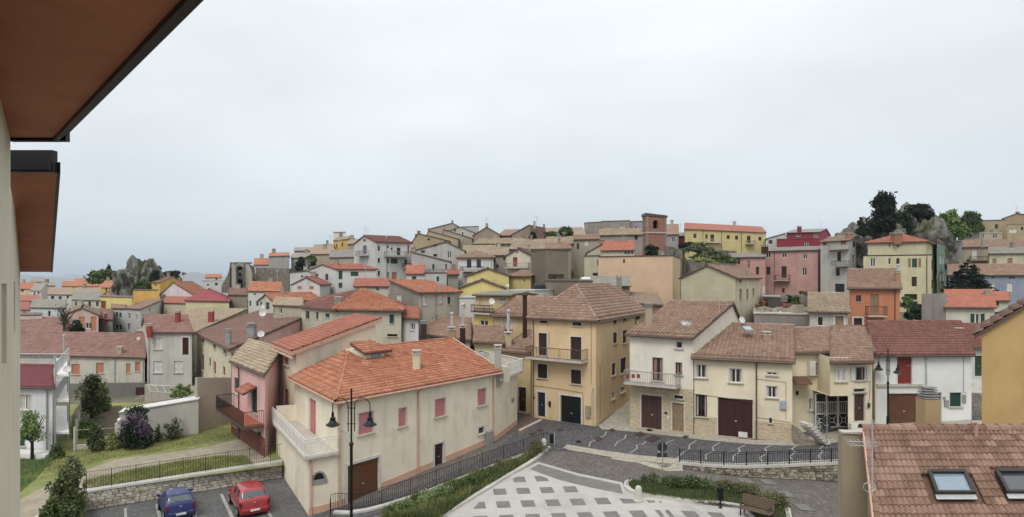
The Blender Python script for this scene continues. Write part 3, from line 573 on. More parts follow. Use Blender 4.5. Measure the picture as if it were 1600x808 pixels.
# ---------------------------------------------------------------- far left quarter, beyond the rock
g0 = "houses of the low quarter far on the left"
FL = [
 ("orange roofed cream house lowest on the far left horizon", (20, 200), (57, 200), 9, 451, ('A', 441, .5), 'c9b78a', 'orange', "A 35 454 4 4 o"),
 ("small grey roofed house standing highest of the far left roofs", (49, 240), (69, 240), 9, 440, ('A', 433, .5), 'b5ada2', 'grey', ""),
 ("white gabled house with grey roof left of the tan roofed one", (47, 165), (64, 160), (80, 175), 454, ('A', 443, .5), 'bfc0bd', 'grey', "A 54 459 3 5 o;A 60 458 3 4 o"),
 ("low white house behind the tan roofed house", (66, 175), (86, 175), 10, 446, ('A', 441, .5), 'bcbcb8', 'grey', ""),
 ("white house with tan roof and two balcony windows", (75, 138), (112, 135), 10, 460, ('A', 449, .5), 'b9bab4', 'tan', "A 82 465 5 5 o;A 94 466 5 6 o;A 106 463 3 6 o"),
 ("long house with orange roof and yellow wall before the green bushes", (97, 182), (157, 180), 10, 447, ('A', 439, .5), 'cdb880', 'orange', "A 138 453 3 4 o;A 149 453 3 4 o"),
 ("peach hip roofed house beside the round bush on the left", (143, 205), (167, 203), 12, 438, ('hip', 432, 4), 'c79c7c', 'orange', ""),
 ("small peach roofed house just left of the peach hip roof", (118, 215), (137, 215), 10, 441, ('A', 435, .5), 'c8a184', 'orange', ""),
 ("bright yellow house with orange roof at the foot of the left rock", (155, 165), (176, 160), (195, 172), 449, ('A', 438, .5), 'd0a552', 'orange', "A 166 453 3 5 o;A 172 453 3 5 o;B 186 453 4 5 o"),
 ("cream house with low red roof at the far left edge", (20, 145), (61, 142), 9, 470, ('A', 461, .5), 'bdb191', 'red', "A 40 474 4 4 o"),
 ("wide white house with pale metal roof and dark skylight box", (48, 110), (103, 108), 11, 481, ('A', 469, .7), 'bfc4c4', 'grey', "A 54 491 4 7 w;A 60 491 4 7 w;A 77 490 4 8 o;A 92 486 4 7 w;A 98 486 4 7 w"),
 ("beige house with red brown roof left of the white metal roof", (20, 120), (47, 118), 9, 484, ('A', 473, .6), 'b3a98e', 'red', "A 38 489 5 4 o"),
 ("cream house with grey roof and doorway in the middle of the left quarter", (113, 128), (158, 124), 10, 469, ('A', 457, .5), 'b7b19e', 'grey', "A 118.5 475 3 6 o;A 125 475 3 6 o;A 140 475 4 8 o;A 152 475 4 7 o"),
 ("tan roofed cream house behind the grey roofed doorway house", (118, 150), (157, 148), 10, 458, ('A', 449, .5), 'b9ab8d', 'tan', "A 150 460 3 3 o"),
 ("house with brown roof and yellow gable in front of the rock", (158, 145), (178, 140), (200, 155), 463, ('B', 455, .5), 'c8a552', 'brown', "A 165 461 3 4 o"),
 ("yellow house with maroon roof right of the left rock", (236, 142), (250, 138), (284, 150), 441, ('A', 432, .6), 'd2ab3d', 'maroon', "A 243 445 3 3 o"),
 ("white gabled house with orange roof next to the yellow and maroon one", (250, 128), (303, 122), (330, 138), 461, ('B', 441, .6), 'c4bfc0', 'orange', "A 257 463 5 7 w"),
 ("house with vivid crimson hip roof and yellow wall", (290, 110), (358, 106), 14, 470, ('hip', 453, 5), 'c9bd8c', 'crim', ""),
 ("low house with orange red roof left of the crimson roof", (257, 118), (300, 114), 11, 474, ('A', 462, .6), 'bfb096', 'red', ""),
 ("deep yellow blank walled house below the left rock", (208, 128), (247, 126), 5, 454, ('flat',), 'd0a038', 'brown', ""),
 ("lemon yellow house with long sloping parapet and red end wall", (157, 118), (207, 110), 6, 466, ('flat',), 'd1c264', 'brown', "A 161 476 9 12 Rr"),
 ("white house with orange roof terrace left of the church ruin", (316, 152), (352, 150), 8, 439, ('flat', 'lgrey'), 'bcbfbf', 'orange', "A 338 444 5 4 o;A 325 445 3 3 o"),
 ("small orange roofed upper house left of the church ruin", (321, 158), (346, 158), 8, 433, ('A', 428, .5), 'c2bdb4', 'orange', "A 338 436 3 3 o"),
 ("grey stone shed with dark brown roof below the church ruin", (357, 116), (386, 113), 9, 461, ('A', 451, .6), '8f8878', 'brownd', ""),
]
for lb, L, C, R, ey, rf, wl, tl, wi in FL: house(lb, L, C, R, ey, rf, wall=wl, tile=tl, wins=wi, h=6, group=g0, over=.3, dirt=.3)
# ---------------------------------------------------------------- the slope between the church ruin and the white block
g1 = "houses climbing the slope left of the tower"
SL = [
 ("tall grey box house with small orange roof above the stone terrace wall", (420, 142), (452, 138), 9, 399, ('A', 394, .5), '9c9a94', 'orange', 8, "A 424 425 3 6 o"),
 ("white house with orange roof and three upright windows, beside the tall grey box", (397, 146), (421, 144), 9, 413, ('A', 403, .6), 'b8b3a8', 'orange', 8, "A 402 421 2 6 o;A 408 421 2 6 o;A 414 421 2 6 o"),
 ("pale house with flat white roof edge behind the dark trees", (455, 145), (490, 142), 9, 402, ('A', 395, .7), 'b9bab4', 'grey', 7, ""),
 ("tan house with sloping roof right of the dark trees", (485, 140), (522, 138), 9, 396, ('A', 388, .6), 'a39682', 'tan', 6, "A 494 406 3 5 o"),
 ("stone house with tan roof just left of the white block's gable", (515, 128), (556, 125), 9, 401, ('A', 391, .6), 'a19a8c', 'grey', 6, "A 528 404 3 6 w"),
 ("low stone walled house with rusty roof under the yellow house", (490, 155), (521, 152), 9, 389, ('A', 381, .6), 'a08f7a', 'tan', 5, "A 498 393 3 3 o"),
 ("golden yellow house with two small windows on the ridge of the slope", (521, 158), (543, 152), (558, 162), 373, ('A', 368, .4), 'cda546', 'tan', 6, "A 526 384 2 5 o;A 535 382 3 6 o"),
 ("small white rooftop room behind the golden yellow house", (521, 166), (540, 165), 6, 363, ('flat',), 'c5c6c4', 'grey', 3, ""),
 ("tan roof house between the golden house and the white block", (543, 148), (572, 146), 8, 380, ('A', 373, .6), '9b8f7c', 'tan', 4, ""),
 ("low grey hut lying left of the golden house", (460, 160), (500, 158), 8, 391, ('A', 386, .6), 'aaa498', 'grey', 5, ""),
 ("orange roofed house with long eave above the crimson roof", (388, 102), (440, 98), 10, 455, ('A', 441, .6), 'bfbfb6', 'orange', 5, "A 398 460 4 5 w;A 391 474 3 8 g;A 402 474 4 8 g"),
 ("white gabled house with dark door and spreading orange roof", (405, 90), (427, 86), (500, 92), 470, ('B', 459, .5), 'c0bca8', 'orange', 5, "A 408 476 3 8 g;A 418 478 6 11 g"),
 ("small house with crumbling pale tiles and one white window", (427, 80), (473, 77), 8, 478, ('A', 467, .6), 'aea58e', 'coppi', 5, "A 438.5 486 4 9 w;A 428 486 2 5 o"),
 ("small white gable with two orange shutters and orange red roof", (456, 96), (500, 93), (516, 103), 444, ('B', 433, .5), 'c0bfbb', 'red', 6, "A 468 450 6 5 Ro;A 487 450 7 5 Ro"),
 ("white house with green shutters, small balcony and low red roof", (485, 108), (525, 103), (588, 104), 420, ('B', 413, .5), 'c1c1be', 'red', 7, "A 510.5 433 5 10 g;A 495 430 5 4 g;B 532 430 6 13 g;B 554 428 12 7 g;B 532 446 6 8 g"),
 ("low white annex left of the green shuttered house", (453, 112), (485, 108), 7, 425, ('B', 423, .2), 'bdbcb6', 'brownd', 5, "A 472 432 4 3 o"),
 ("orange roofed house squeezed between the grey block and the green shutters", (553, 96), (607, 94), 10, 447, ('A', 436, .6), 'bab5a4', 'red', 4, "A 590 452 4 4 o"),
]
for lb, L, C, R, ey, rf, wl, tl, hh, wi in SL: house(lb, L, C, R, ey, rf, wall=wl, tile=tl, wins=wi, h=hh, group=g1, over=.3, dirt=.35)
house("large white block of flats with gable balcony and red shutters at its foot", (553, 122), (587, 114), (643, 118), 377, ('B', 368, .5), wall='c2c1bd', tile='maroon', h=9, group=g1, over=.3,
      wins="A 570 375.5 4 4 o;A 570 390 6 13 o;B 592 388 3.5 8 o;B 592 407 3.5 8 o;B 592 427 3.5 8 o;B 606 386 3 4 o;B 612 389 3 4 o;B 623 393 6 12 o;B 606 408 4 7 g;B 616 408 11 8 g;B 606 431 4.5 11 Ro;B 616 431 8 11 Ro;B 638 390 2.5 13 o;B 634 410 4 8 o",
      bal=[('A', 562, 577, 399, 1.0, 7, 'grey'), ('B', 600, 634, 400, 1.0, 7, 'grey'), ('B', 628, 642, 418, 1.0, 6, 'iron')], pipes=[(604, 'grey')], ant=[(571, 353, 366, 120), (575, 357, 366, 120)], chim=[(604, 368, 374, 3, 118, '9a9186', 'slab')])
house("cream and maroon half of the two toned roof house, with three green shutters", (471, 76), (523, 68), 11, 483, ('pyr', 452, 566, 75), wall='b8b29c', tile='maroon', h=4.8, wins="A 480.5 492 6 12 g;A 495.5 493 4 11 g;A 511.5 493 7 6 g", chim=[(529, 463, 474, 9, 70, '8f8577', 'slab')], group=g1)
house("patchy orange pyramid roofed house with one green shutter", (523.2, 68), (627, 66), 14, 483, ('pyr', 451.5, 567, 75), wall='b9b29c', tile='orange', h=5, coppi=True, dirt=.5, wins="A 612 498.5 7 14 g;A 613 524 16 4 o", group=g1)
house("grey plastered house with orange tiles and closed white shutters", (609, 88), (655, 72), (720, 76), 457, ('B', 438, 1), wall='8f8a80', wallB='b0aa99', tile='orange', coppi=True, h=6, dirt=.5,
      wins="A 623 467 8 13 W;A 648 483 4 9 W;B 663.5 470 7 14 W;B 681.5 468 3 13 W;B 689 467.5 5 12 W;B 701.5 469.5 4.5 11 B;B 682 498 4 11 w;B 675 503 4 14 Dw", pipes=[(658, 'grey'), (680, 'grey')], chim=[(657, 446, 457, 4, 73, 'grey', 'slab'), (688.5, 441, 454, 4, 76, 'grey', 'slab')], group=g1)
house("little white house with red roof tucked beside the patchy pyramid roof", (627, 67), (654, 65), 8, 497, ('A', 481, .6), wall='c6c5c3', tile='red', h=4.5, wins="A 644.5 510.5 7 11 w", pipes=[(626, 'grey')], group=g1)
house("grey house with long sloping roofline right of the white block", (643, 114), (726, 112), 10, 391, ('B', 377, .35), wall='acaaa4', tile='brown', h=8, group=g1, wins="A 680 383.5 6 3 o;A 661 393 6 4 o;A 680 399 6 4 o;A 702 398 6 11 w;A 672 408 3 3 Rr")
house("grey wedge shaped house before the long sloping roofline", (643, 104), (703, 101), 8, 408, ('B', 393, 1), wall='a8a69f', tile='brown', h=6.5, group=g1, wins="A 677 418 3 10 o;A 697 417 2.5 9 o;A 697 436 2.5 9 o", bal=[('A', 672, 695, 427, 1, 6, 'grey')])
house("tiny white house with bright orange red roof below the wedge house", (635, 98), (662, 96), 6, 427, ('A', 415, .7), wall='c0bfba', tile='vorange', h=4, group=g1, wins="A 647 434.5 7 5 g")
house("white terraced house with dark door right of the tiny orange red roof", (662, 96), (698, 95), 6, 427, ('flat',), wall='bab9b4', h=4, group=g1, wins="A 684 436 4 8 g;A 697 433 2 8 o")
house("white house with brown hip roof and two doors onto an iron balcony", (716, 100), (771, 98), 10, 401, ('hip', 393, 4), wall='c3c2be', tile='brown', h=7.5, group=g1, wins="A 733 412 7 13 o;A 748 412 7 13 o", bal=[('A', 723, 757, 423, 1.1, 6, 'iron')], pipes=[(768, 'grey')])
house("small brick roofed shed between the wedge house and the yellow gables", (700, 92), (716, 92), 7, 428, ('A', 422, .6), wall='8e8a80', tile='red', h=5, group=g1)
house("upper yellow gabled house with dark verge", (730, 88), (795, 85), 12, 430, ('B', 419, .5), wall='cdbb6b', tile='brown', h=6, group=g1, dirt=.3)
house("lower yellow gabled house with pale brown verge", (720, 81), (787, 78), 12, 449, ('B', 437, .5), wall='ccb966', tile='tan', h=5, group=g1, dirt=.25, dish=[(793, 446, 5, 77)])
house("white walled outhouse at the foot of the lower yellow gable", (718, 74), (752, 73), 6, 466, ('flat', 'lgrey'), wall='bfbdb6', h=4, group=g1, wins="A 725 477 4 5 Rr")
house("yellow house with a small white window right of the upper yellow gable", (795, 89), (829, 88), 8, 431, ('A', 423, .7), wall='cdbb68', tile='brown', h=6, group=g1, wins="A 819 439 3 6 w")
house("cream gabled house with red shuttered door and wide balcony", (791, 97), (829, 96), 10, 398, ('B', 388, .5), wall='c3b9a4', tile='brownd', h=7, group=g1, wins="A 805 409.5 7 15 Rr;A 808 394 2.5 2.5 o", bal=[('A', 791, 828, 418, 1.0, 7, 'grey')])
# ---------------------------------------------------------------- skyline
g2 = "old houses along the skyline"
SK = [
 ("tan grey gabled house on top of the skyline left of centre", (672, 168), (722, 166), 12, 356, ('B', 348, .3), 'a09786', 'tan', 5, "A 700 361 3 3 o"),
 ("pale grey flat roofed house touching the skyline top house", (721, 170), (748, 168), 8, 354, ('flat',), 'a9a9a6', 'grey', 5, ""),
 ("white gabled house below the skyline top house", (694, 158), (741, 155), 10, 363, ('B', 354, .5), 'aaa8a3', 'tan', 5, "A 711 360 3 4 o;A 723 365 3 6 w"),
 ("tan wedge house with two small windows, left end of the skyline", (644, 142), (702, 140), 10, 376, ('B', 364, .85), 'a8946f', 'tan', 4, "A 650 368 3 4 o;A 670 374 4 3 o"),
 ("tan wedge house with sloping old tiles behind the two windowed wedge", (664, 148), (716, 146), 10, 373, ('B', 360, .9), 'a6967c', 'tan', 4, ""),
 ("third tan wedge house stepping down below the white gable", (688, 150), (738, 148), 9, 372, ('B', 358, .9), '9f927b', 'tan', 4, ""),
 ("brown gabled house on the skyline with long roof to the right", (740, 145), (781, 143), 10, 366, ('B', 354, .5), '92816e', 'brown', 5, ""),
 ("brown house with two white windows between the skyline gables", (779, 150), (802, 149), 8, 367, ('A', 358, .7), '8f7f6d', 'brown', 5, "A 785 373 4 4 w;A 796 373 4 4 w"),
 ("brown shed like house rising to the right with dark verge", (800, 143), (830, 141), 9, 365, ('B', 351, .1), '8f7e6b', 'brownd', 5, "A 816 372 6 6 w"),
 ("long old stone house with mossy tiles and three slit windows", (740, 134), (810, 132), 8, 380, ('A', 373, .6), '8c7b67', 'coppi', 4, "A 751 383 4 2 w;A 767 383 5 2 w;A 791 383 5 2 w;A 733 381 5 2 w"),
 ("broken tile roofed house below the long old stone house", (722, 122), (775, 120), 10, 398, ('A', 384, .7), '978872', 'coppi', 4, ""),
 ("old stone house with dark openings behind the cream balcony gable", (770, 108), (794, 107), 8, 398, ('A', 387, .7), '8f887a', 'coppi', 5, "A 773 402 3 4 o;A 788 402 3 8 b;A 777 416 4 5 o"),
 ("wide mossy roofed barn behind the cream balcony gable", (795, 128), (872, 126), 10, 388, ('A', 374, .7), '8d7f6c', 'coppi', 5, ""),
 ("long pale house with tan roof on the skyline behind the trees", (835, 155), (912, 152), 10, 361, ('A', 355, .6), 'a9a69d', 'tan', 5, ""),
 ("brown roofed house with dark loggia right of the wide barn", (853, 116), (892, 114), 9, 388, ('A', 380, .7), '8d8270', 'brown', 5, "A 863 391 4 4 w;A 872 391 4 4 o;A 881 391 5 6 o"),
 ("old house with red tinted tiles behind the loggia house", (855, 130), (900, 128), 9, 380, ('A', 370, .7), '93836f', 'coppi', 4, ""),
 ("stone house with brown shutter and white blind, left of the orange red roof", (897, 120), (937, 118), 10, 373, ('A', 367, .6), '98907f', 'brown', 6, "A 903 385 4 9 b;A 916 380 6 7 W"),
 ("grey flat topped house on the skyline right of the trees", (913, 155), (940, 152), 8, 347, ('flat',), '918980', 'grey', 5, "A 930 356 4 2 w"),
 ("tall grey flat topped house left of the bell tower", (940, 151), (984, 149), 8, 345, ('flat',), '90877c', 'grey', 6, "A 951 355 5 3 w;A 971 355.5 5 4 W", ),
 ("lilac grey flat topped house touching the bell tower", (984, 150), (1005, 149), 8, 346, ('flat',), '958b92', 'grey', 6, "A 993.5 356 4 4 w"),
 ("old tan house with low tile roof right of the skyline trees", (886, 142), (914, 141), 9, 366, ('A', 360, .7), '958b79', 'tan', 5, ""),
 ("stone fronted house with long mossy roof left of the bell tower", (937, 133), (1003, 131), 8, 366, ('A', 358, .6), '958d82', 'coppi', 7, "A 994 371 5 7 b;A 974 372 5 2 o"),
 ("grey lilac house with white window right of the bell tower", (1041, 146), (1060, 145), 9, 365, ('A', 350, .6), '95918e', 'brown', 6, "A 1052 374 6 8 w"),
 ("small dark red house between the lilac house and the long yellow house", (1060, 152), (1072, 151), 8, 368, ('A', 363, .6), '8a3238', 'grey', 5, ""),
 ("small house with orange red hip roof and wide white window", (940, 104), (991, 102), 10, 390, ('A', 377, .6), 'c1b69e', 'vorange', 5, "A 969 392 4 3 o;A 978 393.5 4 7 o;A 983 393.5 3 7 o;A 988 393.5 3 7 o"),
 ("pale stone house with steep mossy lean-to roof left of the orange red roof", (917, 108), (941, 106), 9, 393, ('B', 381, .02), 'b0a88f', 'coppi', 5, ""),
 ("pale lime washed house beside the salmon wall", (913, 98), (937, 96), 8, 400, ('flat',), 'b9b294', 'grey', 8, "A 934 410 2 9 o;A 930 431 8 9 o"),
]
for lb, L, C, R, ey, rf, wl, tl, hh, wi in SK: house(lb, L, C, R, ey, rf, wall=wl, tile=tl, wins=wi, h=hh, group=g2, over=.3, dirt=.45)
# ---------------------------------------------------------------- centre and right middle distance
house("huge blank salmon walled building below the bell tower", (935, 93), (1051, 88), (1063, 101), 400, ('flat',), wall='cfad8c', wallB='cdb584', h=8, dirt=.12, wins="A 975 408 3 6 b")
house("grey brown bare rendered building with a long dark window", (830, 90), (852, 85), (888, 89), 390, ('flat',), wall='75695c', wallB='877a68', h=7, dirt=.4, wins="B 869 432 25 7 o")
house("flat brown terrace building behind the ochre hip roof", (851, 82), (926, 76), 9, 440, ('flat',), wall='7b6f60', h=5, dirt=.4)
house("small building with weathered grey roof and tall chimney before the salmon wall", (925, 82), (984, 80), 8, 446, ('A', 433, .7), wall='877c6d', tile='grey', h=5, chim=[(967.5, 430, 458, 7, 78, '8d8270', 'slab'), (948, 444, 456, 8, 77, 'lgrey', 'slab')])
house("low tan tiled lean-to between the ochre hip roof and the salmon wall", (968, 76), (1035, 68), 8, 476, ('A', 459, .8), wall='a08e74', tile='tan', h=4)
house("beige gabled house with three tall shuttered windows on its side", (1064, 79), (1149, 73), (1187, 85), 433, ('B', 414, .5), wall='bcb392', wallB='c8bf9f', tile='brown', h=7.2, dirt=.35,
      wins="B 1157.5 460 4 17 t;B 1168 459.5 3.5 16 t;B 1177.5 456 3 11 t;B 1157 439 3.5 5 o;B 1181 491 3 5 o", pipes=[(1150, 'lgrey')], chim=[(1169.5, 419, 430, 5, 80, 'a0907a', 'slab')], ant=[(1170, 405, 420, 80)])
house("long pink building with rows of windows and a small central balcony", (1192, 129), (1278, 122), (1307, 136), 390, ('A', 385, .5), wall='bd8f86', wallB='b38c7c', tile='grey', h=10.2, dirt=.35,
      wins="A 1200.5 399 7 7 w;A 1225.5 399 7 7 w;A 1258 401 7 7 w;A 1200.5 423 6 12 b;A 1225 425 8 18 b;A 1257 424.5 7 12 w;A 1252.5 463 8 16 b;A 1272 466 8 14 b;A 1224 454 4 7 o;B 1300.5 404 3 8 o;B 1300 426 3 10 t", bal=[('A', 1212, 1235, 438, 1.1, 8, 'rust')], pipes=[(1210, 'gutter')], chim=[(1195, 383, 388, 8, 125, 'dred', 'slab')])
house("pink lower wing with flat eaves left of the long pink building", (1135, 125), (1196, 121), 10, 401, ('A', 396, .7), wall='bc8d84', tile='grey', h=8, dirt=.3, wins="A 1154.5 408 3.5 10 b;A 1170 413 3 13 b;A 1183.5 423 5 12 b;A 1196 452 10 14 Gw")
house("long yellow house with red roof, open shutters and small balconies on the ridge", (1070, 148), (1197, 160), 13, 363, ('A', 354, .6), wall='cfbf7a', tile='red', h=6.2, dirt=.2,
      wins="A 1086 368.5 5 7 o;A 1104 369.5 4 7 o;A 1113 372 6 11 b;A 1138 370.5 5 6 b;A 1151 371.5 5 6 b;A 1170 374 6 11 b;A 1187.5 373 5 6 b", bal=[('A', 1102, 1125, 379, 1, 5, 'stone'), ('A', 1164, 1177, 381, 1, 5, 'grey')], pipes=[(1098, 'red'), (1127, 'red'), (1158, 'red')], ant=[(1197, 353, 362, 160)])
house("crimson building with flat roof and one white window", (1214, 150), (1271, 147), 8, 373, ('flat',), wall='8c2c42', h=6, dirt=.15, wins="A 1260 382 6 7 w")
house("crimson upper storey with magenta gable and grey roof", (1229, 158), (1280, 155), (1297, 168), 362, ('A', 357, .6), wall='8f2f40', wallB='ab3a5a', tile='grey', h=5, wins="A 1247 367 7 6 w;A 1275 367 7 8 w", chim=[(1249, 353, 359, 5, 157, '8a3038', 'slab')], ant=[(1283, 347, 358, 160)])
house("white and grey lean-to house left of the crimson building", (1198, 158), (1230, 155), 8, 371, ('B', 364, .1), wall='b5b5b3', tile='grey', h=6, wins="A 1204 378 6 6 o")
house("tall whitewashed house with stacked balconies beside the long pink building", (1282, 119), (1327, 113), (1346, 126), 375, ('A', 368, .6), wall='b6b3ac', tile='brown', h=11, dirt=.35,
      wins="A 1318 379 8 7 Rr;A 1289 380 6 7 Rr;A 1311 401 6 15 o;A 1309 425 6 12 o;A 1312 450 15 13 o;B 1334 381 3 10 o;B 1334 404 3.5 11 o", bal=[('A', 1296, 1327, 389, 1.1, 7, 'grey'), ('A', 1306, 1327, 415, 1.1, 7, 'iron')], chim=[(1327, 363, 369, 8, 116, 'a56b5c', 'slab')])
house("big cream yellow building with cornice, terrace storey and a diamond ornament", (1356, 101), (1447, 97), (1463, 110), 376, ('hip', 366, 5), wall='bcb491', wallB='c0b78f', tile='red', h=10, dirt=.3,
      wins="A 1390 382 5 9 w;A 1403 382 5 9 w;B 1457 414 3 14 g;B 1457 444 3 14 g", chim=[(1401, 363, 372, 12, 99, '9a6a50', 'slab')])
S8, S8f, _ = house("lower front storeys of the cream yellow building with dark cornice and green glazed window", (1349, 95), (1455, 91.5), 3.0, 399, ('flat', 'brown'), wall='c1b991', h=8, dirt=.3,
      wins="A 1364 410 8 13 w;A 1390 408.5 5 10 w;A 1403 408.5 5 10 b;A 1429 411 8 14 g;A 1428.5 440 8 15 b;A 1423 464 20 9 o;A 1421 411 4 14 t;A 1437 411 4 14 t", pipes=[(1448, 'brown')])
house("narrow green house with white balconies behind the cream yellow building", (1464, 104), (1479, 118), 9, 384, ('A', 380, .5), wall='6f8f7c', tile='brownd', h=10, wins="A 1470 405 3 14 w;A 1474 406 2 14 w;A 1470 433 3 14 w;A 1474 432 2 14 w")
house("white terraced house with roof windows right of the narrow green house", (1468, 132), (1503, 130), 8, 377, ('flat', 'lgrey'), wall='b9bab9', h=8, wins="A 1475 383 4 4 o;A 1485 383 4 4 o;A 1490.5 400 4 14 o")
house("brown stone house edge before the white terraced house", (1479, 124), (1488, 122), 8, 387, ('flat',), wall='8d7a6c', h=8)
house("tan building with long brown roof and a closed white shutter", (1505, 134), (1610, 130), 9, 384, ('A', 374, .6), wall='a39678', tile='brown', h=6, wins="A 1523 397 8 14 W", bal=[('A', 1514, 1545, 406, 1, 5, 'iron')], chim=[(1535, 372, 379, 3, 131, 'grey', 'slab')])
house("pale building with white metal roof edge and two shuttered windows", (1546, 122), (1620, 120), 8, 395, ('A', 386, .6), wall='bcb396', tile='grey', h=6, wins="A 1553.5 408 6 8 t;A 1578 408 8 9 t")
house("blue walled house with long brown roof behind the dark cedar", (1482, 104), (1620, 100), 10, 429, ('A', 413, .7), wall='8894a6', tile='brown', h=6, dirt=.25, wins="A 1551.5 433 5 4 o;A 1581 433 10 5 o;A 1551 448 7 13 W;A 1578 449 9 14 W")
house("white house with vivid orange tiles and green open shutters", (1478, 71), (1554, 70), 8, 479, ('A', 454, .8), wall='c3c0ae', tile='vorange', h=5, wins="A 1519.5 498 6.5 15 g;A 1527.5 498 6 15 w;A 1535.5 498 6.5 15 g;A 1534 481.5 25 1.5 o", chim=[(1541.5, 451, 464, 6, 74, '9a9080', 'slab')])
house("small orange roofed annex at the right of the vivid orange tiles", (1545, 76), (1576, 76), 7, 469, ('A', 457, .7), wall='c2bfa9', tile='vorange', h=5, wins="A 1557 474 8 8 o;A 1558 491 8 7 o")
house("orange rendered house with tan balcony door and gabled dormer", (1327, 68), (1406, 67), 9, 449, ('A', 421, .75), wall='c4784f', tile='brown', h=7.4, dirt=.25, wins="A 1341.5 466.5 8 10 B;A 1366.5 475 13 31 t;A 1340.5 507 13 20 +Dr", bal=[('A', 1352, 1382, 493, .9, 14, 'rust')], pipes=[(1398, 'gutter')], chim=[(1403, 412, 424, 3.5, 70, 'lgrey', 'pipe'), (1402, 422, 443, 7, 68.5, 'a87c60', 'slab')])
house("little white house with rough pale old tiles and tan door", (1265, 63), (1325, 62), 9, 486, ('A', 459, .75), wall='b5b2a8', tile='coppi', h=3.6, wins="A 1282 502 10 15 w;A 1311.5 505 13 22 +Dt", dirt=.4)
house("unfinished grey block terrace with rubble on top", (1178, 70), (1263, 68), 11, 492, ('flat', 'stone'), wall='85807a', h=3, dirt=.5)
house("dark tumbledown shed on the rubble terrace", (1191, 84), (1220, 82), 5, 465, ('flat', 'grey'), wall='5f5a52', h=3, wins="A 1197 476 6 16 Dr")
g3 = "tan houses at the top right"
for lb, L, C, R, ey, rf, wl, tl, hh, wi in [
 ("tan upper house at the right edge of the skyline, under dark verge", (1567, 158), (1640, 155), 10, 339, ('B', 333, .7), '9c8a66', 'brownd', 7, "A 1571 345 3 3 w;A 1583 356 12 3 w"),
 ("cream terraced house with pale balcony slabs left of the tan upper house", (1530, 150), (1568, 148), 9, 344, ('flat',), 'a39570', 'grey', 8, "A 1549 363 5 8 w;A 1557 354 5 7 o;A 1536 367 5 7 w"),
 ("grey house with sloping roof beside the light green trees", (1504, 152), (1531, 148), 9, 357, ('B', 351, .8), '918d82', 'grey', 6, "A 1516 369 3 5 o;A 1511 369 2 5 o"),
 ("pale ochre house with bay window at the far right edge", (1574, 146), (1640, 144), 8, 350, ('flat', 'tan'), 'a69871', 'grey', 7, "A 1583 361 12 6 W;A 1597 357 4 5 b"),
 ("tan house with long white balcony below the terraced house", (1531, 142), (1566, 141), 4, 364, ('flat', 'lgrey'), 'a99d7e', 'grey', 5, "A 1536 369 6 8 w;A 1555 369 7 7 w"),
]: house(lb, L, C, R, ey, rf, wall=wl, tile=tl, wins=wi, h=hh, group=g3, over=.3)
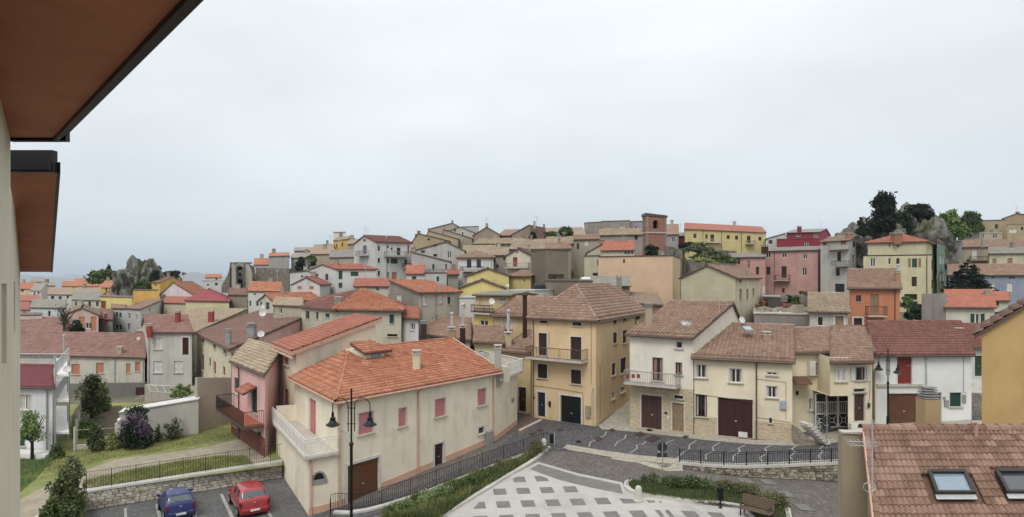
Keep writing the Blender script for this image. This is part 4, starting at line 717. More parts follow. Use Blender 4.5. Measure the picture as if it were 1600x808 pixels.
# ---------------------------------------------------------------- the cream villa
def villa():
    C = np.array([-9.9, 36.3]); R = np.array([-1.2, 47.6]); L = np.array([-15.0, 44.5]); D = L+R-C; cen = (C+R+L+D)/4
    root = empty('villa', (cen[0], cen[1], 0), "large cream villa with orange tiled roofs, pink shutters and brown roller garage in the foreground", 'house')
    ze, zr = 6.15, 7.83; V0 = np.array([R[0]-C[0], R[1]-C[1]]); u = V0/np.linalg.norm(V0); w = (L-C)/np.linalg.norm(L-C)
    wm = plaster('e4d8be', .4); fA = Face(C, R, cen); fL = Face(L, C, cen)
    for s in ("572 661 23 34 Rp", "629 652 12.5 29 Rp", "688 637 16.5 28 Rp", "753 620.5 13 26 Rp", "567.5 751 49 60 +Gb", "686 713 14 40 +Dr", "752 672.5 9 10 +o"):
        a = s.split(); opening(fA, root, *map(float, a[:4]), a[4], 20)
    a = "488.5 655 10 62 p".split(); opening(fL, root, *map(float, a[:4]), a[4], 20)
    mb = MB()
    for f, q in ((fA, 0), (fL, 0), (Face(R, D, cen), 0), (Face(D, L, cen), 0)): rect_wall(mb, f.P, f.u, f.n, f.L, -1.5, ze, f.holes)
    # right block with the roof terrace
    E = np.array([.42, 51.7]); Bk = np.array([-2.4, 56.8]); c2 = (R+E+Bk+R+(Bk-E))/4; fE = Face(R, E, c2); fE2 = Face(E, Bk, c2); zt = 5.35
    for f in (fE, fE2): rect_wall(mb, f.P, f.u, f.n, f.L, -1.5, zt, [])
    # tall rear block with the mono-pitch roof
    L2 = np.array([-18.0, 49.3]); Rt = np.array([-10.7, 50.1]); cT = (L+L2+Rt)/3+np.array([0, 1.0]); fT = Face(L2, L, cT); fT2 = Face(L, Rt, cT); zl, zh = 8.1, 9.75
    for s in ("447.5 558 7.5 25 p", "447.5 621 7.5 27 p"): a = s.split(); opening(fT, root, *map(float, a[:4]), a[4], 20)
    rect_wall(mb, fT.P, fT.u, fT.n, fT.L, -1.5, zl, fT.holes); rect_wall(mb, fT2.P, fT2.u, fT2.n, fT2.L, 3, zl, [])
    mb.f([fT2.w(0, zl), fT2.w(fT2.L, zl), fT2.w(fT2.L, zh)])
    D2 = L2+Rt-L; fD = Face(Rt, D2, cT); rect_wall(mb, fD.P, fD.u, fD.n, fD.L, 3, zh, [])
    # terrace block in front of the left side
    K = np.array([-11.25, 35.4]); Mm = np.array([-16.3, 44.2]); cK = (K+Mm+C+L)/4; zs = 3.15; fK = Face(K, C, cK); fM = Face(Mm, K, cK)
    rect_wall(mb, fK.P, fK.u, fK.n, fK.L, -1.5, zs-.12, []); rect_wall(mb, fM.P, fM.u, fM.n, fM.L, -1.5, zs-.12, [])
    mb.build('wall', wm, root)
    mb = MB(); cK3 = np.array([0, 0]); o_ = .3; n1, n2 = fK.n*o_, fM.n*o_
    mb.prism([K+n1+n2, C+n1*.6, L+w*.2, Mm+n2], zs-.12, zs); ter = mb.build('terrace', M['stone'], root)
    mb = MB(); P = [np.append(Mm+n2*.85, zs), np.append(K+(n1+n2)*.85, zs), np.append(C+n1*.6, zs)]
    for i in range(2):
        d = P[i+1]-P[i]; n = int(np.linalg.norm(d)/.16)
        mb.tube([P[i]+[0, 0, 1.0], P[i+1]+[0, 0, 1.0]], .025, 5); mb.tube([P[i]+[0, 0, .12], P[i+1]+[0, 0, .12]], .03, 5); mb.tube([P[i]+[0, 0, .82], P[i+1]+[0, 0, .82]], .02, 5)
        for k in range(n+1): q = P[i]+d*k/n; mb.tube([q, q+[0, 0, 1.0]], .010 if k % 7 else .025, 4, cap=False)
    mb.build('railing', M['white'], ter)
    mb = MB(); mb.box((*Mm, zs), np.append((L+w*.1)-Mm, 0), np.append(fM.u*.22, 0), (0, 0, 1.05)); mb.build('parapet', wm, root)
    mb = MB(); t0 = fM.hit(441)[0]; 
    # niche in the small front face
    an = np.linspace(0, math.pi, 9); s0, ya = fK.hit(498); zn = Z(752, ya); rr = .46
    arc = [(s0+rr*math.cos(t), zn+rr*1.25*math.sin(t)) for t in an]; mb = MB()
    o = [fK.w(a, b, .05) for a, b in arc]; i_ = [fK.w(s0+(a-s0)*.66, zn+.1+(b-zn)*.66, .05) for a, b in arc]
    for k in range(8): mb.f([o[k], o[k+1], i_[k+1], i_[k]]); mb.f([o[k], fK.w(*arc[k], 0), fK.w(*arc[k+1], 0), o[k+1]])
    fK.box(mb, s0-.46, s0+.46, zn-.12, zn+.1, 0, .07); ni = mb.build('niche', M['grey'], root)
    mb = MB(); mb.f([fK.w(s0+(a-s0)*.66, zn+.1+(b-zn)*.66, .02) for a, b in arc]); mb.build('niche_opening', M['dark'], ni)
    # salmon plinth following the street
    pl = plaster('d0a285', .25)
    def strip(f, a, b, d=.025, n=8):
        mb = MB()
        for k in range(n):
            x0, x1 = a+(b-a)*k/n, a+(b-a)*(k+1)/n; g0, g1 = zP(*(f.P+f.u*x0)), zP(*(f.P+f.u*x1)); h0 = h1 = .38
            p = [f.w(x0, g0-.4, d), f.w(x1, g1-.4, d), f.w(x1, g1+h1, d), f.w(x0, g0+h0, d)]; mb.f(p); mb.f([p[3], p[2], f.w(x1, g1+h1, 0), f.w(x0, g0+h0, 0)])
        mb.build('plinth', pl, root)
    hs = sorted([h for h in fA.holes if h[2] < 1.5 and h[3]-h[2] > 1.2]); x = 0
    for h in hs: strip(fA, x, h[0]-.17); x = h[1]+.17
    strip(fA, x, fA.L); strip(fE, 0, fE.L); strip(fK, 0, fK.L, .03)
    # roofs
    def e3(p, z): return np.array([p[0], p[1], z])
    ov = .45; nA, nL = fA.n, fL.n; apex = e3((-11.8, 46.3), zr); rR = e3((-5.2, 54.6), zr); rR = rR+np.append(u*.15, 0)
    cC = e3(C+nA*ov+nL*ov*.8, ze-.06); cR = e3(R+nA*ov+u*.15, ze-.06); cL = e3(L+nL*ov+w*.2, ze-.06)
    bk0, bk1 = e3(D+u*.15-w*-.5, ze+.4), e3(L+u*4.5+w*2.5, ze+.4)
    roof_from([[cC, cR, rR, apex], [cL, cC, apex], [bk0, bk1, apex, rR]], root, 'orange', 36, caps=[(apex, rR), (cC, apex)])
    mb = MB(); mb.tube([cC+[0, 0, -.1], cR+[0, 0, -.1]], .09, 7); mb.tube([cC+[0, 0, -.1], cL+[0, 0, -.1]], .09, 7); mb.build('gutter', M['gpink'], root)
    mb = MB(); a, b = cR, rR; d = b-a; mb.box(a+[0, 0, -.12], d, np.append(u*.16, 0), (0, 0, .22)); mb.build('verge', M['marble'], root)
    mb = MB()
    for a, b, up in ((cC, cR, (rR-cR)), (cC, cL, (apex-cC)*.8)):
        d = b-a; up = up-d*np.dot(up, d)/np.dot(d, d); up = up/np.linalg.norm(up)*.25; nn_ = int(np.linalg.norm(d)/.4); mb.tube([a+up+[0, 0, .2], b+up+[0, 0, .2]], .013, 4)
        for k in range(nn_+1): p_ = a+d*k/nn_+up; mb.tube([p_, p_+[0, 0, .23]], .013, 4, cap=False)
    mb.build('snow_guard', M['gpink'], root)
    # tall block roof
    sp = fT2.u; al = -fT.u; e0 = L2+al*.4-sp*.45; e1 = L-al*.35-sp*.45; s = (zh-zl)/fT2.L
    h1, h0 = Rt-al*.35+sp*.55, D2+al*.4+sp*.55
    roof_from([[e3(e0, zl-.45*s), e3(e1, zl-.45*s), e3(h1, zh+.55*s), e3(h0, zh+.55*s)]], root, 'vorange' if 0 else 'red', 36, fascia=M['gpink'], th=.3)
    mb = MB(); mb.tube([e3(e0, zl-.55), e3(e1, zl-.55)], .09, 7); mb.build('gutter', M['gpink'], root)
    # dormer with its own little roof
    dc = np.array([-10.35, 45.7]); f = u; g = np.array([u[1], -u[0]]); mb = MB(); zd = 7.15
    o = dc-f*.85+g*.9; mb.box((*o, 6.6), np.append(f*1.7, 0), np.append(-g*2.2, 0), (0, 0, 1.35)); dm = mb.build('dormer', wm, root)
    mb = MB(); mb.box((*(o+f*.35+g*.01), zd+.02), np.append(f*1.05, 0), np.append(g*.03, 0), (0, 0, .62)); mb.build('dormer_window', M['white'], dm)
    mb = MB(); mb.box((*(o+f*.43+g*.04), zd+.09), np.append(f*.9, 0), np.append(g*.02, 0), (0, 0, .48)); mb.build('pane', M['sky'], dm)
    a0 = o-f*.4+g*.35; roof_from([[e3(a0, 7.85), e3(a0+f*2.5, 7.85), e3(a0+f*2.2-g*2.0, 8.4), e3(a0+f*.3-g*2.0, 8.4)]], root, 'orange', 36)
    chimney(root, 651, 546, 588, 11, 44.3, 'cfc39e', 'slab')
    # right roof terrace: slab, white railing, grey chimney, corner pillar
    mb = MB(); nE = fE.n*.4; mb.prism([R+nE-fE.u*.1, E+nE+fE.u*.4, Bk+fE.u*.4, Bk-fE.u*4.3], zt, zt+.16); t2 = mb.build('terrace', M['stone'], root); zz = zt+.16
    P = [e3(R+nE*.7+fE.u*.9, zz), e3(E+nE*.7+fE.u*.28, zz), e3(Bk+fE.u*.28, zz), e3(Bk-fE.u*4, zz)]; mb = MB()
    for i in range(3):
        d = P[i+1]-P[i]; n = int(np.linalg.norm(d)/.15); mb.tube([P[i]+[0, 0, .95], P[i+1]+[0, 0, .95]], .035, 5); mb.tube([P[i]+[0, 0, .1], P[i+1]+[0, 0, .1]], .03, 5)
        for k in range(n): q = P[i]+d*k/n; mb.tube([q+[0, 0, .1 if k % 2 else .9], P[i]+d*(k+1)/n+[0, 0, .9 if k % 2 else .1]], .016, 4, cap=False); mb.tube([q, q+[0, 0, .95]], .014 if k % 8 else .035, 4, cap=False)
    mb.build('railing', M['white'], t2)
    mb = MB(); mb.cbox((*(E+nE*.6+fE.u*.22), zz), .35, .35, 1.0, rz=math.atan2(fE.u[1], fE.u[0])); mb.build('pillar', M['marble'], t2)
    chimney(root, 778, 538, 582, 10, 47.9, 'a5a196', 'slab'); mb = MB(); mb.cbox((*(R+nE*.5+fE.u*.9), zz-.3), .75, .75, 1.15, rz=.9); mb.build('pillar', M['chim'], t2)
    for px, f in ((523, fA), (652.5, fA), (770, fA)):
        s = min(max(f.hit(px)[0], .12), f.L-.1); mb = MB(); g0 = zP(*(f.P+f.u*s)); mb.tube([f.w(s, ze-.2, .4), f.w(s, ze-.5, .09), f.w(s, g0, .09)], .055, 7); mb.build('downpipe', M['gpink'], root)
    mb = MB(); mb.tube([fK.w(.12, zs-.1, .07), fK.w(.12, -.2, .07)], .05, 7); mb.build('downpipe', M['gpink'], root)
    s, _ = fA.hit(764); mb = MB(); fA.box(mb, s-.5, s+.1, zP(*(fA.P+fA.u*s))-.2, zP(*(fA.P+fA.u*s))+.95, .03, .35); mb.build('meter_box', M['grey'], root, bevel=.02)
    s, y_ = fE.hit(801); mb = MB(); fE.box(mb, s-.28, s+.28, Z(629, y_), Z(622, y_), 0, .03); mb.build('wall_plaque', M['grey'], root)
    # small wall lamp near the balcony
    s, y_ = fA.hit(523.5); mb = MB(); p = fA.w(.25, Z(672, 36.6), .05); mb.tube([p, p+np.append(fA.n*.5, -.1)], .03, 5); q = p+np.append(fA.n*.6, -.3); mb.lathe(q, [(.02, .2), (.1, .14), (.22, .04), (.24, 0)], 12); mb.build('wall_lamp', M['grey'], root)
villa()
# parts on the street row
def yfit(f, px): return f.hit(px)
def rowparts():
    # bay over the gate, gate, canopy, stairs, steps
    r3 = R3; mb = MB(); fb = Face(Pt(1297, 43.9), Pt(1326, 43.95), Pt(1311, 50)); rect_wall(mb, fb.P, fb.u, fb.n, fb.L, Z(619, 43.9), Z(558, 43.9), [])
    fs = Face(Pt(1297, 43.9), Pt(1297, 43.9)+np.array([0.3, 2.6]), Pt(1311, 45)); rect_wall(mb, fs.P, fs.u, fs.n, fs.L, Z(619, 43.9), Z(558, 43.9), [])
    mb.f([fb.w(0, Z(619, 43.9)), fb.w(fb.L, Z(619, 43.9)), fb.w(fb.L, Z(619, 43.9), -2.7), fb.w(0, Z(619, 43.9), -2.7)]); by = mb.build('bay', plaster('d9cba4', .2), R4)
    opening(fb, by, 1313.5, 586, 16, 20, 'w', 16, recess=False)
    a, b = Pt(1297, 43.5), Pt(1366, 43.8); z = Z(559, 43.6)
    zr3 = 9.1; g0, g1 = Pt(1298, 52.3), Pt(1360, 52.6); roof_from([[np.append(a-[.1, .1], 7.32), np.append(b+[-.1, -.1], 7.32), np.append(g1, zr3), np.append(g0, zr3)]], R4, 'brown', 43)
    mb = MB(); mb.tube([np.append(a-[.1, .18], 7.24), np.append(b+[-.1, -.18], 7.24)], .07, 6); mb.build('gutter', M['gutter'], R4)
    for px in (1332, 1356.5):
        s, y = R4f[0].hit(px); mb = MB(); R4f[0].box(mb, s-.16, s+.16, Z(595, y), Z(574, y), .02, .07); mb.build('shutter', M['shutw'], R4)
    s, y = R3f[0].hit(1266); mb = MB(); R3f[0].box(mb, s-.25, s+.2, Z(586, y), Z(564, y), .02, .35); mb.build('shutter', M['shutw'], R3)
    s, y = R3f[0].hit(1284); mb = MB(); R3f[0].box(mb, s-.2, s+.25, Z(590, y), Z(586, y), .05, .3); mb.build('flower_box', M['rust'], R3)
    # white gate with bars and star panels
    f = R3f[0]; a, ya = f.hit(1270); b, _ = f.hit(1323); z1, z0 = Z(613, ya), Z(667, ya); mb = MB(); n = 3; W_ = (b-a)/n; H = z1-z0; D = .25
    for i in range(n):
        x = a+i*W_; f.box(mb, x, x+.07, z0, z1, D, D+.06); f.box(mb, x+W_-.07, x+W_, z0, z1, D, D+.06)
        for zz in (0, .38, .72, .97): f.box(mb, x+.07, x+W_-.07, z0+H*zz, z0+H*zz+.06, D, D+.06)
        for k in range(1, 6): xx = x+W_*k/6; f.box(mb, xx-.015, xx+.015, z0+H*.4, z0+H*.72, D+.01, D+.05)
        cx, cz = x+W_/2, z0+H*.2
        f.box(mb, cx-.16, cx+.16, cz-.16, cz-.12, D+.01, D+.05); f.box(mb, cx-.16, cx+.16, cz+.12, cz+.16, D+.01, D+.05); f.box(mb, cx-.16, cx-.12, cz-.12, cz+.12, D+.01, D+.05); f.box(mb, cx+.12, cx+.16, cz-.12, cz+.12, D+.01, D+.05)
        for sx, sz in ((-1, -1), (1, -1), (-1, 1), (1, 1)): mb.tube([f.w(cx+.14*sx, cz+.14*sz, D+.03), f.w(x+W_/2+sx*(W_/2-.07), cz+sz*H*.17, D+.03)], .022, 4)
    gt = mb.build('gate', M['white'], R3); mb = MB(); f.box(mb, a, b, z0, z1, D-.05, D-.02); mb.build('pane', M['glass'], gt)
    # canopy
    f2 = R3f[0]; s, y = f2.hit(1246); mb = MB(); c = f2.w(s, Z(590, y), 0); mb.box(c+np.array([-.6, -1.2, -.35]), (1.25, .2, 0), (.1, 1.3, .45), (0, 0, .06)); mb.build('canopy', M['rust'], R3)
    # outer stair: eight stone steps running down to the right
    st = empty('stone_stairs', (*Pt(1262, 44.2), 1.6), "stone outer stair with thin metal balusters climbing to the recessed yellow house", 'stairs')
    for k in range(7):
        x0 = 1245+k*4.3; p = Pt(x0, 43.9); zt = Z(659+k*4.4, 43.6); mb = MB(); mb.box((p[0], p[1]-.1, zt-.05), (.42, -.07, 0), (.25, -.9, 0), (0, 0, .05)); mb.build('tread', M['marble'], st); mb = MB(); mb.box((p[0]+.02, p[1]-.1, zt-.2), (.3, -.05, 0), (.3, -.95, 0), (0, 0, .15)); mb.build('step', M['marble'], st)
        mb = MB(); [mb.tube([(p[0]+.35+q, p[1]-1.1, zt), (p[0]+.35+q, p[1]-1.1, zt+.85)], .012, 4) for q in (0, .13)]; mb.build('baluster', M['lgrey'], st)
    mb = MB(); p, q = Pt(1246, 43.3), Pt(1274, 43.3); mb.prism([(p[0], p[1]), (q[0], p[1]), (q[0], p[1]+1), (p[0], p[1]+1)], .8, [Z(664, 43.6)-.1, Z(689, 43.6)-.1, Z(689, 43.6)-.1, Z(664, 43.6)-.1]); mb.build('stair_body', stonemat('8f8676', 'b5aa94', 1, 2.6), st)
    mb = MB(); mb.tube([(p[0]+.35, p[1]-.5, Z(659, 43.2)+.8), (q[0]+.3, p[1]-.5, Z(686, 43.2)+.8)], .02, 5); mb.build('handrail', M['lgrey'], st)
    # front steps of the narrow yellow house
    ds = empty('front_steps', (*Pt(1343, 43.2), 1.9), "pale stone front steps below the dark wood door", 'stairs')
    for k in range(5):
        p, q = Pt(1327+k*.3, 43.8-.26*k), Pt(1358+k*.3, 43.8-.26*k); mb = MB(); zt = Z(661, 43.8)-.15*k; mb.box((p[0], p[1]-.28, zt-.13), (q[0]-p[0], 0, 0), (0, .3, 0), (0, 0, .13)); mb.build('step', M['marble'], ds)
        mb = MB(); mb.box((p[0], p[1]-.26, zt-1.3), (q[0]-p[0], 0, 0), (0, .27, 0), (0, 0, 1.17)); mb.build('riser', M['stone'], ds)
    # far right steps and stone wall
    s2 = empty('stone_stairs', (*Pt(1527, 49), 2), "white stone steps going up to the green door at the right of the white house", 'stairs')
    for k in range(9):
        p, q = Pt(1516, 48.5+.3*k), Pt(1545, 48.5+.3*k); mb = MB(); zt = Z(641, 48.5)+.235*k; mb.box((p[0], p[1], zt-.2), (q[0]-p[0], 0, 0), (0, .32, 0), (0, 0, .2)); mb.build('step', M['marble'], s2)
    # rendered ledge, brick plinth, extras on the white house
    f = R5f[0]; a, ya = f.hit(1369); b, _ = f.hit(1441); mb = MB(); f.box(mb, a, b, Z(604, ya), Z(600, ya), 0, .14); mb.build('ledge', M['stone'], R5)
    mb = MB(); f.box(mb, .0, .22, 0, Z(556, 47), 0, .05); mb.build('pilaster', plaster('cfc49c', .2), R5)
    for px, py, w, h in ((1478, 630, .32, .45), (1506, 623, .22, .6), (1475, 622, .16, .2)):
        s, y = f.hit(px); mb = MB(); f.box(mb, s-w/2, s+w/2, Z(py, y)-h/2, Z(py, y)+h/2, 0, .1); mb.build('meter_box', M['grey'], R5)
    f = R2f[0]; s, y = f.hit(1224); mb = MB(); f.box(mb, s-.22, s+.2, Z(639, y), Z(626, y), 0, .18); mb.build('meter_box', flat('8fa0ac'), R2, bevel=.02)
    mb = MB(); f.box(mb, .2, .2, 0, 0, 0, 0)
    # skylights and small things on the row roofs
    def skylight(root, px, py, wpx, Y, rise, tilt=.2):
        X = (px-800)/F*Y; w = wpx*Y/F; z = Z(py, Y); mb = MB(); mb.box((X-w/2, Y-.4, z-.1), (w, 0, 0), (0, .8, rise), (0, 0, .16)); o = mb.build('skylight', M['grey'], root); mb = MB(); mb.box((X-w/2+.08, Y-.32, z+.075), (w-.16, 0, 0), (0, .66, rise*.82), (0, 0, .01)); mb.build('pane', M['sky'], o)
    skylight(R1, 1073, 509, 17, 49.3, .24); skylight(R2, 1168, 516, 13, 49.2, .24)
    def cable(f, root, pts, r=.014, mt='gutter'):
        mb = MB(); P = []
        for px, py in pts: s_, y_ = f.hit(px); P.append(f.w(s_, Z(py, y_), .04))
        mb.tube(P, r, 4); mb.build('cable', M[mt], root)
    def mbox(f, root, px, py, wpx, hpx, mt='grey', d=.16, nm='meter_box'):
        s_, y_ = f.hit(px); w_, h_ = wpx*y_/F/2, hpx*y_/F/2; mb = MB(); f.box(mb, s_-w_, s_+w_, Z(py, y_)-h_, Z(py, y_)+h_, 0, d); mb.build(nm, M[mt] if mt in M else flat(mt), root, bevel=.015)
    cable(YHf[0], YH, [(834, 602), (870, 607), (911, 614)]); cable(YHf[0], YH, [(911, 614), (912, 665)]); cable(YHf[0], YH, [(925, 650), (925, 612), (928, 606), (928, 664)], .03, 'lgrey'); cable(YHf[0], YH, [(858, 520), (858, 545)]); cable(YHf[0], YH, [(924, 500), (924, 600)]); cable(YHf[1], YH, [(933, 572), (937, 572), (937, 655)])
    mbox(YHf[0], YH, 919.5, 643, 8, 18, '9a8a66'); mbox(YHf[0], YH, 859.5, 631, 3.5, 8, 'black', .12, 'mailbox'); mbox(YHf[0], YH, 834.5, 621, 3, 4, 'dred', .05, 'house_plate')
    cable(R2f[0], R2, [(1182, 592), (1228, 597), (1228, 655)]); cable(R2f[0], R2, [(1085, 615), (1178, 628)]); cable(R2f[0], R2, [(1182, 652), (1236, 660)]); mbox(R1f[0], R1, 1040.5, 645, 4, 3, 'black', .06, 'mailbox'); mbox(R1f[0], R1, 1044, 653, 2.5, 6, 'marble', .05, 'intercom')
    cable(R4f[0], R4, [(1359, 590), (1358, 622), (1354, 640)]); mbox(R4f[0], R4, 1356.5, 633, 3.5, 7, 'green', .12, 'mailbox'); mbox(R3f[0], R3, 1245, 614, 3.5, 6, 'black', .12, 'mailbox')
    cable(R5f[0], R5, [(1505, 556), (1505, 612), (1509, 614)]); cable(R5f[0], R5, [(1416, 572), (1440, 566)], .01, 'marble')
    s_, y_ = R2f[0].hit(1161); mb = MB(); R2f[0].box(mb, s_-.3, s_+.3, Z(683, y_), Z(675, y_), .0, .12); mb.build('door_patch', M['shutw'], R2)
    # wooden notices on the balcony rail
    s0, y = R1f[0].hit(990); mb = MB()
    for px in (990, 998, 1006):
        s, y = R1f[0].hit(px); R1f[0].box(mb, s-.13, s+.13, Z(591, y-1), Z(585, y-1), 1.08, 1.1)
    mb.build('notice', flat('8a2f2a'), R1)
    f, root = PKf[0], PK     # pink house balcony and canopy
    a, ya = f.hit(385); b, _ = f.hit(411.5); a2, _ = f.hit(366); z = Z(657, 44.5); ex = 1.35
    mb = MB(); f.box(mb, a2, f.L-.1, z-.16, z, 0, ex); bo = mb.build('balcony', M['gutter'], root); mb = MB(); f.box(mb, a2+.08, f.L-.18, z+.004, z+.02, .02, ex-.08); mb.build('terracotta_floor', flat('b0603a', .7), bo)
    P = [f.w(a2+.03, z, .05), f.w(a2+.03, z, ex-.04), f.w(f.L-.13, z, ex-.04), f.w(f.L-.13, z, .05)]; mb = MB()
    for i in range(3):
        d = P[i+1]-P[i]; n = int(np.linalg.norm(d)/.12); mb.tube([P[i]+[0, 0, 1], P[i+1]+[0, 0, 1]], .025, 5); mb.tube([P[i]+[0, 0, .1], P[i+1]+[0, 0, .1]], .02, 5)
        for k in range(n+1): q = P[i]+d*k/n; mb.tube([q, q+[0, 0, 1]], .012, 4, cap=False)
    mb.build('railing', M['iron'], bo)
    s, y = f.hit(394); c = f.w(s, Z(603, y), 0); 
    A, B_ = f.w(s-.9, Z(601, y), .02), f.w(s+1.3, Z(601, y), .02); roof_from([[A+np.append(f.n*.9, -.45), B_+np.append(f.n*.9, -.45), B_, A]], root, 'red', 43, th=.06)
    mb = MB(); bm_ = n = None
    st = stonemat('7a4a3e', '8f5b4c', 1, 4.5); f.box(mb, 0.02, f.L+.03, zG(*f.P)-.3, Z(685, 43), 0, .05); mb.build('plinth', st, root)
rowparts()
# ---------------------------------------------------------------- ground sheets
def gmat(name, c1, c2, sc=.8, bump=12, c3=None, vor=None, rough=.95):
    n = NT(name); a = n.mix(n.rng(n.noise(sc, 6, rough=.65), .35, .65), lin(c1), lin(c2))
    if c3: a = n.mix(n.rng(n.noise(sc*4.7, 5, rough=.7), .52, .68), a, lin(c3))
    b = n.noise(bump, 4)
    if vor:
        v = n.n('ShaderNodeTexVoronoi', feature='DISTANCE_TO_EDGE'); v.inputs['Scale'].default_value = vor; n.l(n.geo.outputs['Position'], v.inputs['Vector'])
        v2 = n.n('ShaderNodeTexVoronoi'); v2.inputs['Scale'].default_value = vor; n.l(n.geo.outputs['Position'], v2.inputs['Vector']); sc2 = n.n('ShaderNodeSeparateColor'); n.l(v2.outputs['Color'], sc2.inputs[0])
        a = n.mix(n.rng(sc2.outputs[0], .0, 1, 0, .55), a, mul(lin(c2), 1.5)); a = n.mix(n.rng(sc2.outputs[1], .86, .98, 0, .4), a, lin('969389'))
        b = n.rng(v.outputs['Distance'], 0, .02*8/vor); a = n.mix(b, mul(lin(c1), .7), a)
    return n.fin(a, rough, b, .35, .015, .2)
G = dict(cob=gmat('cobbles', '424145', '535153', .5, vor=10), cob2=gmat('cobbles_brown', '524d4b', '666059', .4, vor=9, c3='47433f'), asph=gmat('asphalt', '4a4b4d', '5a5a5a', .6, 30, '64625e', vor=12), side=gmat('pavement', '8d8778', '9d9686', 1.2, vor=6),
         grass=gmat('grass', '647336', '84893f', .5, 20, '9a9352'), dirt=gmat('dirt', '8d8370', 'a0967f', .5, 15, '7d725e'), plaza=gmat('plaza_stone', 'a19e98', 'b4b1aa', .35, 20, 'b3b0a9'), slab=gmat('slab_grey', '6a6966', '7a7875', 1.5, 25), terr=gmat('terrain', '4f5238', '6f6752', .12, 1, '7f776a'),
         coping=gmat('coping', 'b3b0a8', 'c4c1b9', 1, 20), brickp=gmat('brick_paving', '5c4a44', '6d5850', .8, vor=9), soil=gmat('soil', '4a4032', '5a4d3c', 1, 14, '4f5a2c'))
def sheet(name, pts, mat, dz=0, fn=None, proj=gL, parent=None, th=0, struct=True, zf=None, sub=True):
    """lays a polygon given in photo pixels on the ground; subdivided so that it follows the slope"""
    P = [proj(x, y) for x, y in pts]; zf = zf or {'gL': zL, 'gP': zP, 'gG': zG}[proj.__name__]
    me = bpy.data.meshes.new(name); import bmesh
    bm = bmesh.new(); vs = [bm.verts.new((p[0], p[1], 0)) for p in P]; fc = bm.faces.new(vs); bm.normal_update()
    if fc.normal.z < 0: fc.normal_flip()
    if sub:
        xs = [p[0] for p in P]
        if min(xs) < 8 < max(xs): bmesh.ops.bisect_plane(bm, geom=bm.verts[:]+bm.edges[:]+bm.faces[:], plane_co=(8, 0, 0), plane_no=(1, 0, 0))
    if th:
        r = bmesh.ops.extrude_face_region(bm, geom=bm.faces[:]); nv = {v for v in r['geom'] if isinstance(v, bmesh.types.BMVert)}
        for v in bm.verts: v.co.z = zf(v.co.x, v.co.y)+(dz if v in nv else dz-th)
    else:
        for v in bm.verts: v.co.z = zf(v.co.x, v.co.y)+dz
    bmesh.ops.recalc_face_normals(bm, faces=bm.faces) if th else None
    if parent:
        pl = rootof(parent).location
        for v in bm.verts: v.co -= pl
    bmesh.ops.triangulate(bm, faces=[f for f in bm.faces if len(f.verts) > 4])
    bm.to_mesh(me); bm.free(); me.materials.append(mat); o = bpy.data.objects.new(name, me); COL.objects.link(o)
    if parent: o.parent = parent
    elif struct: o['kind'] = 'structure'
    return o
# lower road covers the whole foreground; the upper street, square and kerbs lie on it
def quadsheet(name, xs, ys, zf, mat, dz=0):
    mb = MB()
    for i in range(len(xs)-1):
        for j in range(len(ys)-1): mb.f([(xs[i], ys[j], zf(xs[i], ys[j])+dz), (xs[i+1], ys[j], zf(xs[i+1], ys[j])+dz), (xs[i+1], ys[j+1], zf(xs[i+1], ys[j+1])+dz), (xs[i], ys[j+1], zf(xs[i], ys[j+1])+dz)])
    return tag(mb.build(name, mat), kind='structure')
quadsheet('lower_road', [-10, 0, 8, 20, 45], [18, 30, 40, 58], zL, G['cob2'], -.02)
quadsheet('car_park', [-34, -22, -10.2], [18, 30, 43.6], zP, G['asph'], -.016)
def strip2(A, B): return A+B[::-1]
wall_top = [(1040, 729), (1062, 724), (1095, 727), (1127, 729), (1159, 730), (1192, 729), (1226, 728), (1259, 726), (1292, 725), (1330, 723)]
sheet('upper_street', [(790, 690), (840, 650), (930, 600), (1600, 600), (1600, 723), *wall_top[::-1], (1015, 723), (985, 718), (960, 712), (900, 703), (860, 705), (846, 701)], G['cob'], .01, proj=gP)
sheet('alley', [(806, 672), (808, 665), (832, 640), (850, 655), (813, 681)], G['brickp'], .016, proj=gP)
tag(bpy.data.objects['alley'], kind='structure')
sheet('alley_border', [(810.5, 671.5), (845, 655), (846.5, 657), (812, 674)], G['coping'], .024, proj=gP)
sheet('ramp', [(478, 812), (520, 795), (640, 765), (745, 722), (812, 676), (846, 690), (848, 704), (760, 737), (690, 763), (600, 800), (560, 812)], G['cob'], .014, proj=gP)
sheet('pavement', [(934, 664), (983, 662), (986, 667), (1180, 688), (1240, 688), (1370, 660), (1600, 656), (1600, 672), (1400, 672), (1300, 693), (1240, 697), (1180, 695), (1100, 688), (1060, 683), (1000, 676), (940, 671)], G['side'], .022, proj=gP)
sheet('alley', [(933, 666), (940, 662), (960, 645), (972, 615), (990, 600), (988, 664), (983, 667)], gmat('pale_cobbles', '8a8478', '9f988a', 1, vor=5), .03, proj=gP)
sheet('road_band', [(880, 700), (886, 695), (940, 704), (1000, 712), (1062, 717), (1062, 726), (1030, 724), (950, 714), (890, 704)], G['side'], .024, proj=gP)
mb = MB(); ed = [(955, 713), (985, 718), (1015, 723), (1040, 727), (1066, 724.5)]
for (x0, y0), (x1, y1) in zip(ed, ed[1:]):
    a, b = gP(x0, y0), gP(x1, y1); mb.f([(a[0], a[1]-.03, zP(a[0], a[1])+.03), (b[0], b[1]-.03, zP(b[0], b[1])+.03), (b[0]-.1, b[1]-.6, zL(b[0], b[1]-.6)-.05), (a[0]-.1, a[1]-.6, zL(a[0], a[1]-.6)-.05)])
tag(mb.build('road_edge', G['side']), kind='structure')
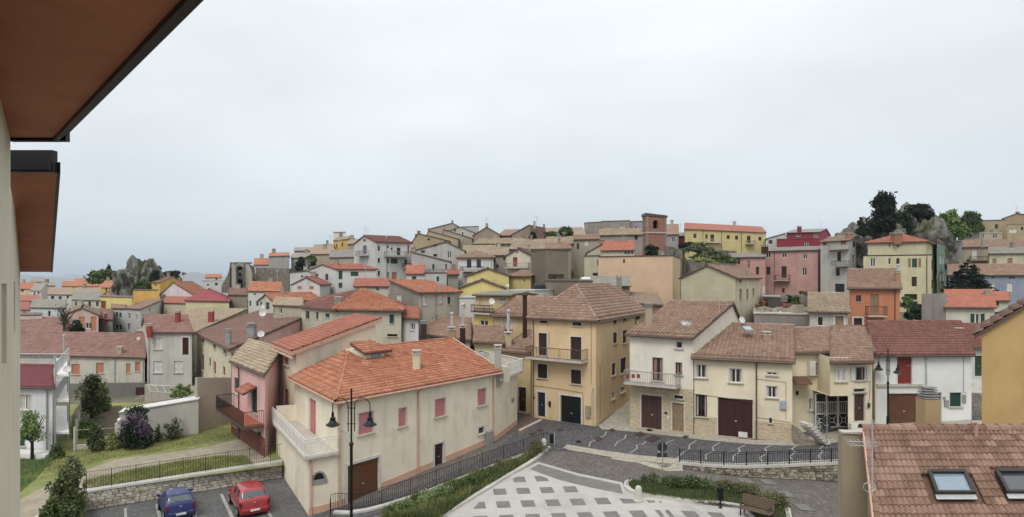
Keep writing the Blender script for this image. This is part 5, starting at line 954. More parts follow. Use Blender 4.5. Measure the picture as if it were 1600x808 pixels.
# wavy white lines set in the cobbles of the upper street
def ribbon(name, pts, wpx, mat, dz, proj, label=None):
    P = [np.array(proj(x, y)) for x, y in pts]; mb = MB(); w = wpx
    zf = zP if proj is gP else (zL if proj is gL else zG)
    for i in range(len(P)-1):
        d = P[i+1]-P[i]; s = np.array([d[1], -d[0]])/max(1e-6, np.linalg.norm(d[:2]))*w/2
        q = [P[i][:2]-s, P[i+1][:2]-s, P[i+1][:2]+s, P[i][:2]+s]; mb.f([(a[0], a[1], zf(a[0], a[1])+dz) for a in q][::1])
    return mb
sq = [[(947, 675), (945, 681), (938, 684), (931, 688), (923, 691), (920, 699)], [(978, 680), (976, 686), (965, 691), (960, 698)], [(1010, 690), (1005, 694), (994, 696), (996, 701), (984, 709)], [(1053, 688), (1042, 692), (1040, 697), (1028, 708)],
      [(1088, 689), (1077, 696), (1077, 702), (1066, 709), (1058, 717)], [(1125, 692), (1113, 699), (1115, 705), (1103, 711), (1103, 719)], [(1164, 696), (1154, 701), (1156, 707), (1146, 713), (1146, 721)], [(1205, 697), (1195, 701), (1199, 709), (1187, 716), (1191, 722)],
      [(1245, 697), (1237, 702), (1243, 707), (1234, 714), (1238, 720)], [(1288, 696), (1281, 702), (1286, 706), (1279, 713), (1283, 719)]]
mb = MB()
for s in sq:
    m_ = ribbon('x', s, .10, None, .03, gP); n = len(mb.V); mb.V += m_.V; mb.F += [tuple(i+n for i in f) for f in m_.F]; mb.M += m_.M
tag(mb.build('street_lines', gmat('line_stone', '8a877f', 'a29f96', 2, 20)), kind='structure')
for i, (pts, m) in enumerate([([(928, 685), (936, 683), (942, 687), (934, 690)], 'rustp'), ([(992, 679), (1001, 675), (1009, 679), (1000, 684)], 'rustp'), ([(1007, 688), (1020, 681), (1032, 684), (1020, 692)], 'rustp'), ([(951, 673), (957, 670), (962, 673), (957, 675)], 'rustp'), ([(1009, 672), (1015, 671), (1021, 673), (1014, 675)], 'dk'), ([(1066, 683), (1071, 681), (1077, 683), (1071, 686)], 'rustp'),
                          ([(899, 691), (904, 688.5), (909, 690.5), (904, 693)], 'dk'), ([(826, 679), (832, 675.5), (838, 677), (832, 681)], 'rustp'), ([(838, 673), (843, 670.5), (849, 672), (845, 675.5)], 'rustp'), ([(870, 672), (876, 670), (881, 672), (876, 674.5)], 'rustp')]):
    o = sheet('manhole_cover', pts, flat('4a3630', .7) if m == 'rustp' else M['iron'], .05, proj=gP, struct=False)
    tag(o, "manhole cover", 'manhole cover', 'rusty covers in the cobbled street')
    o['label'] = ["rusty square cover crossed by a wavy line left of the brick fronted house", "rusty square cover nearest the brick fronted house's wood door", "largest brown patch cover in the street before the tan door", "small rusty cover beside the alley mouth right of the ochre house", "black drain grate at the foot of the dark wood garage door", "rusty cover on the pavement edge below the tan door",
                  "small black grate in the road before the ochre house corner", "rusty round cover nearest the villa corner", "rusty round cover near the blue black door", "rusty round cover before the black garage door"][i]
# the square: white stone, dark squares, borders
plaza_poly = [(690, 830), (700, 802), (760, 764), (836, 724), (841, 722), (904, 740), (972, 754), (982, 769), (999, 776), (1080, 786), (1124, 789), (1170, 796), (1200, 830)]
pz = sheet('town_square', plaza_poly, G['plaza'], .012)
band = [(828, 733.5), (841.5, 725.5), (904, 744), (969, 757.5), (973, 772), (925, 762.7), (873, 750)]
sheet('stone_border', band, G['slab'], .02, parent=pz)
o0, a_, b_ = [np.array(gL(*p)[:2]) for p in ((817.7, 767.5), (854.5, 766.2), (863.8, 786))]; va = a_-o0; vb = b_-a_
inner = [np.array(gL(*p)[:2]) for p in [(700, 835), (707, 803), (770, 764), (824, 737), (873, 754), (925, 767), (974, 776), (996, 781), (1080, 791), (1124, 794), (1160, 800), (1175, 835)]]
def clipline(poly, a, b, inside):
    if len(poly) < 3: return []
    sd = lambda p: (b[0]-a[0])*(p[1]-a[1])-(b[1]-a[1])*(p[0]-a[0]); sg = 1 if sd(inside) > 0 else -1; out = []
    for j in range(len(poly)):
        p, q = poly[j], poly[(j+1) % len(poly)]; ip, iq = sd(p)*sg, sd(q)*sg
        if ip >= 0: out.append(p)
        if ip*iq < 0: out.append(p+(q-p)*ip/(ip-iq))
    return out
for i in range(-4, 12):
    for j in range(-5, 8):
        c = o0+va*i+vb*j; p = [c+va*x*.27+vb*y*.24 for x, y in ((-1, -1), (1, -1), (1, 1), (-1, 1))]; 
        p = clipline(p, inner[0], inner[2], inner[8]); p = clipline(p, inner[2], inner[3], inner[8])
        for q in range(3, len(inner)-1):
            a, b = inner[q], inner[q+1]
            if min(a[0], b[0])-.6 <= c[0] <= max(a[0], b[0])+.6: p = clipline(p, a, b, np.array([(a[0]+b[0])/2, 20.]))
        if len(p) < 3: continue
        ar = abs(sum(p[k][0]*p[(k+1) % len(p)][1]-p[(k+1) % len(p)][0]*p[k][1] for k in range(len(p))))/2
        if ar < .15: continue
        mb = MB(); mb.prism([tuple(x) for x in p], [zL(*x) for x in p], [zL(*x)+.022 for x in p]); mb.build('paving_slab', G['slab'], pz)
def polywall(name, line, h, th, mat, zf, proj, dz=0, parent=None, side=1, label=None, cat=None, hl=None):
    """a low kerb or wall along pixel points of its foot; side=+1 thickens away from the camera"""
    P = [np.array(proj(x, y)[:2]) for x, y in line]; mb = MB(); N = []
    for i in range(len(P)):
        d = P[min(i+1, len(P)-1)]-P[max(i-1, 0)]; n = np.array([-d[1], d[0]])/np.linalg.norm(d); N.append(n*side*th)
    for i in range(len(P)-1):
        q = [P[i], P[i+1], P[i+1]+N[i+1], P[i]+N[i]]; hh = hl or [h]*len(P); H = [hh[i], hh[i+1], hh[i+1], hh[i]]
        zz = [zf(*x)+dz for x in q]; mb.prism([tuple(x) for x in q], [z-.35 for z in zz], [z+k for z, k in zip(zz, H)])
    o = mb.build(name, mat, parent)
    if label: tag(o, label, cat)
    return o, P, N
o, _, _ = polywall('kerb', [(680, 818), (700, 805), (760, 768), (800, 743), (830, 726), (846, 714), (851, 708)], .16, .28, G['coping'], zL, gL); tag(o, kind='structure')
o, _, _ = polywall('kerb', [(983, 752), (976, 756), (975, 763), (981, 769), (999, 776), (1080, 787), (1124, 790), (1165, 796)], .16, .28, G['coping'], zL, gL); tag(o, kind='structure')
o, _, _ = polywall('kerb', [(1222, 783), (1229, 790), (1235, 800), (1238, 815)], .16, .28, G['coping'], zL, gL, side=-1); tag(o, kind='structure')
sheet('planter_soil', [(594, 822), (598, 806), (640, 785), (700, 762), (745, 742), (800, 722), (838, 705), (846, 709), (800, 740), (740, 776), (680, 818)], G['soil'], .1, proj=gP)
pl2 = [(984, 752), (1020, 757), (1082, 763), (1165, 773), (1216, 780), (1228, 790), (1236, 815), (1190, 815), (1165, 796), (1080, 787), (999, 776), (977, 762)]
sheet('planter_soil', pl2, G['soil'], .1)
# parking lines
for pts in ([(194, 794), (198, 794), (199, 812), (194, 812)], [(243, 788), (248, 788), (253, 812), (247, 812)], [(294, 781), (299, 781), (310, 812), (303, 812)], [(343.5, 772), (348, 772), (368, 812), (361, 812)], [(416, 798), (421, 798), (428, 812), (423, 812)]):
    o = sheet('parking_line', pts, gmat('worn_paint', '8f8d86', 'b0ada4', 3, 20, '77756f'), .006, proj=gP)
# ---------------------------------------------------------------- stones laid one by one
def stone_wall(root, A, B, zb, zt, rows, lenpx, n_out, mats, seed, limit=300, name='stone', th=.1):
    """A, B plan ends; zb, zt functions of t"""
    rg = random.Random(seed); L = np.linalg.norm(B-A); u = (B-A)/L; me_cache = []
    for k in range(6):
        mb = MB(); j = lambda s: rg.uniform(-s, s)
        p = [(-.5+j(.06), 0, -.5+j(.08)), (.5+j(.06), 0, -.5+j(.08)), (.5+j(.06), 0, .5+j(.08)), (-.5+j(.06), 0, .5+j(.08))]; f = [(x*.86, 1+j(.2), z*.82) for x, _, z in p]
        b = mb.v(*p); t = mb.v(*f); mb.F.append((t, t+1, t+2, t+3)); mb.M.append(0)
        for i in range(4): q = (i+1) % 4; mb.F.append((b+i, b+q, t+q, t+i)); mb.M.append(0)
        me = bpy.data.meshes.new(name); me.from_pydata(mb.V, [], mb.F); me.materials.append(mats[k % len(mats)]); me_cache.append(me)
    cnt = 0; ang = math.atan2(u[1], u[0]); rl = np.array(root.location)
    sgn = 1 if np.dot(np.array([-u[1], u[0]]), n_out) > 0 else -1
    for r in range(rows):
        x = -rg.uniform(0, .2)
        while x < L:
            w = lenpx*rg.uniform(.55, 1.35); t = min(1, max(0, (x+w/2)/L)); z0, z1 = zb(t), zt(t); h = (z1-z0)/rows
            if x+w > L: w = L-x
            if w > .1 and cnt < limit and h > .05:
                o = bpy.data.objects.new(name, me_cache[rg.randrange(6)]); COL.objects.link(o); o.parent = root; c = A+u*(x+w/2)
                o.location = (c[0]-rl[0], c[1]-rl[1], z0+h*(r+.5)-rl[2]); o.rotation_euler = (0, 0, ang); o.scale = (w*.96, sgn*th*rg.uniform(.6, 1.1), h*.94); cnt += 1
            x += w
# parking wall with railing
stm = [flat(c, .9, 0, .2) for c in ('b0a897', '9c9484', 'bcb4a4')]
def fence_bars(root, P, Zb, h, step, mats, post_every, bar_r=.011, post_r=.025, rails=(1.0,), limit=290):
    """P plan points, bars shared by mesh data"""
    mb = MB(); mb.tube([(0, 0, 0), (0, 0, h)], bar_r, 4, cap=False); o = mb.build('bar', mats); bar = o.data; bpy.data.objects.remove(o)
    mb = MB(); mb.tube([(0, 0, -.1), (0, 0, h+.04)], post_r, 6); o = mb.build('post', mats); post = o.data; bpy.data.objects.remove(o)
    rl = np.array(root.location); pts = [np.array([p[0], p[1], z]) for p, z in zip(P, Zb)]
    for fr in rails:
        mb = MB(); mb.tube([p+[0, 0, h*fr] for p in pts], bar_r*1.5, 5); mb.build('rail', mats, root)
    k = 0
    for i in range(len(pts)-1):
        d = pts[i+1]-pts[i]; L = np.linalg.norm(d[:2]); n = max(1, int(round(L/step)))
        for q in range(n):
            p = pts[i]+d*q/n; me = post if k % post_every == 0 else bar; o = bpy.data.objects.new('post' if me is post else 'bar', me); COL.objects.link(o); o.parent = root; o.location = tuple(p-rl); k += 1
            if k > limit: return
A, B = np.array(gP(128, 799)[:2]), np.array(gP(441, 746)[:2]); u_ = (B-A)/np.linalg.norm(B-A); nn = np.array([u_[1], -u_[0]])
pw = empty('stone_wall', (*A, zP(*A)), "low stone retaining wall with white coping behind the parked cars", 'wall'); LW = np.linalg.norm(B-A)
tA, tB = zG(*A)+.0, zG(*B)+.0; mb = MB(); nb = -nn*.35
mb.prism([tuple(A), tuple(B), tuple(B+nb), tuple(A+nb)], [-1.6]*4, [tA-.02, tB-.02, tB-.02, tA-.02]); mb.build('core', flat('857d6e', .95), pw)
stone_wall(pw, A, B, lambda t: zP(*(A+(B-A)*t)), lambda t: tA+(tB-tA)*t-.02, 6, .37, nn, stm, 3, th=.07)
mb = MB(); a, b = A+nn*.1, B+nn*.1; bb = -nn*.5; mb.prism([tuple(a), tuple(b), tuple(b+bb), tuple(a+bb)], [tA, tB, tB, tA], [tA+.12, tB+.12, tB+.12, tA+.12]); mb.build('coping', G['coping'], pw)
rf = empty('railing', (*(A-nn*.15), tA+.12), "thin metal railing on the white coping of the car park wall", 'railing')
fence_bars(rf, [A-nn*.12+u_*.2, B-nn*.12], [tA+.12, tB+.12], 1.05, .14, M['iron'], 9, bar_r=.009, post_r=.02, rails=(1.0, .1))
# left end wall of the car park, running to the viewer
A2 = np.array(gP(128, 799)[:2]); B2 = np.array([A2[0]+.9, A2[1]-9]); mb = MB(); mb.prism([tuple(A2), (A2[0]-.4, A2[1]), (B2[0]-.4, B2[1]), tuple(B2)], [-2]*4, [tA+.12, tA+.12, tA-.2, tA-.2]); tag(mb.build('parapet_wall', G['coping']), "short white parapet at the left end of the car park", 'wall')
# curved fence with coping beside the villa
fl = [(516, 812), (517, 803), (524, 800), (545, 801), (572, 797), (600, 790), (635, 779), (665, 769), (695, 757), (744, 738), (791, 720), (820, 710), (843, 701), (858, 699)]
P = [np.array(gP(x, y)[:2]) for x, y in fl]
cw, _, Nn = polywall('coping_wall', fl[2:], .12, .32, G['coping'], zP, gP, side=-1, label="white coping band between the cobbled ramp and the green planter", cat='kerb')
cf = empty('curved_fence', (*P[3], zP(*P[3])), "curved fence of thin grey bars along the ramp beside the villa", 'fence')
fence_bars(cf, P, [zP(*p)+.1 for p in P], .95, .135, M['iron'], 14, rails=(1.0, .12), limit=299)
# right retaining wall of stones with a black fence
wr = [np.array(gP(x, y)[:2]) for x, y in wall_top[1:]]
rw = empty('stone_wall', (*wr[4], zP(*wr[4])), "stained stone retaining wall under the black fence, on the right", 'wall')
mb = MB(); stm2 = [flat(c, .95, 0, .45) for c in ('9c927e', '7f7666', 'aaa08c')]
for i in range(len(wr)-1):
    a, b = wr[i], wr[i+1]; d = (b-a)/np.linalg.norm(b-a); n_ = np.array([d[1], -d[0]]); f = -n_*.4
    mb.prism([tuple(a), tuple(b), tuple(b+f), tuple(a+f)], -2.5, [zP(*a)-.02, zP(*b)-.02, zP(*b)-.02, zP(*a)-.02])
    stone_wall(rw, a, b, lambda t: zL(*(a+(b-a)*t)), lambda t: zP(*(a+(b-a)*t))-.08, 2 if i < 2 else (4 if i < 4 else 5), .38, n_, stm2, 20+i, limit=45, th=.09)
mb.build('core', flat('6a6252', .95), rw); mb = MB()
for i in range(len(wr)-1):
    a, b = wr[i], wr[i+1]; d = (b-a)/np.linalg.norm(b-a); n_ = np.array([d[1], -d[0]])*.12; f = -n_/.12*.5
    mb.prism([tuple(a+n_), tuple(b+n_), tuple(b+f), tuple(a+f)], [zP(*a)-.06, zP(*b)-.06, zP(*b)-.06, zP(*a)-.06], [zP(*a)+.1, zP(*b)+.1, zP(*b)+.1, zP(*a)+.1])
mb.build('coping', G['coping'], rw)
bf = empty('iron_fence', (*wr[4], zP(*wr[4])), "black iron fence with posts along the upper street", 'fence')
fence_bars(bf, [p for p in wr], [zP(*p)+.1 for p in wr], .82, .145, M['iron'], 9, bar_r=.013, post_r=.04, rails=(1.0, .86, .1))
# ---------------------------------------------------------------- garden
gpoly = [(10, 830), (10, 700), (30, 690), (108, 683), (104, 632), (238, 628), (240, 676), (308, 675), (372, 655), (440, 700), (442, 727), (300, 746), (133, 770), (128, 830)]
sheet('garden', gpoly, G['grass'], 0, proj=gG)
sheet('dirt_path', [(0, 800), (60, 765), (130, 736), (180, 718), (260, 708), (330, 697), (368, 687), (400, 690), (425, 720), (436, 728), (404, 731), (385, 712), (340, 712), (270, 722), (190, 736), (120, 775), (80, 820), (10, 830)], G['dirt'], .012, proj=gG)
sheet('dirt_patch', [(20, 715), (60, 705), (85, 712), (80, 728), (25, 745)], G['soil'], .01, proj=gG)
def wallbox(name, a, b, Ya, Yb, yta, ytb, mat, label, th=.25, cap=None, zbot=-1):
    p, q = Pt(a, Ya), Pt(b, Yb); d = (q-p)/np.linalg.norm(q-p); n = np.array([-d[1], d[0]])*th
    if n[1] < 0: n = -n
    r = empty(name, (*((p+q)/2), zbot+1), label, 'wall'); mb = MB(); z0, z1 = Z(yta, Ya), Z(ytb, Yb); mb.prism([tuple(p), tuple(q), tuple(q+n), tuple(p+n)], zbot, [z0, z1, z1, z0]); mb.build('wall_body', mat, r)
    if cap:
        mb = MB(); e = d*.05; c, w_ = cap; n1 = n/th; mb.prism([tuple(p-e-n1*.1), tuple(q+e-n1*.1), tuple(q+n1*(w_)), tuple(p-e+n1*(w_))], [z0, z1, z1, z0], [z0+.07, z1+.07, z1+.07, z0+.07]); mb.build('coping', c, r)
    return r
sheet('vegetable_plot', [(112, 684), (112, 650), (120, 636), (190, 634), (196, 650), (186, 680)], G['soil'], .02, proj=gG)
wallbox('garden_wall', 308, 365, 50.5, 53.5, 590, 590, plaster('a39c8c', .4), "tall beige rendered wall between the garden and the pink house")
wallbox('garden_wall', 187, 310, 48.3, 50, 645, 624, plaster('b0aca2', .4), "long garden wall topped by a broad sloping white cap", cap=(flat('c9c8c5', .5), 1.6), th=.3)
wallbox('concrete_wall', 105, 226, 70, 70, 600, 598, plaster('77736c', .8), "dark stained concrete wall below the long low house", th=.4, zbot=-3)
wallbox('concrete_wall', 226, 310, 66, 64, 601, 606, plaster('a8a290', .5), "pale rendered wall with a ledge below the grey white house", th=.4, zbot=-3)
wallbox('grey_wall', 1440, 1479, 72.5, 71, 459, 459, plaster('8f8c88', .8), "bare grey wall left of the vivid orange tiled house", th=.3, zbot=4)
wallbox('stone_wall', 1512, 1540, 48.2, 48.4, 614, 616, stonemat('7d776a', 'a0998a', 1, 2.5), "block stone wall under the white steps at the right", th=.4, zbot=0)
for nm, a, b, Ya, Yb, y0, y1, lb in (('stone_wall', 1066, 1150, 112, 110, 409, 412, "weathered old stone wall below the scrubby bank"), ('stone_wall', 1088, 1150, 138, 134, 388, 392, "dry stone terrace wall under the long yellow house"),
                                ('stone_wall', 400, 452, 135, 133, 418, 420, "rough stone terrace wall in front of the tall grey box house")):
    wallbox(nm, a, b, Ya, Yb, y0, y1, stonemat('6f6a60', '8f8878', 1, 1.6), lb, th=.8, zbot=2)
mb = MB()   # sloped masonry bank right of the salmon building
for i, (a, b, y0, y1) in enumerate(((1040, 1052, 384, 386), (1052, 1066, 386, 392), (1066, 1072, 392, 404), (1072, 1078, 404, 414))):
    p, q = Pt(a, 106), Pt(b, 105); mb.prism([tuple(p), tuple(q), (q[0]+.3, q[1]+2), (p[0]+.3, p[1]+2)], 4, [Z(y0, 106), Z(y1, 105), Z(y1, 105), Z(y0, 106)])
tag(mb.build('buttress_wall', stonemat('6f6a60', '938c7c', 1, 1.8)), "curving ruined masonry wall right of the salmon building", 'wall')
# vegetable plot posts and greenhouse frame
vp = empty('plot_fence', (*Pt(115, 47), .6), "row of pale concrete posts with wire beside the vegetable plot", 'fence')
for px, Y, yt in ((117, 46.8, 667), (119.5, 49, 655), (122, 52, 642), (124.5, 56, 632)):
    p = Pt(px, Y); mb = MB(); mb.cbox((p[0], p[1], zG(*p)-.3), .14, .14, Z(yt, Y)-zG(*p)+.3); mb.build('post', M['stone'], vp)
mb = MB(); p, q = Pt(117, 46.8), Pt(188, 47.6); mb.box((p[0], p[1], .1), (q[0]-p[0], q[1]-p[1], 0), (0, .15, 0), (0, 0, .7)); mb.tube([(p[0], p[1], 1.9), (q[0], q[1], 1.9)], .015, 4); mb.build('kerb_base', M['stone'], vp)
mb = MB(); p = Pt(187, 47.4); mb.cbox((p[0], p[1], 0), .45, .45, Z(660, 47.4)); gp = mb.build('gate_pillar', M['stone']); tag(gp, "stubby grey gate pillar with a white ball at the wall's left end", 'pillar')
mb = MB(); mb.lathe((p[0], p[1], Z(660, 47.4)), [(0.02, 0), (.14, .06), (.18, .18), (.12, .3), (0, .34)], 10); mb.build('ball', M['white'], gp, smooth=True)
gh = MB(); 
for k in range(4): a = Pt(236+k*12, 56); gh.tube([(a[0], a[1], 1.5), (a[0], a[1], Z(612+k*1, 56)), (a[0]-1.4, a[1]+2, Z(603, 58))], .03, 4)
a, b = Pt(236, 56), Pt(272, 56); gh.tube([(a[0], a[1], Z(612, 56)), (b[0], b[1], Z(614, 56))], .03, 4); gh.tube([(a[0]-1.4, a[1]+2, Z(603, 58)), (b[0]-1.4, b[1]+2, Z(603, 58))], .03, 4)
tag(gh.build('greenhouse_frame', M['lgrey']), "bare greenhouse frame of thin pipes behind the white capped wall", 'frame')
mb = MB(); a, b = Pt(212, 69.5), Pt(232, 69.5); mb.box((a[0], a[1], Z(634, 69)), (b[0]-a[0], 0, 0), (0, .12, 0), (0, 0, 1.9)); tag(mb.build('shed_door', M['dred']), "dark red metal door in the concrete wall behind the plot", 'door')
# white house side balconies at the left
def sidebal():
    mb = MB(); r = W6
    for y0 in (560, 600, 650):
        p, q = Pt(84, 46.5), Pt(104, 56); z = Z(y0+25, 46.5); mb.prism([tuple(p), (p[0]+1.1, p[1]), tuple(q), (q[0]-1.1, q[1])], z-.15, z)
    mb.build('balcony_slab', M['white'], r); mb = MB()
    for px, Y in ((86, 46.4), (106, 50), (108, 56)): p = Pt(px, Y); mb.tube([(p[0], p[1], 0), (p[0], p[1], Z(556, Y))], .06, 6)
    for y0 in (571, 612): 
        a, b = Pt(88, 46.4), Pt(108, 56); za = Z(y0+14, 46.4); mb.tube([(a[0], a[1], za+.9), (b[0], b[1], za+.9)], .04, 5)
        for k in range(30): c = a+(b-a)*k/30; mb.tube([(c[0], c[1], za), (c[0], c[1], za+.9)], .02, 4, cap=False)
    mb.build('balcony_rail', M['lgrey'], r)
    mb = MB(); a, b = Pt(20, 50), Pt(108, 50); z = Z(563, 50); mb.tube([(a[0], a[1], z+.5), (b[0], b[1], z+.5)], .04, 5); mb.tube([(a[0], a[1], z), (b[0], b[1], z)], .04, 5)
    for k in range(40): c = a+(b-a)*k/40; mb.tube([(c[0], c[1], z), (c[0], c[1], z+.5)], .018, 4, cap=False)
    mb.build('roof_railing', M['lgrey'], r)
    a, b = Pt(-40, 46.8), Pt(90, 46.0); mb = MB(); mb.prism([(a[0], a[1]-1.2), (b[0], b[1]-1.2), (b[0], b[1]), (a[0], a[1])], -.5, .62); mb.build('terrace_base', M['white'], r)
sidebal()
# ---------------------------------------------------------------- terrain and far land
extra = [(-60, 60, -3), (-40, 60, -1), (0, 60, 1.2), (30, 60, 2.5), (60, 60, 4), (70, 110, 14), (90, 160, 22), (120, 180, 24), (140, 150, 22), (60, 150, 17), (20, 180, 20), (-20, 190, 20), (-60, 190, 14), (-80, 120, 0), (-100, 90, -8), (-150, 120, -12), (-140, 180, -6), (-120, 220, 0),
         (0, 230, 15), (60, 230, 15), (120, 240, 15), (-60, 250, 0), (-160, 260, -25), (200, 100, 18), (180, 200, 20), (-220, 150, -40), (40, 127, 15.5), (46, 118, 8.6), (38, 112, 10), (54, 112, 8), (50, 124, 9.5), (32, 84, 5), (38, 82, 5.5), (34, 92, 6), (30, 98, 7), (40, 100, 7.5), (48, 100, 8)]
CP = np.array([(c[0], c[1], c[2]-.4) for c in CTRL if c[1] > 58]+extra, float)
def terr(X, Y):
    d2 = (X[..., None]-CP[:, 0])**2+(Y[..., None]-CP[:, 1])**2+9; w = d2**-1.8; z = (w*CP[:, 2]).sum(-1)/w.sum(-1)
    R_ = np.hypot(X, Y); k = np.clip((R_-230)/260, 0, 1); z = z*(1-k)+(-170)*k*k*(3-2*k)+k*(1-k)*-20
    n_ = np.clip((62-Y)/5, 0, 1); zn = .045*np.clip(X, -45, 45)+.05*Y-2.3-.09*np.clip(X-8, 0, 37)*(Y < 56); z = z*(1-n_)+np.minimum(zn, 2)*n_
    return z
def grid(name, xs, ys, mat, fn):
    X, Y = np.meshgrid(xs, ys); Zz = fn(X, Y); V = np.stack([X, Y, Zz], -1).reshape(-1, 3); a = np.arange(len(ys)-1)[:, None]*len(xs)+np.arange(len(xs)-1)[None]; a = a.ravel()
    o = npmesh(name, V, np.stack([a, a+1, a+len(xs)+1, a+len(xs)], -1), mat, smooth=True); o['kind'] = 'structure'; return o
xs = np.concatenate([np.linspace(-700, -260, 12)[:-1], np.linspace(-260, 260, 175), np.linspace(260, 700, 12)[1:]]); ys = np.concatenate([[-300, -100], np.linspace(0, 260, 90), np.linspace(260, 700, 14)[1:]])
grid('terrain', xs, ys, G['terr'], terr)
mb = MB(); mb.f([(-30000, -20000, -175), (30000, -20000, -175), (30000, 40000, -175), (-30000, 40000, -175)]); tag(mb.build('far_plain', G['terr']), kind='structure')
def hills(name, Y, x0, x1, base, amp, seed, n=120):
    mb = MB(); R_ = [(x0+(x1-x0)*i/n) for i in range(n+1)]; h = [base+amp*(noise.noise(Vector((x/1500+seed, 0, 0)))+.5*noise.noise(Vector((x/500+seed, 3, 0)))) for x in R_]
    V = []; 
    for dy, k in ((-1800, 0), (-900, .55), (0, 1), (1500, .5), (3000, 0)): V += [(x, Y+dy+200*noise.noise(Vector((x/700, dy, 1))), -176+(hh+176)*k*(1+.12*noise.noise(Vector((x/400, dy/300, 5))))) for x, hh in zip(R_, h)]
    V = np.array(V); a = (np.arange(4)[:, None]*(n+1)+np.arange(n)[None]).ravel(); o = npmesh(name, V, np.stack([a, a+1, a+n+2, a+n+1], -1), G['terr'], smooth=True); o['kind'] = 'structure'
hills('distant_hills', 8500, -8500, 0, 40, 60, 3.3); hills('distant_hills', 12500, -12500, -1500, 40, 90, 9.1)
# ---------------------------------------------------------------- foliage
def folmat(c1, c2, c3):
    n = NT('foliage'); at = n.n('ShaderNodeAttribute', attribute_name='tint'); r = n.n('ShaderNodeValToRGB'); e = r.color_ramp.elements; e[0].color = (*lin(c1), 1); e[1].color = (*lin(c3), 1); e.new(.5).color = (*lin(c2), 1)
    n.l(at.outputs['Fac'], r.inputs[0]); n.b.inputs['Transmission Weight'].default_value = 0; m = n.fin(r.outputs[0], .7, None, spec=.2); return m
FM = dict(light=folmat('506a2e', '64803a', '7c944c'), mid=folmat('38481f', '4c5f2a', '66773a'), dark=folmat('1c2a1c', '263824', '34482c'), olive=folmat('3a4424', '556035', '77804c'), lilac=folmat('5a4560', '6f5675', '876c8b'), red=folmat('6e4a3a', '8a5f45', 'a07350'), dry=folmat('66702f', '838540', 'a09a5c'), white=folmat('c5c4b0', 'd5d4c0', 'e0dfd0'), con=folmat('142018', '1d2c20', '29392a'))
BARK = flat('4a4036', .9)
def leaves(name, blobs, n, size, mat, parent=None, seed=1, flatk=.6, shell=.55, kind=None):
    rg = np.random.default_rng(seed); b = np.array(blobs, float); vol = b[:, 3]*b[:, 4]*b[:, 5]; ch = rg.choice(len(b), n, p=vol**.8/(vol**.8).sum()); d = rg.normal(size=(n, 3)); d /= np.linalg.norm(d, axis=1)[:, None]
    r = shell+(1-shell)*rg.random(n)**.6; r *= 1+.22*np.sin(d[:, 0]*7+ch)*np.cos(d[:, 1]*6+ch*2)+.16*rg.normal(size=n)
    c = b[ch, :3]+d*r[:, None]*b[ch, 3:6]; a = rg.normal(size=(n, 3)); a /= np.linalg.norm(a, axis=1)[:, None]; t = np.cross(a, rg.normal(size=(n, 3))); t /= np.linalg.norm(t, axis=1)[:, None]
    s = size*(.6+.8*rg.random(n))[:, None]; a = a*s; t = t*s*flatk; V = np.stack([c-a, c-t*.8, c+a, c+t*.8], 1).reshape(-1, 3); i = np.arange(n)*4
    lump = (np.sin(c[:, 0]*1.9+seed)+np.sin(c[:, 1]*2.3)+np.sin(c[:, 2]*2.7))/6
    return npmesh(name, V, np.stack([i, i+1, i+2, i+3], -1), mat, parent, np.clip(.5+lump+rg.normal(0, .22, n), 0, 1))
def tree(label, px, Y, yt, yb, wpx, mat, seed=1, n=5000, size=.16, name='tree', cat='tree', group=None, lobes=9, trunk=.35, zg=None, x0=None):
    X = (px-800)/F*Y; zt, zb = Z(yt, Y), Z(yb, Y); zb = zG(X, Y)-.03 if zg else zb; H = zt-zb; w = wpx*Y/F/2; rg = random.Random(seed); root = empty(name, (X, Y, zb), label, cat, group); cb = zb+H*trunk; hc = zt-cb; bl = []
    for k in range(int(lobes*1.8)):
        a = rg.uniform(0, 6.28); q = rg.random(); rr = w*(.85-.5*q)*rg.uniform(.4, 1); bl.append((X+rr*math.cos(a), Y+rr*math.sin(a), cb+hc*(.1+.78*q), w*rg.uniform(.2, .42), w*rg.uniform(.2, .42), hc*rg.uniform(.09, .2)))
    bl.append((X, Y, cb+hc*.42, w*.42, w*.42, hc*.3)); mb = MB()
    if trunk < .1:
        for k in range(6): a = k*1.05+rg.random(); bl.append((X+w*.55*math.cos(a), Y+w*.55*math.sin(a), zb+H*rg.uniform(.12, .3), w*.36, w*.36, H*.16))
    for k in range(7): a = rg.uniform(0, 6.28); q = rg.uniform(.6, 1.05); bl.append((X+w*q*math.cos(a), Y+w*q*math.sin(a), cb+hc*rg.uniform(.25, .8), w*.13, w*.13, hc*.09)); mb.tube([(X, Y, zb-.5), (X+.05*H*.1, Y, zb+H*.35), (X, Y, zb+H*.75)], [H*.03+.03, H*.022+.02, .02], 7)
    for b in bl: mb.tube([(X, Y, zb+H*(trunk+.05)*rg.uniform(.7, 1.1)), ((X+b[0])/2, (Y+b[1])/2, (zb+H*trunk+b[2])/2), b[:3]], [H*.014+.015, H*.01+.01, .008], 5)
    mb.build('trunk', BARK, root); leaves('crown', bl, n, size, FM[mat], root, seed); return root
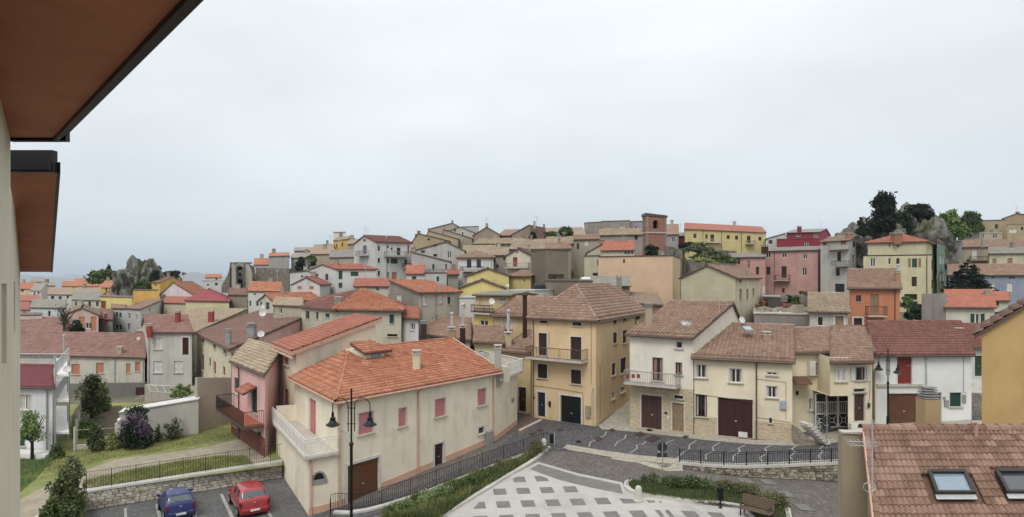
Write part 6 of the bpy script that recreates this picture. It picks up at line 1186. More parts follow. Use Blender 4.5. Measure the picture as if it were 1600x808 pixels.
def conifer(label, px, Y, yt, yb, wpx, seed=1, n=9000, mat='con', size=.2):
    X = (px-800)/F*Y; zt, zb = Z(yt, Y), Z(yb, Y); H = zt-zb; w = wpx*Y/F/2; rg = random.Random(seed); root = empty('cedar_tree', (X, Y, zb), label, 'tree'); mb = MB(); mb.tube([(X, Y, zb-1), (X, Y, zt)], [.25, .03], 7); bl = []
    for k in range(11):
        t = k/10; z = zb+H*(.08+.88*t); r = w*(1-t)**.75+.1
        for j in range(max(1, int(7*(1-t))+1)):
            a = j*6.28/max(1, int(7*(1-t))+1)+k*1.1+rg.uniform(-.3, .3); q = r*rg.uniform(.55, .8); bl.append((X+q*math.cos(a), Y+q*math.sin(a), z-.1*q, r*.38+.1, r*.38+.1, H*.035)); mb.tube([(X, Y, z), bl[-1][:3]], [.05, .02], 4)
    mb.build('trunk', BARK, root); leaves('crown', bl, n, size, FM[mat], root, seed, shell=.2); return root
def bush(label, px, Y, yt, yb, wpx, mat, seed=1, n=3000, size=.1, name='shrub', cat='shrub', group=None, lobes=9, zg=None): return tree(label, px, Y, yt, yb, wpx, mat, seed, n, size, name, cat, group, lobes=lobes, trunk=.02, zg=zg)
tree("small light green tree before the white house at the left", 50, 44.8, 640, 712, 42, 'light', 3, 1900, .085, trunk=.3, lobes=14)
tree("loose olive green tree beside the concrete wall", 143, 57, 584, 650, 42, 'olive', 5, 3600, .11, trunk=.09, lobes=16, zg=1)
bush("dark green bush under the olive tree", 160, 60, 602, 640, 26, 'mid', 6, 1800, .13, zg=1)
bush("round grey green bush near the white ball pillar", 152, 46.5, 661, 698, 30, 'olive', 7, 2600, .09, zg=1)
bush("yellow green little bush by the gate pillar", 176, 46.6, 675, 692, 22, 'dry', 8, 1400, .09, zg=1)
lb = bush("lilac bush in purple flower against the white capped wall", 215, 46.8, 634, 690, 50, 'dark', 9, 7000, .1, lobes=14, zg=1); L_ = lb.location
leaves('flowers', [(L_.x+dx, L_.y-.5, L_.z+h, .5, .5, .4) for dx, h in ((-.7, 1.4), (-.2, 1.9), (.4, 2.3), (.8, 1.9), (.9, 1.3), (0, 2.5), (.3, 1.5), (-.5, 2.0))], 1100, .07, FM['lilac'], lb, 4)
bush("thin climbing shrub on the garden wall right of the lilac", 268, 48.6, 651, 678, 34, 'mid', 11, 420, .1, zg=1); bush("small leggy shrub between the lilac and the climbing shrub", 246, 48.2, 663, 682, 14, 'mid', 12, 160, .1, zg=1)
bush("large untidy green shrub at the bottom left by the car park", 104, 33.5, 716, 815, 56, 'olive', 13, 9000, .085); bush("low dark bush in the bottom left corner", 80, 31, 776, 830, 52, 'mid', 14, 5000, .09)
bush("ivy green clump by the corner of the white house", 90, 45, 690, 735, 22, 'mid', 15, 1200, .1, zg=1)
bush("pale leafy shrub near the greenhouse frame", 283, 56, 600, 620, 36, 'light', 16, 1400, .12); bush("scrubby plants growing over the vegetable plot", 135, 51, 655, 684, 50, 'light', 17, 1300, .1, zg=1); bush("pink flowering plants before the dark red door", 215, 62, 632, 642, 26, 'red', 18, 500, .1)
tree("bare branched tree before the orange panelled gable", 100, 88, 472, 520, 34, 'olive', 19, 160, .12, lobes=22, trunk=.25); bush("dark evergreen bush at the foot of the bare tree", 120, 86, 500, 524, 22, 'dark', 20, 1200, .22)
bush("round green bush beside the left rock", 160, 175, 421, 442, 44, 'mid', 21, 3500, .5); conifer("small fir standing over the round bush on the left", 170, 178, 413, 428, 7, 22, 900, 'dark', .35)
tree("dark bush at the right foot of the left rock", 246, 160, 416, 440, 22, 'dark', 23, 1500, .4, trunk=.1); tree("low dark trees right of the left rock", 268, 175, 424, 438, 36, 'dark', 24, 2200, .4, trunk=.1)
tree("dark round tree among the roofs of the slope", 471, 134, 403, 425, 22, 'dark', 25, 2500, .32, trunk=.1); tree("mid green tree leaning right of the dark round tree", 484, 136, 400, 416, 22, 'mid', 26, 2000, .3, trunk=.1)
tree("dark tree on the skyline beside the brown shed house", 833, 140, 363, 376, 12, 'dark', 27, 1500, .3, trunk=.1); tree("green bushes before the long pale skyline house", 862, 138, 362, 374, 22, 'mid', 28, 2200, .3, trunk=.1); tree("loose green tree at the right of the skyline bushes", 884, 136, 355, 373, 26, 'mid', 29, 2600, .3, trunk=.1)
bush("dark ivy bush at the foot of the bell tower", 1018, 103, 382, 401, 24, 'dark', 30, 2600, .25)
for i, (px, py, w, h, Y, m) in enumerate(((1090, 386, 50, 14, 138, 'olive'), (1075, 384, 30, 10, 140, 'dark'), (1105, 398, 60, 16, 128, 'olive'), (1130, 405, 50, 14, 122, 'mid'), (1100, 410, 50, 14, 116, 'dry'))):
    bush(["scrub at the top of the bank under the long yellow house", "dark hedge at the left top of the bank", "broad olive scrub in the middle of the bank", "green scrub at the right of the bank", "dry grass tufts low on the bank"][i], px, Y, py-h/2, py+h/2, w, m, 40+i, 2200, .3, group='scrub on the bank')
conifer("dark cedar before the blue walled house", 1512, 84, 405, 456, 58, 31, 9000)
tree("tall dark tree on the right rock", 1381, 118, 303, 368, 48, 'con', 32, 9000, .3, lobes=20, trunk=.04); tree("dark bushy tree behind the summit of the right rock", 1434, 124, 318, 342, 46, 'con', 33, 4500, .28, lobes=16, trunk=.03); tree("dark low trees in the gap of the right rock", 1411, 119, 333, 364, 34, 'dark', 34, 3600, .28, lobes=12, trunk=.03); bush('green scrub low on the left of the right rock', 1350, 117, 350, 368, 26, 'dark', 54, 1500, .28); bush('small bushes on the left peak of the right rock', 1345, 121, 340, 352, 10, 'dark', 55, 500, .25); bush('green scrub at the foot of the left rock', 224, 142, 436, 456, 30, 'mid', 56, 2600, .32); bush('dark scrub on the right flank of the left rock', 243, 144, 420, 446, 14, 'dark', 57, 1500, .32)
tree("light green tree right of the right rock", 1485, 128, 328, 378, 48, 'light', 35, 9000, .3, lobes=14, trunk=.12); tree("mid green tree behind the light green one", 1520, 150, 331, 362, 34, 'mid', 36, 5000, .3, trunk=.02); tree("thin tree top between the two green trees", 1503, 160, 330, 360, 14, 'olive', 37, 900, .3, trunk=.02)
tree("young light green garden tree below the cream yellow building", 1418, 84, 463, 486, 26, 'light', 38, 1800, .16, trunk=.2); bush("green hedge behind the red tiled roof's ridge", 1432, 80, 470, 500, 40, 'dark', 39, 2200, .18)
bush("small weed on the rubble terrace beside the stones", 1243, 80, 462, 478, 14, 'mid', 50, 600, .2)
# grass, flowers and low shrubs in the planters
def tufts(name, poly, proj, n, h, mat, seed, dz=.1, zf=zL, blade=.011, kind='stuff', label=None, cat=None):
    rg = np.random.default_rng(seed); P = np.array([proj(x, y)[:2] for x, y in poly]); lo, hi = P.min(0), P.max(0); pts = []
    while sum(len(p) for p in pts) < n:
        q = lo+(hi-lo)*rg.random((n*2, 2)); ins = np.zeros(len(q), bool); j = len(P)-1
        for i in range(len(P)):
            c = ((P[i, 1] > q[:, 1]) != (P[j, 1] > q[:, 1])) & (q[:, 0] < (P[j, 0]-P[i, 0])*(q[:, 1]-P[i, 1])/(P[j, 1]-P[i, 1]+1e-12)+P[i, 0]); ins ^= c; j = i
        pts.append(q[ins])
    q = np.concatenate(pts)[:n]; cl = .5+.5*np.sin(q[:, 0]*1.7+seed)*np.sin(q[:, 1]*2.1); z = np.array([zf(*p) for p in q])+dz; a = rg.uniform(0, 6.28, n); hh = h*(.4+.9*rg.random(n))*(.5+cl); ln = rg.normal(0, .35, (n, 2))*hh[:, None]
    w = np.stack([np.cos(a), np.sin(a)], -1)*blade; b0 = np.column_stack([q-w, z]); b1 = np.column_stack([q+w, z]); t1 = np.column_stack([q+ln+w*.3, z+hh]); t0 = np.column_stack([q+ln-w*.3, z+hh]); V = np.stack([b0, b1, t1, t0], 1).reshape(-1, 3); i = np.arange(n)*4
    o = npmesh(name, V, np.stack([i, i+1, i+2, i+3], -1), FM[mat], None, np.clip(rg.normal(.5, .25, n), 0, 1)); o['kind'] = kind
    if label: tag(o, label, cat)
    return o
PL1 = [(596, 818), (602, 804), (640, 787), (700, 764), (745, 745), (800, 725), (838, 708), (843, 710), (798, 741), (738, 777), (684, 816)]
tufts('grass', PL1, gP, 42000, .28, 'mid', 61, zf=zP, label="rough grass filling the long planter beside the ramp", cat='grass'); tufts('grass', PL1, gP, 9000, .34, 'dry', 62, zf=zP, label="yellowing grass blades in the long planter", cat='grass')
tufts('grass', pl2, gL, 16000, .14, 'mid', 63, label="rough grass in the planter behind the bench", cat='grass')
tufts('grass', [(133, 765), (300, 742), (400, 730), (382, 714), (340, 714), (270, 724), (190, 738), (130, 752)], gG, 14000, .13, 'dry', 64, dz=0, zf=zG, label="grass strip along the car park wall", cat='grass')
tufts('grass', [(60, 750), (95, 700), (187, 686), (308, 678), (365, 668), (372, 684), (250, 706), (170, 717), (110, 740)], gG, 16000, .09, 'dry', 65, dz=0, zf=zG, label="short yellowish grass under the garden wall", cat='grass')
tufts('grass', [(20, 780), (60, 745), (100, 700), (60, 720), (20, 700)], gG, 7000, .16, 'light', 66, dz=0, zf=zG, label="grass at the foot of the white house", cat='grass')
def row(path, proj, zf, n, rad, mat, label, seed, h=.5, sz=.05, cnt=5200, extra=None):
    rg = random.Random(seed); P = [np.array(proj(x, y)[:2]) for x, y in path]; bl = []
    for k in range(n):
        t = (k+.5)/n*(len(P)-1); i = min(int(t), len(P)-2); c = P[i]+(P[i+1]-P[i])*(t-i)+np.array([rg.uniform(-.25, .25), rg.uniform(-.25, .25)]); r = rad*rg.uniform(.6, 1.25); bl.append((c[0], c[1], zf(*c)+.1+h*rg.uniform(.35, .8), r, r, h*rg.uniform(.45, .8)))
    root = empty('hedge', (bl[0][0], bl[0][1], zf(bl[0][0], bl[0][1])), label, 'hedge'); leaves('foliage', bl, cnt, sz, FM[mat], root, seed, shell=.3)
    if extra: leaves('flowers', [(b[0], b[1], b[2]+.15, b[3], b[4], b[5]*.8) for b in bl], extra[1], .03, FM[extra[0]], root, seed+1)
    return root
row([(762, 748), (800, 730), (838, 712), (846, 702)], gP, zP, 12, .5, 'olive', "reddish olive hedge at the upper end of the long planter", 71, .45, extra=('red', 900), cnt=6000)
row([(690, 785), (735, 765), (765, 752)], gP, zP, 7, .45, 'mid', "green hedge plants in the middle of the long planter", 72, .55); row([(615, 806), (665, 788), (700, 776)], gP, zP, 6, .4, 'light', "white flowering weeds at the lower end of the long planter", 73, .5, cnt=2500, extra=('white', 420))
row([(995, 757), (1040, 762), (1082, 766), (1110, 769)], gL, zL, 9, .4, 'mid', "dark low hedge at the left of the planter behind the bench", 74, .55, extra=('white', 120)); row([(1115, 770), (1150, 774), (1185, 779), (1212, 786), (1218, 800)], gL, zL, 11, .5, 'olive', "olive hedge around the back of the bench", 75, .5, extra=('red', 900), cnt=8000)
# ---------------------------------------------------------------- rocks
def rock(label, lobes, mat, seed, name='rock_outcrop'):
    Vs, Fs = [], []; import bmesh
    for k, (px, Y, yt, yb, wpx, dep) in enumerate(lobes):
        bm = bmesh.new(); bmesh.ops.create_icosphere(bm, subdivisions=5, radius=1); X = (px-800)/F*Y; zt, zb = Z(yt, Y), Z(yb, Y); w = wpx*Y/F/2; hz = (zt-zb)
        V = []
        for v in bm.verts:
            p = v.co.copy(); q = Vector((p.x*w, p.y*dep, p.z*hz))/3.2+Vector((seed*7+k*3, 0, 0)); n1 = noise.fractal(q, 1, 2.0, 5); rg = abs(noise.noise(Vector((q.x*2.6, q.y*2.6, q.z*.7)))); n3 = abs(noise.noise(Vector((p.x*w*.9+k, p.y*dep*.9, p.z*hz*.35)))); s = 1+.34*n1-.55*(.35-min(rg, .35))+.28*(n3-.2)
            V.append((X+p.x*w*s, Y+p.y*dep*s, zb+max(p.z, -.4)*hz*(.94+.25*n1-.35*(.3-min(rg, .3))+.4*(abs(noise.noise(Vector((p.x*w*.55+k*3, p.y*dep*.55, 3))))-.22)*max(p.z, 0))))
        b = len(Vs); Vs += V; Fs += [tuple(b+v.index for v in f.verts) for f in bm.faces]; bm.free()
    o = npmesh(name, np.array(Vs), np.array(Fs), mat); tag(o, label, 'rock'); return o
rn = NT('rock'); sl = rn.rng(rn.noise(.35, 7, (1, 1, .35), .7), .38, .62); c_ = rn.mix(sl, lin('5c5954'), lin('8f8b83')); c_ = rn.mix(rn.rng(rn.noise(1.1, 6, (1, 1, .3), .75), .5, .62), c_, lin('4b4a45')); c_ = rn.mix(rn.rng(rn.noise(.25, 5), .48, .62, 0, .85), c_, lin('47502c'))
RK = rn.fin(c_, .95, rn.noise(1.6, 8, (1, 1, .4), .7), 1, .35, .1)
rock("jagged grey limestone crag rising over the left roofs", [(214, 150, 402, 452, 46, 6), (229, 152, 400, 450, 30, 5), (238, 150, 397, 452, 16, 4), (196, 148, 416, 455, 22, 5), (240, 146, 420, 458, 22, 5)], RK, 1)
rock("broad grey limestone crag under dark trees at the right", [(1348, 126, 342, 400, 52, 7), (1332, 124, 352, 400, 30, 6), (1400, 128, 324, 400, 60, 9), (1366, 122, 332, 400, 26, 6), (1425, 130, 326, 400, 56, 9), (1440, 122, 346, 400, 46, 7), (1392, 118, 352, 400, 40, 6), (1455, 126, 338, 400, 34, 6)], RK, 2)
def rubble(name, label, px0, px1, Y0, Y1, py, n, sz, mat, seed, cat='rubble'):
    rg = random.Random(seed); mb = MB()
    for k in range(n):
        Y = rg.uniform(Y0, Y1); p = Pt(rg.uniform(px0, px1), Y); z = Z(py, Y0)+rg.uniform(-.05, .15); s_ = sz*rg.uniform(.4, 1.5); mb.cbox((p[0], p[1], z), s_*rg.uniform(.6, 1.4), s_, s_*rg.uniform(.3, .9), rz=rg.uniform(0, 3))
    o = mb.build(name, mat); tag(o, label, cat, kind='stuff')
rubble('rubble', "loose stone rubble scattered over the unfinished terrace", 1182, 1262, 70.5, 78, 491, 150, .42, flat('96907f', .95, 0, .4), 5)
rubble('rubble', "pile of reddish bricks beside the dark shed", 1222, 1232, 82, 86, 482, 60, .4, flat('8a5444', .95, 0, .3), 6)
rubble('stone_pile', "grey boulders and weeds behind the terrace", 1190, 1300, 88, 100, 472, 120, .7, flat('7d776b', .95, 0, .4), 7)
wallbox('stone_wall', 1180, 1300, 94, 92, 466, 470, stonemat('6f6a60', '8f8878', 1, 1.4), "rough grey wall at the foot of the long pink building", th=.5, zbot=3)
wallbox('stone_wall', 1188, 1192, 76, 90, 484, 470, stonemat('6f6a60', '8a8374', 1, 1.4), "low side wall of the rubble terrace", th=.4, zbot=3)
for px, y in ((1243, 484), (1250, 484)):
    p = Pt(px, 69.2); mb = MB()
    for k in range(5): mb.cbox((p[0], p[1], Z(492, 69)+k*.22), .7-.04*k, .6, .2, rz=.1*k)
    tag(mb.build('block_stack', flat('a39c8c', .9)), "left stack of pale blocks at the terrace edge" if px == 1243 else "right stack of pale blocks at the terrace edge", 'blocks')
bush("bramble against the foot of the long pink building", 1262, 96, 456, 472, 26, 'mid', 51, 1400, .22); bush("dark bramble beside the dark shed", 1232, 88, 462, 478, 16, 'dark', 52, 900, .2); bush("brown heap of dry brush left of the dark shed", 1190, 80, 468, 486, 18, 'red', 53, 1200, .18)
# ---------------------------------------------------------------- bell tower
def tower():
    bt = NT('old_brick'); b = bt.n('ShaderNodeTexBrick'); b.inputs['Scale'].default_value = 2.2; b.inputs['Mortar Size'].default_value = .03; b.inputs['Row Height'].default_value = .25; b.inputs['Brick Width'].default_value = .6
    for k, c in (('Color1', 'a8614a'), ('Color2', '874c39'), ('Mortar', '8f8272')): b.inputs[k].default_value = (*lin(c), 1)
    sp = bt.n('ShaderNodeSeparateXYZ'); bt.l(bt.geo.outputs['Position'], sp.inputs[0]); cb = bt.n('ShaderNodeCombineXYZ'); bt.l(sp.outputs[0], cb.inputs[0]); bt.l(sp.outputs[2], cb.inputs[1]); bt.l(cb.outputs[0], b.inputs['Vector'])
    c = bt.mix(bt.rng(bt.noise(.8, 6, rough=.7), .56, .66), b.outputs[0], lin('8c8070')); mt = bt.fin(c, .9, b.outputs[1], .3, .02, .1)
    L, C, R = Pt(1004, 121), Pt(1010, 118), Pt(1041.5, 119); L = C+(L-C); D = L+R-C; cen = (L+C+R+D)/4; zt, zb, zm = Z(337, 118), Z(402, 118), Z(363.5, 118)
    root = empty('bell_tower', (*cen, zb), "old square brick bell tower with one arched opening and pale stone corners", 'tower'); mb = MB(); f1, f2 = Face(C, R, cen), Face(L, C, cen); f1.n*=1
    ax, ya = f1.hit(1024.5); hw = .55; z0, z1 = Z(357, 118), Z(348, 118); H = [(ax-hw, ax+hw, z0, z1+hw*1.0)]
    rect_wall(mb, f1.P, f1.u, f1.n, f1.L, zb-2, zt, H, .8); a2 = f2.L/2; rect_wall(mb, f2.P, f2.u, f2.n, f2.L, zb-2, zt, [])
    for p, q in ((R, D), (D, L)): f = Face(p, q, cen); rect_wall(mb, f.P, f.u, f.n, f.L, zb-2, zt, [])
    for s in (-1, 1):       # arch spandrels
        pts = [(ax+s*hw*math.cos(t), z1+hw*math.sin(t)) for t in np.linspace(0, math.pi/2, 6)]
        mb.f([f1.w(*p) for p in pts]+[f1.w(ax+s*hw, z1+hw)]) if s < 0 else mb.f([f1.w(ax+s*hw, z1+hw)]+[f1.w(*p) for p in pts[::-1]])
        for i in range(5): mb.f([f1.w(*pts[i]), f1.w(*pts[i+1]), f1.w(*pts[i+1], -.8), f1.w(*pts[i], -.8)])
    mb.build('wall', mt, root); st = stonemat('8c8578', 'aaa394', 1, 2.2)
    for f, x in ((f1, 0), (f1, f1.L-.42), (f2, 0), (f2, f2.L-.42)):
        k = 0; z = zb; mb = MB()
        while z < zt-.3: w = .42 if k % 2 else .3; f.box(mb, x if x == 0 else x+.42-w, (x+w) if x == 0 else x+.42, z, z+.36, 0, .05); z += .38; k += 1
        mb.build('corner_stones', st, root)['kind'] = 'stuff'
    mb = MB()
    for f in (f1, f2): f.box(mb, -.12, f.L+.12, zm-.1, zm+.12, 0, .16)
    mb.build('string_course', M['stone'], root); mb = MB(); f1.box(mb, 0, f1.L, zb-2, zb+1.2, 0, .03); mb.build('base', st, root)
    mb = MB(); q = [p+(p-cen)*.1 for p in (L, C, R, D)]; za = Z(333.5, 118); mb.prism([tuple(p) for p in q], [zt, zt, zt-.25, zt-.25], [za+.1, za+.1, za-.3, za-.3]); mb.build('roof', M['gutter'], root)
    mb = MB(); f1.box(mb, ax-.5, ax+.5, z0, z1+.5, -1.4, -1.3); mb.build('inner_dark', M['dark'], root)
tower()
# ---------------------------------------------------------------- church ruin
def ruin():
    st = stonemat('6f6a61', '989183', 1, 1.5); root = empty('church_ruin', (*Pt(376, 136), Z(452, 136)), "ruined grey stone church with arched windows and curved buttresses", 'ruin')
    L, R = Pt(359, 136), Pt(391, 136); f = Face(L, R, (L+R)/2+np.array([0, 5])); zb, zt = Z(458, 136), Z(412, 136)
    ho = []
    for cx, cy, w, h in ((374.5, 419.5, 9, 5), (375, 443, 8, 13), (374.5, 429, 5, 4), (363.5, 436, 3, 5), (385.5, 434, 3, 7)):
        a, b = f.hit(cx-w/2)[0], f.hit(cx+w/2)[0]; ho.append((a, b, Z(cy+h/2, 136), Z(cy-h/2, 136)))
    mb = MB(); rect_wall(mb, f.P, f.u, f.n, f.L, zb, zt, ho, .9); mb.box((L[0], L[1]+.01, zt), (f.L, 0, 0), (0, 1, 0), (0, 0, .3)); mb.build('facade', st, root); mb = MB(); f.box(mb, .1, f.L-.1, zb, zt-.3, -1.1, -.95); mb.build('inner_dark', M['dark'], root)
    for i, (c, r) in enumerate(ho[:3]) if 0 else []: pass
    mb = MB()
    for px0, px1, s in ((359, 346, 1), (391, 402, 1)):      # stepped curved wings
        for k in range(8):
            t0, t1 = k/8, (k+1)/8; a, b = Pt(px0+(px1-px0)*t0, 135.5), Pt(px0+(px1-px0)*t1, 135.5); y0, y1 = 415+30*t0**.55, 415+30*t1**.55
            mb.prism([tuple(a), tuple(b), (b[0], b[1]+2), (a[0], a[1]+2)], zb, [Z(y0, 136), Z(y1, 136), Z(y1, 136), Z(y0, 136)])
    mb.build('side_wing', st, root); mb = MB()
    for cx in (364, 386):
        for k in range(7):
            t0, t1 = k/7, (k+1)/7; a = Pt(cx-2+(2.2 if cx < 375 else 6)*t0, 134.8-3*t0); mb.box((a[0], a[1], zb), (.55, 0, 0), (0, .5, 0), (0, 0, (Z(413, 136)-zb)*(1-.12*t0-.25*t0*t0)))
    mb.build('buttress', plaster('a39c8e', .5), root)
    for cx, w in ((374.5, 9), (363, 6), (386, 5)):
        s, _ = f.hit(cx); r = w*.136/2; mb = MB(); zz = Z(417.5 if w == 9 else 432, 136)
        for k in range(8):
            t0, t1 = math.pi*k/8, math.pi*(k+1)/8; mb.f([f.w(s+r*math.cos(t0), zz+r*math.sin(t0), .08), f.w(s+r*math.cos(t1), zz+r*math.sin(t1), .08), f.w(s+r*1.3*math.cos(t1), zz+r*1.3*math.sin(t1), .08), f.w(s+r*1.3*math.cos(t0), zz+r*1.3*math.sin(t0), .08)])
        mb.build('arch', M['stone'], root)
ruin()
# dormer of the orange house, cornice ornament
# ---------------------------------------------------------------- street lamps, signs, bollards, bins, bench
def lamp(label, px, Y, yt, zb, arms, ytop_head, group):
    X = (px-800)/F*Y; zt = Z(yt, Y); root = empty('street_lamp', (X, Y, zb), label, 'street lamp', group); mb = MB(); zm = zt-2.3
    mb.tube([(X, Y, zb), (X, Y, zb+1)], .1, 10); mb.tube([(X, Y, zb+1), (X, Y, zm)], .065, 10); mb.tube([(X, Y, zm), (X, Y, zt)], .04, 8); mb.lathe((X, Y, zm-.1), [(.06, 0), (.1, .05), (.1, .12), (.05, .2)], 10); mb.lathe((X, Y, zt), [(.04, 0), (.06, .05), (.02, .14), (0, .18)], 8); mb.lathe((X, Y, zb), [(.2, 0), (.2, .1), (.12, .25), (.1, .9)], 12)
    mb.build('pole', M['iron'], root)
    for a in arms:
        d = np.array([math.cos(a), math.sin(a), 0]); c = np.array([X, Y, 0]); mb = MB(); r = .34; x0 = .14; zc = zt-.62
        pts = [c+d*x0+[0, 0, zt-1.75], c+d*x0+[0, 0, zc]]+[c+d*(x0+r-r*math.cos(t))+[0, 0, zc+r*math.sin(t)] for t in np.linspace(0, math.pi, 11)[1:]]+[c+d*(x0+2*r)+[0, 0, zc-.25]]
        mb.tube(pts, .022, 6)
        for z in (zt-.72, zt-1.42): mb.tube([c+[0, 0, z], c+d*.2+[0, 0, z]], .02, 5); mb.lathe((c[0], c[1], z-.03), [(.04, 0), (.07, .03), (.04, .06)], 8)
        mb.build('arm', M['iron'], root); h = c+d*(x0+2*r)+[0, 0, zc-.95]; mb = MB(); mb.lathe(h, [(.30, .1), (.305, .13), (.2, .19), (.14, .27), (.12, .3), (.12, .42), (.06, .46), (.06, .62), (.03, .7), (.0, .72)], 18); lh = mb.build('lamp_head', M['iron'], root, smooth=False)
        mb = MB(); mb.lathe(h, [(0, -.02), (.12, 0), (.24, .06), (.28, .11)], 14); mb.build('glass_bowl', flat('b5b5b0', .2), lh, smooth=True)
LG = "black double armed street lamps"
lamp("tall black double armed street lamp in front of the villa's left corner", 549, 28.2, 612, zP(-7.1, 28.2), (0.0, math.pi), 0, LG)
p = gP(1387, 672); lamp("black double armed street lamp before the brown roller garage of the white house", 1387.5, p[1], 548, p[2], (math.radians(-75), math.radians(105)), 0, LG)
def sign(label, px, py, yt, disc, box=True):
    x, y, z = gP(px, py) if py < 730 else gL(px, py); root = empty('road_sign', (x, y, z), label, 'road sign'); zt = Z(yt, y); mb = MB(); mb.tube([(x, y, z), (x, y, zt)], .03, 7); mb.build('pole', M['grey'], root)
    mb = MB(); n = 20; zc = zt-disc*.9; a = [(x+disc*math.cos(k*2*math.pi/n), y+.05, zc+disc*math.sin(k*2*math.pi/n)) for k in range(n)]; b = [(p_[0], p_[1]+.02, p_[2]) for p_ in a]; mb.f(a); mb.f(b[::-1])
    for k in range(n): mb.f([a[k], a[(k+1) % n], b[(k+1) % n], b[k]])
    mb.build('disc', flat('2e3338', .5), root); mb = MB(); mb.box((x-.3, y+.05, zc-disc-.32), (.6, 0, 0), (0, .02, 0), (0, 0, .26)); mb.build('plate', flat('33383e', .5), root)
sign("grey backed round road sign on a pole between the square and the street", 1035, 757, 692, .29); sign("dark backed round road sign standing on the upper street's pavement", 1292, 702, 651, .3)
def bollard(label, px, py):
    x, y, z = gL(px, py); mb = MB(); mb.lathe((x, y, z), [(.3, 0), (.3, .1), (.24, .12), (.2, .5), (.17, .72), (.12, .82), (0, .86)], 14); tag(mb.build('stone_bollard', G['coping']), label, 'bollard', 'pale stone bollards at the corners of the planters')
bollard("pale stone bollard at the top end of the long planter", 850, 704); bollard("pale stone bollard at the left tip of the planter behind the bench", 997.5, 783)
x, y, z = gP(862, 698); r = empty('litter_bin', (x, y, z), "dark slim litter bin on a post beside the upper bollard", 'litter bin'); mb = MB(); mb.lathe((x, y, z+.25), [(0, 0), (.14, .01), (.15, .6), (.16, .62), (.12, .68), (0, .7)], 12); mb.build('bin_body', M['iron'], r); mb = MB(); mb.tube([(x+.2, y, z), (x+.2, y, z+.98)], .035, 6); mb.build('post', M['lgrey'], r)
x, y, z = gL(1125.5, 794); r = empty('litter_bin', (x, y, z), "black cast litter bin with pointed lid left of the bench", 'litter bin'); mb = MB(); mb.tube([(x, y, z), (x, y, z+.45)], .04, 7); mb.lathe((x, y, z), [(.11, 0), (.11, .03), (.04, .05)], 10); mb.build('post', M['iron'], r); mb = MB(); mb.lathe((x, y, z+.4), [(0, 0), (.12, .01), (.15, .1), (.15, .55), (.17, .56), (.17, .6)], 12); mb.build('bin_body', M['iron'], r); mb = MB(); mb.lathe((x, y, z+1.04), [(.17, 0), (.15, .08), (.07, .14), (.04, .2), (.05, .24), (0, .34)], 12); mb.build('lid', M['iron'], r)
x, y, z = gL(1180, 811); root = empty('park_bench', (x, y, z), "brown slatted park bench seen from behind, at the bottom of the square", 'bench', rz=math.radians(-42)); ca, sa = math.cos(math.radians(-42)), math.sin(math.radians(-42))
def bl(a, b, c, sx, sy, sz, tilt, name, mt):
    mb = MB(); mb.box((-sx/2, -sy/2, -sz/2), (sx, 0, 0), (0, sy, 0), (0, 0, sz)); me = mb.build(name, mt); me.parent = root; me.location = (a, b, c); me.rotation_euler = (tilt, 0, 0)
for k in range(5): bl(0, .28-.115*k, .45, 1.7, .09, .03, 0, 'seat_slat', flat('665243', .75))
for k in range(5): bl(0, .36+.035*k, .56+.11*k, 1.7, .03, .09, -.3, 'back_slat', flat('665243', .75))
for s in (-.7, .7):
    bl(s, .05, .41, .05, .6, .05, 0, 'seat_support', M['iron']); bl(s, -.2, .2, .05, .05, .42, 0, 'leg', M['iron']); bl(s, .3, .2, .05, .05, .42, 0, 'leg', M['iron']); bl(s, .46, .75, .05, .04, .7, -.3, 'back_support', M['iron']); bl(s, .02, .64, .05, .5, .04, 0, 'armrest', M['iron'])
